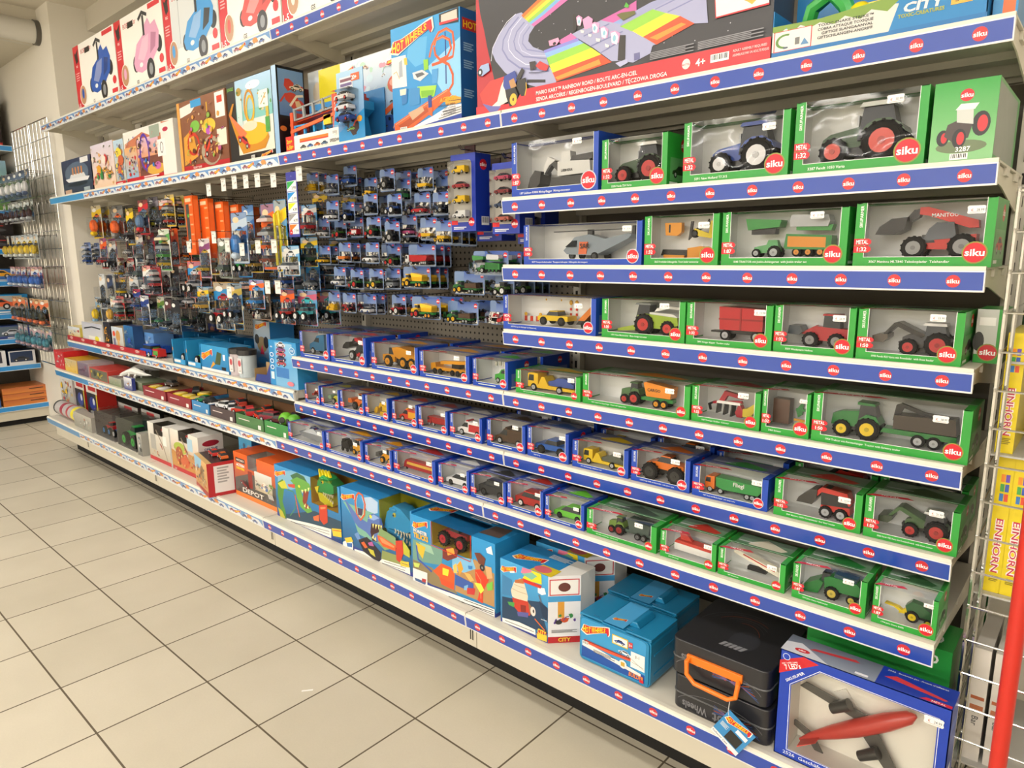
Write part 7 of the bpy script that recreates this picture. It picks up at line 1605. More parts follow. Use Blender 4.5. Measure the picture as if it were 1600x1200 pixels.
# price tags on hooks
TAGS = [(326, 297), (349, 289), (366, 285), (384, 284), (402, 282), (427, 282), (467, 272), (295, 386), (334, 371), (355, 384), (378, 390), (403, 386), (428, 385), (358, 456), (434, 449), (418, 449)]
for i, (u, v) in enumerate(TAGS):
    x, z = from_px(u, v, 1.603); t = thing('price_tag', 'small white price tag, %s of the %s tags' % (('first from left', 'second', 'third', 'fourth', 'fifth', 'sixth', 'seventh')[i if i < 7 else (i - 7) % 7], 'seven upper' if i < 7 else 'lower' if i < 14 else 'lowest'), 'price tag', (x, 1.603, z), .05, 'price tags on hooks')
    m = MB(); m.box(-.02, .02, 0, .001, -.028, .024, '#e6e4dd'); A = Art(m, (0, 0, 0), (1, 0, 0), (0, 0, 1)); A.lines(-.014, .016, .02, 2, .002, '#999'); A.text('%d.99' % (3 + i % 9), -.002, -.008, .01, '#333', w=.018); m.build('card', t)
    m = MB(); m.box(-.021, .021, -.0015, .0015, .024, .03, '#b8b6b0', 'gloss'); m.tube([(0, .001, .03), (0, .22 if i < 7 else .12, .03)], .0014, '#5c5a56', 'chrome', 5); m.build('holder_wire', t)
# coloured price strip
xa, za = from_px(446, 270, 1.615); _, zb = from_px(467, 370, 1.615)
t = thing('price_board', 'hanging blue price strip with five coloured price squares', 'sign', (xa, 1.615, zb), -.04); w, h = .088, za - zb; m = MB(); m.box(0, w, 0, .002, 0, h, '#3c3f9a'); A = Art(m, (0, 0, 0), (1, 0, 0), (0, 0, 1))
for i, (c, n_, p) in enumerate((('#f07a2a', '16...', '7.99'), ('#9a9a9a', '14...', '4.99'), ('#f0e02a', '13...', '4.99'), ('#2a92e0', '09...', '3.99'), ('#3ab05a', '08...', '3.99'))):
    z = .012 + i * .0435; A.rect(.006, z, w - .006, z + .041, '#eef0f0'); A.poly([(.008, z + .039), (w - .016, z + .039), (.008, z + .008)], c); A.text(n_, .012, z + .03, .006, '#333'); A.text(p, w - .01, z + .006, .013, '#222', al='r', w=.034)
A.ell(.02, .02, .013, .011, '#d01a2c'); A.text('siku', .02, .017, .006, '#fff', al='c', bold=.03); A.poly([(w * .5, h - .02), (w * .54, h - .02), (w * .52, h - .012)], '#dfe0f0'); m.build('board', t)
m = MB(); m.tube([(w / 2, .0, h), (w / 2, .0, h + .004), (w / 2, .2, h + .004)], .0014, '#5c5a56'); m.build('holder_wire', t)
# ---------------------------------------------------------------- low shelves of the left bays
ZU_, ZL_ = ZU + S0, ZL + S0
def wp(u, v, y=1.62): return from_px(u, v, y)
def ucart(u0, u1, z, h, d, base, fn, lab, side=None, y=1.625, **k):
    k['side'] = side
    x0 = from_px(u0, 560, y)[0]; x1 = from_px(u1, 570, y)[0]
    return carton(x0, x1, y, z, h, d, base, fn, lab, **k)
yel = misc('#e8c83a', '#c8d4e4', ['#e8b820', '#3a5aa0', '#c03028'], 61, n=6)
ucart(112, 131, ZU_, .10, .1, '#dcc860', yel, 'small yellow and blue box with a yellow cartoon vehicle, left end', group='cartons on the upper low shelf')
ucart(134, 166, ZU_, .15, .14, '#dcd8d0', lambda A, w, h: (A.rect(0, 0, w, h, '#d8d8d4', '#b8bccc'), A.line([(.1 * w, .7 * h), (.5 * w, .82 * h), (.9 * w, .78 * h)], .06 * h, K), A.rect(.3 * w, .1 * h, .9 * w, .4 * h, '#e8e8e0'), A.ell(.7 * w, .3 * h, .1 * w, .12 * h, '#e8e040')), 'pale box with a black coil spring and small white figures')
ucart(167, 178, ZU_, .17, .14, K, misc('#2a2624', '#2c2830', ['#e8a020', '#3a3a3a', '#e0b040'], 62, n=7), 'black box with an orange and yellow machine')
ucart(179, 197, ZU_, .15, .14, '#c8b898', lambda A, w, h: (A.rect(0, 0, w, h, '#c0b8a8', '#c8d4e0'), A.ell(.55 * w, .62 * h, .2 * w, .25 * h, '#c89a5a'), A.poly([(.4 * w, 0), (.7 * w, 0), (.62 * w, .45 * h), (.48 * w, .45 * h)], '#d8b078'), A.ell(.2 * w, .7 * h, .12 * w, .12 * h, '#e0502a'), A.rect(.1 * w, .1 * h, .3 * w, .5 * h, '#7a7a98')), 'box with a brown bear-like figure and red headed toy')
ucart(198, 213, ZU_, .17, .06, '#2a4a7a', misc('#24405a', '#2a6aa8', ['#8fa8b8', '#2a52b0', '#1c2228'], 63, n=7), 'dark blue box with a grey blue truck')
ucart(214, 244, ZU_, .13, .12, '#5f8cc8', misc('#7a9ac8', '#5a90d0', ['#c8d4e4', '#8aa0c0', '#3a4a8a'], 64, n=14), 'wide sky blue box of small city vehicles', y=1.69)
ucart(247, 284, ZU_, .16, .10, '#4a80c8', misc('#6a94cc', '#4a80c8', ['#b8c8dc', '#8aa0c0', '#38509a'], 65, n=14), 'second wide sky blue box, behind the blue police toys', y=1.86)
# red tray edge with yellow flags
x0, x1 = from_px(107, 540, 1.612)[0], from_px(228, 560, 1.612)[0]
m = MB(); w = x1 - x0; m.box(0, w, 0, .0015, 0, .032, '#b0262e'); A = Art(m, (0, 0, 0), (1, 0, 0), (0, 0, 1)); A.rect(0, 0, w, .032, '#b0242c')
for i in range(6): A.ell(w * (.06 + .17 * i), .018, .034, .009, '#e0b8b0'); A.text('Majorette', w * (.06 + .17 * i), .014, .008, '#b0242c', al='c', w=.055)
tag(m.build('shelf_strip', None, (x0, 1.6135, ZU + .0095)), 'long red printed strip along the front of the upper low shelf', 'shelf strip')
blob = random.Random(5)
def toy_on(u, z, kind, L, pal, lab, y=1.65, v=570, rz=0, name='toy_vehicle', cat='toy', group=None):
    m = MB(); toy_into(m, kind, L, pal); o = m.build(name, None, (from_px(u, v, y)[0], y, z), rz); tag(o, lab, cat, group); return o
def opentoy(u, z, w, h, d, col, col2, kind, pal, lab, y=1.62, v=575, L=None):
    """open-fronted card box with the toy showing"""
    x = from_px(u, v, y)[0]; t = thing('open_toy_box', lab, 'toy box', (x, y, z), 0, 'open fronted truck boxes'); m = MB(); e = .0015
    m.box(0, w, 0, d, 0, e, col); m.box(0, w, d - e, d, 0, h, col); m.box(0, e * 8, 0, d, 0, h, col); m.box(w - e * 2, w, 0, d, 0, h, col); m.box(e, w, 0, e, 0, h * .22, col2); m.box(0, w, d * .55, d, h - e, h, mixc(col, '#000', .3))
    A = Art(m, (0, 0, 0), (1, 0, 0), (0, 0, 1)); A.rect(w * .1, .01, w * .6, h * .18, '#e8eaec'); A.ell(e * 4, h * .6, e * 3, h * .08, '#e0902a', 8); m.build('carton', t)
    L = L or w * .8; q = MB(); toy_into(q, kind, L, pal); q.build('toy_truck', t, (w * .14, d * .42, .006)); return t
toy_on(229, ZU_, 'suv', .16, dict(a='#2450b8', b='#ccc'), 'blue toy police car with white doors at the shelf edge', v=560)
toy_on(241, ZU_, 'van', .13, dict(a='#c8302a', b='#58a040'), 'red toy truck with green trim on a white base', v=565)
toy_on(248, ZU_, 'van', .13, dict(a='#2a5ac0', b='#2a5ac0'), 'large blue toy van behind the red toy truck', y=1.74, v=550)
opentoy(272, ZU_, .16, .135, .16, '#2a8cc4', '#3a9ad4', 'monster_truck', dict(a='#b8303a', b='#d8d8d8'), 'blue open box with red monster truck on black wheels')
opentoy(293, ZU_, .17, .14, .16, '#2a8cc4', '#3a9ad4', 'monster_truck', dict(a='#5ac03a', b='#e8e8e8'), 'blue open box with lime green monster truck and white wheels')
for i in range(4): opentoy((288, 312, 336, 360)[i], ZU_, .17, .14, .15, '#1f6fa8', '#2a86c4', 'monster_truck', dict(a=('#34486a', '#e8e8e8', '#c22c2c', '#2450a0')[i], b='#777'), 'blue open truck box in the back row, %s of four' % ('first', 'second', 'third', 'last')[i], y=1.815, v=555)
ucart(315, 357, ZU_, .135, .13, '#2f92cc', lambda A, w, h: (A.rect(0, 0, w, h, '#2a7ab8', '#3a9cd4'), A.flame(.0, .42 * h, .42 * w, .4 * h), A.poly([(.5 * w, .3 * h), (.62 * w, .8 * h), (.78 * w, .75 * h), (.7 * w, .3 * h)], '#4a5a3a'), A.poly([(.3 * w, .05 * h), (.45 * w, .4 * h), (.52 * w, .3 * h)], '#e0a030'), A.rect(.82 * w, .5 * h, .9 * w, .72 * h, '#eef'), A.rect(.0, 0, w, .1 * h, '#e8e8ea'), A.rect(.75 * w, .12 * h, .9 * w, .24 * h, '#222')), 'wide blue truck carton with flame lettering, lying at the shelf edge')
for i, (u, c) in enumerate(((366, '#c0b4b8'), (379, '#b4c0c8'))):
    x = from_px(u + 8, 585, 1.66)[0]; t = thing('toy_canister', 'clear toy canister with a black lid, %s one' % ('left', 'right')[i], 'toy canister', (x, 1.665, ZU_), 0, 'black lidded canisters'); m = MB(); m.cyl((0, 0, 0), .043, .11, 'z', 24, c, 'gloss'); m.build('body', t, smooth=True)
    m = MB(); m.cyl((0, 0, .11), .047, .025, 'z', 24, '#26272b', 'gloss'); m.build('lid', t, smooth=True); m = MB(); A = Art(m, (-.02, -.0435, .02), (1, 0, 0), (0, 0, 1)); A.rect(0, 0, .04, .075, '#dcd6d8'); A.ell(.02, .05, .014, .016, '#c0505a'); A.bars(.01, .004, .022, .014); m.build('label', t)
# open card display bin
x = from_px(397, 590, 1.62)[0]; t = thing('display_bin', 'half empty cardboard display bin, brown inside and dark blue outside', 'display box', (x, 1.625, ZU_)); m = MB(); w = .15
m.prism([(0, 0), (w, 0), (w, .10), (.11, .04), (.02, .035)], 0, .002, '#2a3a86'); m.push(Matrix.Translation((w, 0, 0)) @ Matrix.Rotation(PI / 2, 4, 'Z')).prism([(0, 0), (.2, 0), (.2, .15), (.12, .15), (0, .08)], -.002, 0, '#26367e').pop(); m.box(0, w, .198, .2, 0, .12, '#a88a62'); m.box(0, w, 0, .2, 0, .002, '#a88a62'); m.box(0, .002, 0, .2, 0, .06, '#a88a62'); m.box(.004, w - .004, .06, .062, 0, .085, '#a98a60'); m.build('card_bin', t)
ucart(399, 425, ZU_ + .001, .26, .14, '#2a72b8', lambda A, w, h: (A.rect(0, 0, w, h, '#3a72a8', '#b8c4c8'), A.flame(.1 * w, .8 * h, .7 * w, .16 * h), A.ell(.5 * w, .5 * h, .3 * w, .16 * h, '#8a7a5a'), A.ell(.2 * w, .6 * h, .14 * w, .1 * h, '#333'), A.ell(.75 * w, .55 * h, .15 * w, .12 * h, '#2a2a30'), A.poly([(.35 * w, .3 * h), (.6 * w, .3 * h), (.5 * w, .5 * h)], '#d03a5a'), A.ell(.5 * w, .18 * h, .3 * w, .07 * h, '#3a8ac8')), 'tall blue carton with motocross picture, behind the display bin', lambda A, w, h: A.rect(0, 0, w, h, '#2468b0', '#2a80c8'), y=1.835)
def vwpack(A, w, h):
    A.rect(0, 0, w, h, '#7cb4dc', '#2f92d0'); A.rect(0, 0, .2 * w, h, '#2a8ccc'); A.rect(.24 * w, .42 * h, .85 * w, .96 * h, '#5aa6dc', '#8ac0e4'); A.rect(.24 * w, .2 * h, .7 * w, .42 * h, '#3a7ac0')
    for i in range(3): A.ell(.1 * w, (.68 - .14 * i) * h, .07 * w, .05 * h, '#e8eef2'); A.ell(.1 * w, (.68 - .14 * i) * h, .05 * w, .035 * h, '#3a7ab8')
    A.ell(.85 * w, .82 * h, .1 * w, .075 * h, '#e8eef4'); A.ell(.85 * w, .82 * h, .085 * w, .064 * h, '#2f86c4'); A.text('VW', .85 * w, .79 * h, .06 * h, '#e8eef4', al='c', maxw=.12 * w, bold=.03); A.text('siku', .1 * w, .84 * h, .04 * h, '#fff', al='c', maxw=.14 * w); A.rect(.04 * w, .14 * h, .16 * w, .3 * h, '#cfe0ec')
    for i in range(5): A.car(.28 * w, (.85 - .1 * i) * h, .34 * w, ('#d8d8e0', '#8a4a8a', '#c85a6a', '#2a3a6a', '#b84a5a')[i])
    A.ell(.75 * w, .1 * h, .12 * w, .05 * h, '#d87a8a')
ucart(421, 464, ZU_, .21, .1, '#3a9ad4', vwpack, 'pale blue multi-pack of van models with round maker badge, right end')
for i, u in enumerate((252, 262, 272, 282, 292, 318, 330)): 
    x = from_px(u, 535, 1.93)[0]; carton(x, x + .10, 1.968, ZU_, .16 + .02 * (i % 2), .02, '#3a3f86', lambda A, w, h: (A.rect(0, 0, w, h, '#34408a', '#3a4a9a'), A.ell(.5 * w, .8 * h, .3 * w, .12 * h, '#c8826a')), 'violet-blue pack with orange top at the back of the shelf, number %s from left' % ('one', 'two', 'three', 'four', 'five', 'six', 'seven')[i], name='toy_pack', group='violet-blue packs at the back')
# --- lower low shelf (y 1.5)
def lc(u0, u1, h, d, base, fn, lab, y=1.525, **k):
    x0 = from_px(u0, 620, y)[0]; x1 = from_px(u1, 620, y)[0]; return carton(x0, x1, y, ZL_, h, d, base, fn, lab, **k)
lc(93, 107, .13, .16, '#c8262c', misc('#c8262c', '#c02a2c', ['#e8e4dc', '#f0f0ea', '#d83a3a'], 71, n=5), 'red box at the left end of the lower low shelf', name='toy_carton')
lc(108, 126, .09, .16, '#e0b030', misc('#e0b83a', '#c8b48c', ['#d8c030', '#333', '#e8e0c8'], 72, n=6), 'yellow framed window box with a yellow digger')
lc(127, 143, .09, .16, '#b8a8ac', misc('#5a4a5e', '#8a7a88', ['#b03a5a', '#6a3a5a', '#aaa'], 73, n=6), 'grey framed box with a dark pink vehicle')
lc(145, 172, .075, .17, '#c8403a', lambda A, w, h: (A.rect(0, 0, w, h, '#c84a40'), A.rect(.03 * w, .05 * h, .97 * w, .93 * h, '#6a6a58'), scatter(A, .05 * w, .1 * h, .95 * w, .9 * h, ['#c8b43a', '#8a9a6a', '#4a4a40'], 8, 74, .4)), 'low red framed box of olive military vehicles')
lc(173, 192, .05, .15, '#8a8a84', misc('#7a8a6a', '#a8a89a', ['#c8b83a', '#4a5a3a', '#dcdcd4'], 75, n=6), 'low grey-green pack under the white dinosaur toys')
lc(196, 208, .075, .02, '#34408c', misc('#2a3a86', '#e8e8ea', ['#e8a030', '#4a5a9a', '#f0f0f0'], 76, n=5), 'small purple and white leaflet box by the red display trays')
def dinosaur(u, c, lab, y, s, v=600):
    m = MB(); m.tube([(0, 0, .02), (.04, 0, .028), (.09, .01, .045), (.15, .01, .055), (.2, .01, .045), (.26, .02, .03), (.32, .02, .03)], 1, c, 'gloss', 8, [.008, .018, .022, .03, .026, .012, .003])
    for a, b in ((.11, -.02), (.11, .035), (.18, -.02), (.18, .04)): m.tube([(a, b * .5 + .01, .045), (a + .01, b, .02), (a, b, 0)], .008, c, 'gloss', 6)
    m.prism([(-.03, .008), (.03, .01), (.03, .022), (-.04, .002)], -.01, .01, '#e8e8e4', 'gloss')
    o = m.build('toy_dinosaur', None, (from_px(u, v, y)[0], y, ZL_ + .052), .3, smooth=True); o.scale = (s, s, s); tag(o, lab, 'toy')
dinosaur(190, '#e0e0dc', 'white toy dinosaur with open jaw lying on the low packs', 1.56, .8)
dinosaur(206, '#8a8a88', 'grey toy dinosaur lying behind the white one', 1.68, .8)
lc(180, 215, .05, .15, '#7a7a70', misc('#6a6a60', '#8a8a80', ['#aaa', '#555'], 77, n=6), 'flat grey tray pack holding the grey dinosaur', y=1.69)
lc(198, 224, .05, .14, '#5c6a52', misc('#55604a', '#8a8f78', ['#a8a890', '#444'], 79, n=6), 'low olive pack just left of the dark red trays', y=1.56)
def tray(u0, u1, h, c, lab, fill, y=1.525, txt=None, d=.2):
    x0 = from_px(u0, 630, y)[0]; x1 = from_px(u1, 640, y)[0]; w = x1 - x0; t = thing('display_tray', lab, 'display box', (x0, y, ZL_), 0, 'open display trays'); m = MB(); e = .002
    m.box(0, w, 0, e, 0, h, c); m.box(0, w, d - e, d, 0, h * 1.5, '#7a5a40'); m.box(0, e, 0, d, 0, h, c); m.box(w - e, w, 0, d, 0, h, c); m.box(0, w, 0, d, 0, e, '#7a5a40')
    A = Art(m, (0, 0, 0), (1, 0, 0), (0, 0, 1)); A.rect(0, 0, w, h, mixc(c, '#000', .12), c); A.lines(w * .1, h * .55, w * .4, 1, .004, '#e8dcd8'); A.rect(w * .8, h * .1, w * .9, h * .45, '#e8e4e0')
    if txt: A.text(txt, w * .5, h * .3, h * .35, '#d8dce8', al='c', maxw=w * .8, bold=.03)
    m.box(e, w - e, e * 2, d - e, h * .64, h * .68, '#6a5038'); m.build('card_tray', t)
    for i, (kind, col, lab2) in enumerate(fill):
        px, py = x0 + w * (.16 + .34 * (i % 3)), y + .05 + .09 * (i // 3)
        m = MB()
        if kind == 'disc': m.cyl((0, 0, 0), .038, .012, 'z', 20, col, 'gloss'); m.cyl((0, 0, .012), .028, .004, 'z', 20, mixc(col, '#fff', .2), 'gloss')
        elif kind == 'ball': m.ball((0, 0, .03), .032, .032, .03, col, n=14, m=9); m.cyl((0, -.033, .03), .014, .004, 'y', 12, '#2a2a2a', 'gloss')
        else: m.push(Matrix.Translation((-.045, 0, 0))); toy_into(m, kind, .1, dict(a=col, b='#ddd')); m.pop()
        zz2 = ZL_ + h * .68 + .0006
        o = m.build('toy_' + dict(disc='disc', ball='ball').get(kind, 'vehicle'), None, (px, py, zz2), rnd.uniform(-.5, .5), smooth=kind in ('ball', 'disc')); tag(o, lab2 + ', %s in the tray' % ('front left', 'front middle', 'front right', 'rear left', 'rear middle', 'rear right')[i], 'toy', 'loose toys in the display trays')
tray(226, 261, .055, '#8f2a34', 'dark red display tray with yellow and white discs, left one', [('disc', '#e8c820', 'yellow disc toy of the left red tray'), ('disc', '#e0dcd4', 'white disc toy of the left red tray'), ('disc', '#e8c820', 'yellow disc toy of the left red tray'), ('car', '#5a5048', 'dark car of the left red tray')])
tray(263, 299, .055, '#8f2a34', 'dark red display tray heaped with yellow discs, right one', [('disc', '#e8c820', 'yellow disc toy of the right red tray'), ('disc', '#ecd02a', 'yellow disc toy of the right red tray'), ('disc', '#e8c820', 'yellow disc toy of the right red tray'), ('car', '#2a2a2a', 'black car of the right red tray'), ('disc', '#e8c820', 'yellow disc toy of the right red tray')])
tray(300, 327, .055, '#3a86c0', 'light blue low display tray', [('car', '#1f7a4a', 'dark green buggy of the light blue tray'), ('car', '#333333', 'black buggy of the light blue tray'), ('disc', '#e6e6ea', 'white round part of the light blue tray')])
tray(328, 366, .055, '#4a3c40', 'dark display tray with a white racing car on top', [('car', '#eceef0', 'white racing car of the dark tray'), ('car', '#dcdce0', 'pale racing car of the dark tray'), ('car', '#c83a2a', 'red racing car of the dark tray'), ('car', '#c84a3a', 'red sports car of the dark tray')])
tray(367, 410, .055, '#4a7a4a', 'green and violet printed tray with red spotted cars', [('suv', '#c8343a', 'red spotted car of the green tray'), ('car', '#d84028', 'bright red car of the green tray'), ('suv', '#8a3040', 'dark red car of the green tray'), ('car', '#e0502e', 'orange-red car of the green tray')])
tray(411, 448, .06, '#3a8a48', 'green printed tray with green ball toys at its right', [('car', '#5a2a30', 'maroon car of the last green tray'), ('ball', '#6ab82a', 'lime green eye ball of the last green tray'), ('ball', '#5aa828', 'green eye ball of the last green tray'), ('car', '#6a3038', 'dark maroon car of the last green tray')])
# --- bottom deck, left end
def bq(u0, u1, h, d, base, fn, lab, y=1.45, **k):
    x0 = from_px(u0, 680, y)[0]; x1 = from_px(u1, 690, y)[0]; return carton(x0, x1, y, ZQ, h, d, base, fn, lab, **k)
m = MB(); m.cyl((0, 0, .055), .05, .42, 'x', 20, '#b8b4b4', 'gloss'); m.cyl((-.004, 0, .055), .053, .02, 'x', 20, '#4a4a48', 'gloss'); m.cyl((.13, 0, .055), .0515, .05, 'x', 20, '#a83a4a', 'gloss'); m.cyl((.26, 0, .055), .0515, .03, 'x', 20, '#b8404a', 'gloss'); m.cyl((.36, 0, .055), .0515, .05, 'x', 20, '#e8d82a', 'gloss')
tag(m.build('toy_tube', None, (-5.70, 1.50, ZQ + .0045), .0, smooth=True), 'clear cylinder pack with red and yellow bands at the left end of the bottom deck', 'toy pack')
bq(104, 124, .24, .1, '#d8d8d4', misc('#8a8478', '#d8d8d4', ['#4a5a9a', '#c8ccd0', '#c8302a', '#e8c020'], 81, n=10), 'white toy pack with round blue and grey picture', y=1.60)
for i, (a, b) in enumerate(((126, 141), (143, 160))): bq(a, b, .25, .12, '#c0302a', lambda A, w, h: (A.rect(0, 0, w, h, '#1f1f24'), A.rect(0, .75 * h, w, h, '#e0dcd4'), A.rect(.2 * w, .82 * h, .9 * w, .95 * h, '#c8302a'), A.ell(.5 * w, .45 * h, .3 * w, .2 * h, '#2a3f9a'), A.ell(.62 * w, .52 * h, .1 * w, .1 * h, '#dfe4ee'), A.line([(.92 * w, 0), (.92 * w, h * .75)], .1 * w, '#d8c02a'), A.ell(.5 * w, .2 * h, .3 * w, .05 * h, '#c8c8c8')), 'black and red box with a blue robot car, %s one' % ('left', 'right')[i], y=1.60)
bq(119, 146, .1, .06, '#a8a49c', misc('#8a8a80', '#b8b4aa', ['#d8d8d0', '#777', '#c87a5a'], 82, n=10), 'low clear blister with grey toys at the deck edge')
def openpack(u, w, h, lab, toys, col='#3a3434'):
    x = from_px(u, 690, 1.46)[0]; t = thing('open_blister_set', lab, 'toy pack', (x, 1.46, ZQ), 0, 'clear monster truck sets'); m = MB(); m.box(0, w, .15, .152, 0, h, col); m.box(0, w, 0, .15, 0, .003, '#8a8680'); m.box(0, .002, 0, .15, 0, h * .8, '#9a9690'); A = Art(m, (0, .15, 0), (1, 0, 0), (0, 0, 1)); A.poly([(0, h), (w, h), (w, .8 * h), (.5 * w, .9 * h), (0, .8 * h)], '#a8a4a0'); A.rect(.3 * w, .85 * h, .7 * w, .95 * h, '#b8343a'); m.build('card', t)
    for kx, kind, c, c2, L in toys: m = MB(); toy_into(m, kind, L, dict(a=c, b=c2)); m.build('toy_truck', t, (kx, .07, .004))
    m = MB(); m.box(.002, w, .0, .148, .004, h * .9, '#fff', 'blister', 'kb'); m.build('blister', t)
openpack(152, .32, .19, 'clear set with red and blue monster trucks on black card', [(.02, 'monster_truck', '#c8282e', '#3a8ad0', .14), (.18, 'monster_truck', '#2a6ac0', '#ddd', .13)])
openpack(184.5, .28, .2, 'clear set with a green and black monster truck', [(.03, 'monster_truck', '#2aa04a', '#3ac04a', .22)], '#2a3a3a')
bq(213, 221, .13, .08, '#a8a69e', misc('#6a6a66', '#b0aea8', ['#333', '#8ab0c0', '#ddd'], 83, n=5), 'small grey clear pack left of the narrow white racing carton')
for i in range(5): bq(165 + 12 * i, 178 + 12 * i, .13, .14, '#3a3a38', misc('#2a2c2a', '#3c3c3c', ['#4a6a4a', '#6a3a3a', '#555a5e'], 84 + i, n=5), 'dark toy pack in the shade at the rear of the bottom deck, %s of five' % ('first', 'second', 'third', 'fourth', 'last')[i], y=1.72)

# ---------------------------------------------------------------- chrome grids with packs on the corner pillar
def grid_mesh(w, h, dx, dz, r=.0022, f=.004):
    m = MB(); n = round(w / dx); k = round(h / dz)
    for i in range(n + 1): m.tube([(w * i / n, 0, 0), (w * i / n, 0, h)], f if i in (0, n) else r, '#cfcfcc', 'chrome', 6)
    for j in range(k + 1): m.tube([(0, -.004, h * j / k), (w, -.004, h * j / k)], f if j in (0, k) else r, '#cfcfcc', 'chrome', 6)
    return m
YG = 1.70
tag(grid_mesh(.42, 1.85, .084, .132, .003, .005).build('wire_grid', None, (-6.84, YG, .55)), 'chrome wire display grid on the corner pillar, left one', 'wire grid', 'pillar wire grids')
tag(grid_mesh(.44, 1.85, .088, .132, .003, .005).build('wire_grid', None, (-6.38, YG, .55)), 'chrome wire display grid on the corner pillar, right one', 'wire grid', 'pillar wire grids')
GR = [(2.04, .2, '#2c2c34', '#5a6a8a', 'ball', '#e8e8ec', 'black and blue toy weapon packs on the top grid row'), (1.83, .16, '#5a4a44', '#c8ccd0', 'ball', '#4a3030', 'brown and grey bagged packs on the second grid row'), (1.58, .18, '#a8b8c8', '#e0e4e0', 'ball', '#e8c83a', 'white and yellow figure packs on the third grid row'), (1.34, .16, '#b8303a', '#d8dce0', 'ball', '#3a6ac0', 'red and white packs with blue and yellow figures, fourth grid row'), (1.1, .2, '#b8a870', '#e0764a', 'ball', '#3a3a2a', 'green and orange packs with grey tops, fifth grid row'), (.88, .17, '#8aa8a0', '#c8a8b0', 'ball', '#4a8a9a', 'dull teal and pink packs on the lowest grid row')]
NM = ('first', 'second', 'third', 'fourth', 'fifth', 'sixth')
for j, (z, h, c, acc, kind, tc, lab) in enumerate(GR):
    for i in range(6):
        c1 = mixc(c, ('#303038', '#c8c8c8', '#806060', '#ffffff', '#404858', '#a09080')[(i + j) % 6], .22); q = mixed_pack(('#%02x%02x%02x' % tuple(int(255 * (v ** (1 / 2.2))) for v in c1[:3]), acc, kind, tc), .138, h)
        t = thing('blister_pack', lab.replace(' packs', ' pack') + ', %s from the left' % NM[i], 'blister pack', (-6.78 + .148 * i + (.02 if j % 2 else 0), 1.56, z), rnd.uniform(-.15, .15), 'packs on the pillar grids')
        link('card', q[0], t); link('toy_figure', q[1], t); link('blister', q[2], t)
        hook(t.location.x, z - .006, .15, 'short wire hook on the pillar grid, %s row, %s from left' % (NM[j], NM[i]), YG, 'short grid hooks')

# ---------------------------------------------------------------- side shelving unit at the left
XS = -6.95
SH = [2.30, 1.785, 1.475, 1.215, .945, .735, .51, .165]
SC = [1.715, 1.715, 1.715, 1.715, 1.715, 1.715, 1.715, 1.80]
m = MB(); m.box(-7.44, -7.42, -.6, 1.80, 0, 2.75, '#55504a', 'steel_paint'); tag(m.build('back_panel'), 'dark back panel of the side shelving at the left', 'shelving panel')
tag(MB().box(-7.42, XS - .03, 1.803, 1.812, 0, 2.7, '#6a6258', 'steel_paint').build('end_panel') if False else MB().box(-7.415, -7.02, -.62, -.61, 0, 2.7, '#cfc8b8', 'steel_paint').build('end_panel'), 'cream end panel of the side shelving unit', 'shelving panel')
for i, z in enumerate(SH):
    t = thing('shelf', 'side unit shelf with plain light blue rail, %s from the top' % ('first', 'second', 'third', 'fourth', 'fifth', 'sixth', 'seventh', 'lowest')[i], 'shelf', (XS, -.6, z), 0, 'blue railed shelves of the side unit'); L = SC[i] + .6
    MB().box(-.46, 0, 0, L, -.03, .004, STEEL, 'steel_paint').build('tray', t)
    m = MB(); A = Art(m, (.0005, 0, -.036), (0, 1, 0), (0, 0, 1), 'rail'); A.rect(0, 0, L, .045, '#dfeaf0'); A.k += 2; A.rect(.004, .004, L - .004, .040, '#2a8fd8'); m.build('price_rail', t)
t = thing('base_unit', 'cream base of the side shelving with black toe recess', 'shelf base', (XS, -.6, 0)); MB().box(-.44, -.015, 0, 2.36, .05, .13, '#cfc8b6', 'steel_paint').build('kick_plate', t); MB().box(-.44, -.06, 0, 2.36, 0, .05, '#0d0c0b', 'matte').build('plinth', t)
def scart(y0, y1, z, h, d, c, fn, lab): # front faces +x
    t = thing('toy_carton', lab, 'toy box', (XS - .03, y0, z + .0045), 0, 'boxes on the side unit'); w = y1 - y0; m = MB(); m.box(-d, 0, 0, w, 0, h, c); fn(Art(m, (0, 0, 0), (0, 1, 0), (0, 0, 1)), w, h); m.build('printed_carton', t); return t
def wcar(c, fr, back='#b8bcbc', txt=None):
    def f(A, w, h):
        A.rect(0, 0, w, h, fr); A.rect(.05 * w, .22 * h, .9 * w, .94 * h, back); A.car(.14 * w, .24 * h, .62 * w, c); A.rect(.3 * w, .07 * h, .7 * w, .14 * h, '#dfe4e8')
        if txt: A.ell(.86 * w, .3 * h, .09 * w, .16 * h, '#e8eef4'); A.ell(.86 * w, .3 * h, .078 * w, .14 * h, '#2a86c4'); A.text(txt, .86 * w, .22 * h, .14 * h, '#eef', al='c', maxw=.12 * w, bold=.03)
    return f
blk = lambda A, w, h: (A.rect(0, 0, w, h, '#1a1718', '#2a2224'), A.ell(.5 * w, .35 * h, .36 * w, .14 * h, '#4a4a4e'), A.rect(.2 * w, .62 * h, .8 * w, .66 * h, '#c0302c'), A.rect(.15 * w, .06 * h, .7 * w, .1 * h, '#b02a2a'))
grn2 = lambda A, w, h: (A.rect(0, 0, w, h, '#6a9a3a', '#8ab0c8'), A.rect(.1 * w, .3 * h, .8 * w, .9 * h, '#dfe6e8'), A.rect(.13 * w, .34 * h, .77 * w, .86 * h, '#2a3a34'), A.ell(.45 * w, .55 * h, .25 * w, .1 * h, '#3aa03a'), A.ell(.85 * w, .55 * h, .12 * w, .12 * h, '#c8d83a'))
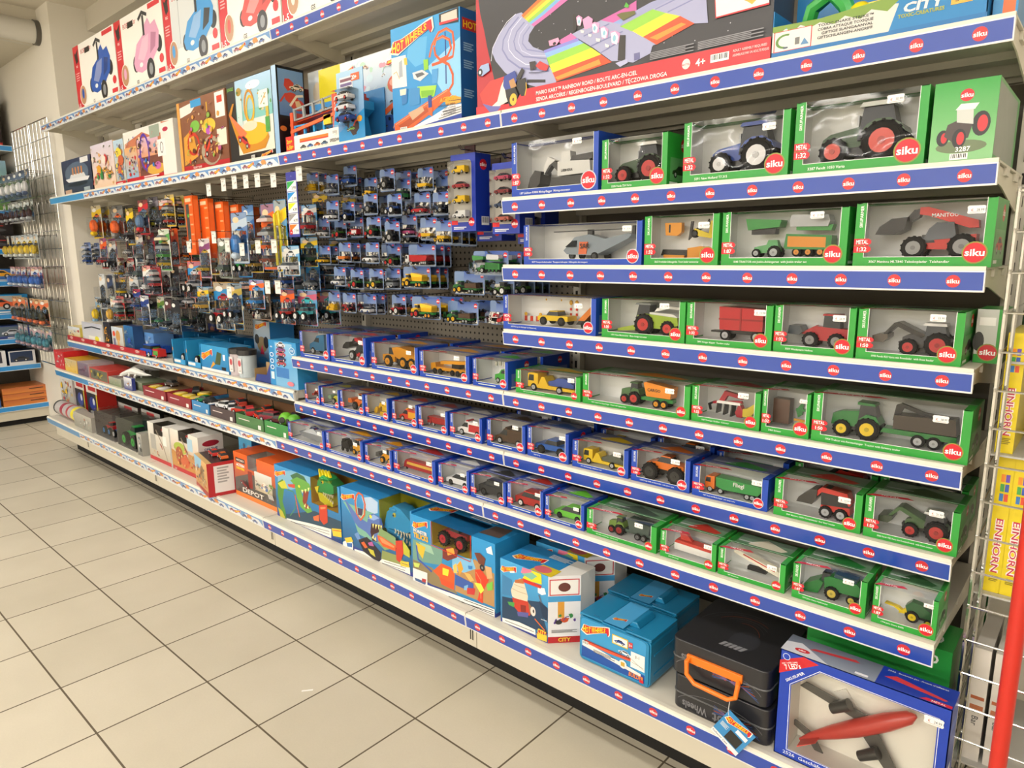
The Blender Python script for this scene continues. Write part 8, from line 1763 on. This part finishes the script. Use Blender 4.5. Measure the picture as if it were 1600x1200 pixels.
drk = lambda A, w, h: (A.rect(0, 0, w, h, '#2a1c1c', '#16141a'), A.ell(.7 * w, .2 * h, .12 * w, .1 * h, '#c8302a'), A.rect(0, 0, w, .07 * h, '#b82a26'), A.ell(.3 * w, .5 * h, .2 * w, .1 * h, '#4a3a3a'))
SB = [  # shelf, y0, y1, h, d, colour, fn, label
(0, 1.12, 1.36, .36, .3, '#2a1c1c', drk, 'tall dark red-lettered carton, left one on the top side shelf'), (0, 1.37, 1.66, .38, .3, '#231a1c', drk, 'tall dark carton with red cap, right one on the top side shelf'),
(1, 1.0, 1.32, .38, .3, '#7a9a5a', grn2, 'green-framed window carton, second side shelf, left'), (1, 1.34, 1.66, .40, .3, '#8ab0c8', grn2, 'green and pale blue window carton with lime round badge'),
(2, 1.0, 1.3, .12, .3, '#1a1718', blk, 'flat black car carton with red line, third side shelf, bottom left'), (2, 1.32, 1.66, .115, .3, '#1a1718', blk, 'flat black car carton with red line, third side shelf, lower of two at right'), (2, 1.34, 1.65, .115, .3, '#1a1718', blk, 'flat black car carton with red line, upper of the two at right'),
(3, 1.38, 1.68, .10, .25, '#2f6ab0', wcar('#e0a02a', '#2f6ab0', '#3a6ab0'), 'blue open box with a yellow toy truck on the fourth side shelf'), (3, 1.15, 1.36, .13, .25, '#c8ccd0', wcar('#c83a5a', '#c8ccd0'), 'pale box with a pink-red picture on the fourth side shelf'),
(4, 1.28, 1.69, .16, .25, '#1f86c4', wcar('#d8623a', '#1f86c4', '#a8a8a4', 'VW'), 'blue box with an orange vintage car and round badge'),
(5, 1.44, 1.68, .11, .2, '#3a5a9a', wcar('#c8ccd8', '#3a4a8a', '#5a6a7a'), 'blue box with a white motorbike, fifth side shelf'), (5, 1.18, 1.42, .12, .2, '#8ab03a', wcar('#2a4a9a', '#5a7a4a', '#4a5a6a'), 'green-labelled box with a blue racing car, fifth side shelf'),
(6, 1.5, 1.69, .12, .22, '#2a3f6a', wcar('#3a3a42', '#e0e0e4', '#2a3a5a'), 'navy and white car box, sixth side shelf, right'), (6, 1.2, 1.48, .13, .22, '#e0e0e4', wcar('#4a3a44', '#dfe0e4', '#3a3a4a'), 'white car box with dark car, sixth side shelf, left')]
for s_, y0, y1, h, d, c, fn, lab in SB:
    scart(y0, y1, SH[s_] + (.117 if 'upper of the two' in lab else 0), h, d, c, fn, lab)
for i in range(3): scart(1.42, 1.77, SH[7] + .052 * i, .05, .3, '#c8783a', lambda A, w, h: (A.rect(0, 0, w, h, '#d8863e', '#b8643a'), A.text('Tom Tailor', .5 * w, .3 * h, .3 * h, '#3a2418', maxw=.4 * w) if False else A.lines(.55 * w, .5 * h, .3 * w, 1, .15 * h, '#3a2418')), 'flat orange-brown carton on the lowest side shelf, %s of the stack' % ('bottom', 'middle', 'top')[i])
for i in range(2): scart(1.12, 1.40, SH[7] + .087 * i, .085, .3, '#d8dce0', wcar(('#8a2a30', '#3a3a42')[i], '#3a62a8', '#5a5a60'), 'white and blue car box, %s of the two beside the orange-brown stack' % ('lower', 'upper')[i])
# ---------------------------------------------------------------- chrome rack at the right with game boxes
YR = 1.60
m = grid_mesh(.62, 1.425, .31, .075, .0024, .0045)
m.tube([(.014, .012, 0), (.014, .012, 1.425)], .004, '#cfcfcc', 'chrome', 6)
for j in range(20): m.tube([(0, 0, .075 * j), (.0, .36, .075 * j)], .0022, '#cfcfcc', 'chrome', 5); m.tube([(0, 0, .075 * j), (.0, -.012, .075 * j), (.0, -.012, .075 * j + .006)], .003, '#cfcfcc', 'chrome', 5)
m.tube([(0, .36, 0), (0, .36, 1.425)], .004, '#cfcfcc', 'chrome', 6)
TR = [from_px(1550, v, 1.64)[1] - .0855 for v in (1200, 925, 705)]
for z in TR: m.box(.0, .62, .022, .36, z - .004, z, '#b8b6b0', 'steel_paint')
for x in (0, .62):
    for y in (0, .36): m.tube([(x, y, -.085), (x, y, 0)], .006, '#cfcfcc', 'chrome', 6)
tag(m.build('wire_rack', None, (-.163, YR, .085)), 'tall chrome wire rack at the right end of the shelving', 'wire rack')
# upper shelf of the rack carrying the booklets
tag(MB().box(0, .6, 0, .3, 0, .004, '#b8b6b0', 'steel_paint').build('rack_shelf', None, (-.155, 1.63, 1.185)), 'thin grey shelf inside the wire rack under the booklets', 'shelf')
def gbox(u0, u1, v0, v1, lab, col='#e0c81e', txt='EINHORN', y=1.64, rz=0, d=.2, tilt=0, off=0):
    z0 = from_px((u0 + u1) / 2, v1, y)[1]; z1 = from_px((u0 + u1) / 2, v0, y)[1]; x0 = from_px(u0, (v0 + v1) / 2, y)[0]; w = .03; z0 = min(TR, key=lambda q: abs(q + .085 - z0)) + .0853; h = z1 - z0
    t = thing('game_box', lab, 'game box', (x0, y, z0), rz, 'boxes in the wire rack'); t.rotation_euler = (0, tilt, rz); m = MB(); m.box(0, w, 0, d, 0, h, col); A = Art(m, (0, 0, 0), (1, 0, 0), (0, 0, 1)); A.rect(.001, .001, w - .001, h - .001, col)
    if txt == 'EINHORN':
        A.text(txt, w * .32, h * .55, w * .42, '#f2e8ea', rot=-PI / 2, w=h * .4, bold=.12); A.text(txt, w * .34, h * .55, w * .38, '#c0304a', rot=-PI / 2, w=h * .4, bold=.02)
        for i, c in enumerate(('#3a7ac0', '#d8503a', '#48a04a', '#3a5ab0', '#e88a2a', '#6a4ab0')): A.rect(w * (.3 + .26 * (i % 2)), h * (.68 + .07 * (i // 2)), w * (.52 + .26 * (i % 2)), h * (.735 + .07 * (i // 2)), c)
        A.lines(w * .3, h * .12, w * .5, 4, .002, '#8a7a1a')
    else: A.rect(w * .1, h * .55, w * .9, h * .58, '#b0603a'); A.rect(w * .1, h * .46, w * .9, h * .5, '#b8704a'); A.text('Bar', w * .3, h * .4, .012, '#4a4a4a', rot=-PI / 2)
    Art(m, (0, d, 0), (0, -1, 0), (0, 0, 1)).rect(0, 0, d, h, mixc(col, '#c8281e' if txt == 'EINHORN' else '#888', .35)); m.build('printed_carton', t)
gbox(1547, 1572, 712, 925, 'yellow game box with red spine lettering, left one of the pair at mid height')
gbox(1573, 1592, 716, 928, 'yellow game box with red spine lettering, right one of the pair at mid height')
gbox(1565, 1592, 520, 705, 'yellow game box with red spine lettering, tilted in the tier above the pair', tilt=.0)
gbox(1512, 1532, 1010, 1195, 'white carton with brown stripes low in the wire rack, left one', '#d8d2ca', 'x')
gbox(1545, 1566, 1020, 1200, 'white carton with brown stripes low in the wire rack, right one', '#d8d2ca', 'x')
t = thing('game_box', 'slim lime green booklet pack high in the wire rack', 'game box', (-.1, 1.68, 1.19), 0, 'boxes in the wire rack'); m = MB(); m.box(0, .014, 0, .2, 0, .25, '#b8d02a'); Art(m, (0, 0, 0), (1, 0, 0), (0, 0, 1)).rect(0, 0, .004, .25, '#3a7a3a'); m.build('booklet', t)
t = thing('game_box', 'slim turquoise booklet pack beside the lime green one', 'game box', (-.078, 1.68, 1.19), 0, 'boxes in the wire rack'); m = MB(); m.box(0, .012, 0, .2, 0, .23, '#3aa0b8'); m.build('booklet', t)
t = thing('file_stack', 'upright dark slats of stacked thin boards in the wire rack', 'boards', (-.15, 1.86, TR[2] + .0853), 0)
m = MB()
for i in range(4): m.box(.011 * i, .011 * i + .005, 0, .09, 0, .2, ('#5a4a40', '#3a302c', '#6a5a4e', '#4a3c36')[i])
m.build('board', t)
m = MB(); m.tube([(0, 0, 0), (0, 0, 2.4)], .0125, '#c8281a', 'gloss', 16); m.cyl((0, 0, 0), .05, .012, 'z', 20, '#c8281a', 'gloss'); tag(m.build('red_pole', None, (-.066, 1.3, 0), smooth=True), 'upright red round metal pole in front of the wire rack', 'pole')
m = MB(); m.push(Matrix.Rotation(.9, 4, 'Z')).box(-.018, .018, -.0035, .0035, 0, .0006, '#f2f0ea'); tag(m.build('paper_scrap', None, (-1.856, 1.078, .0002)), 'tiny white paper scrap lying on the floor tiles', 'litter')
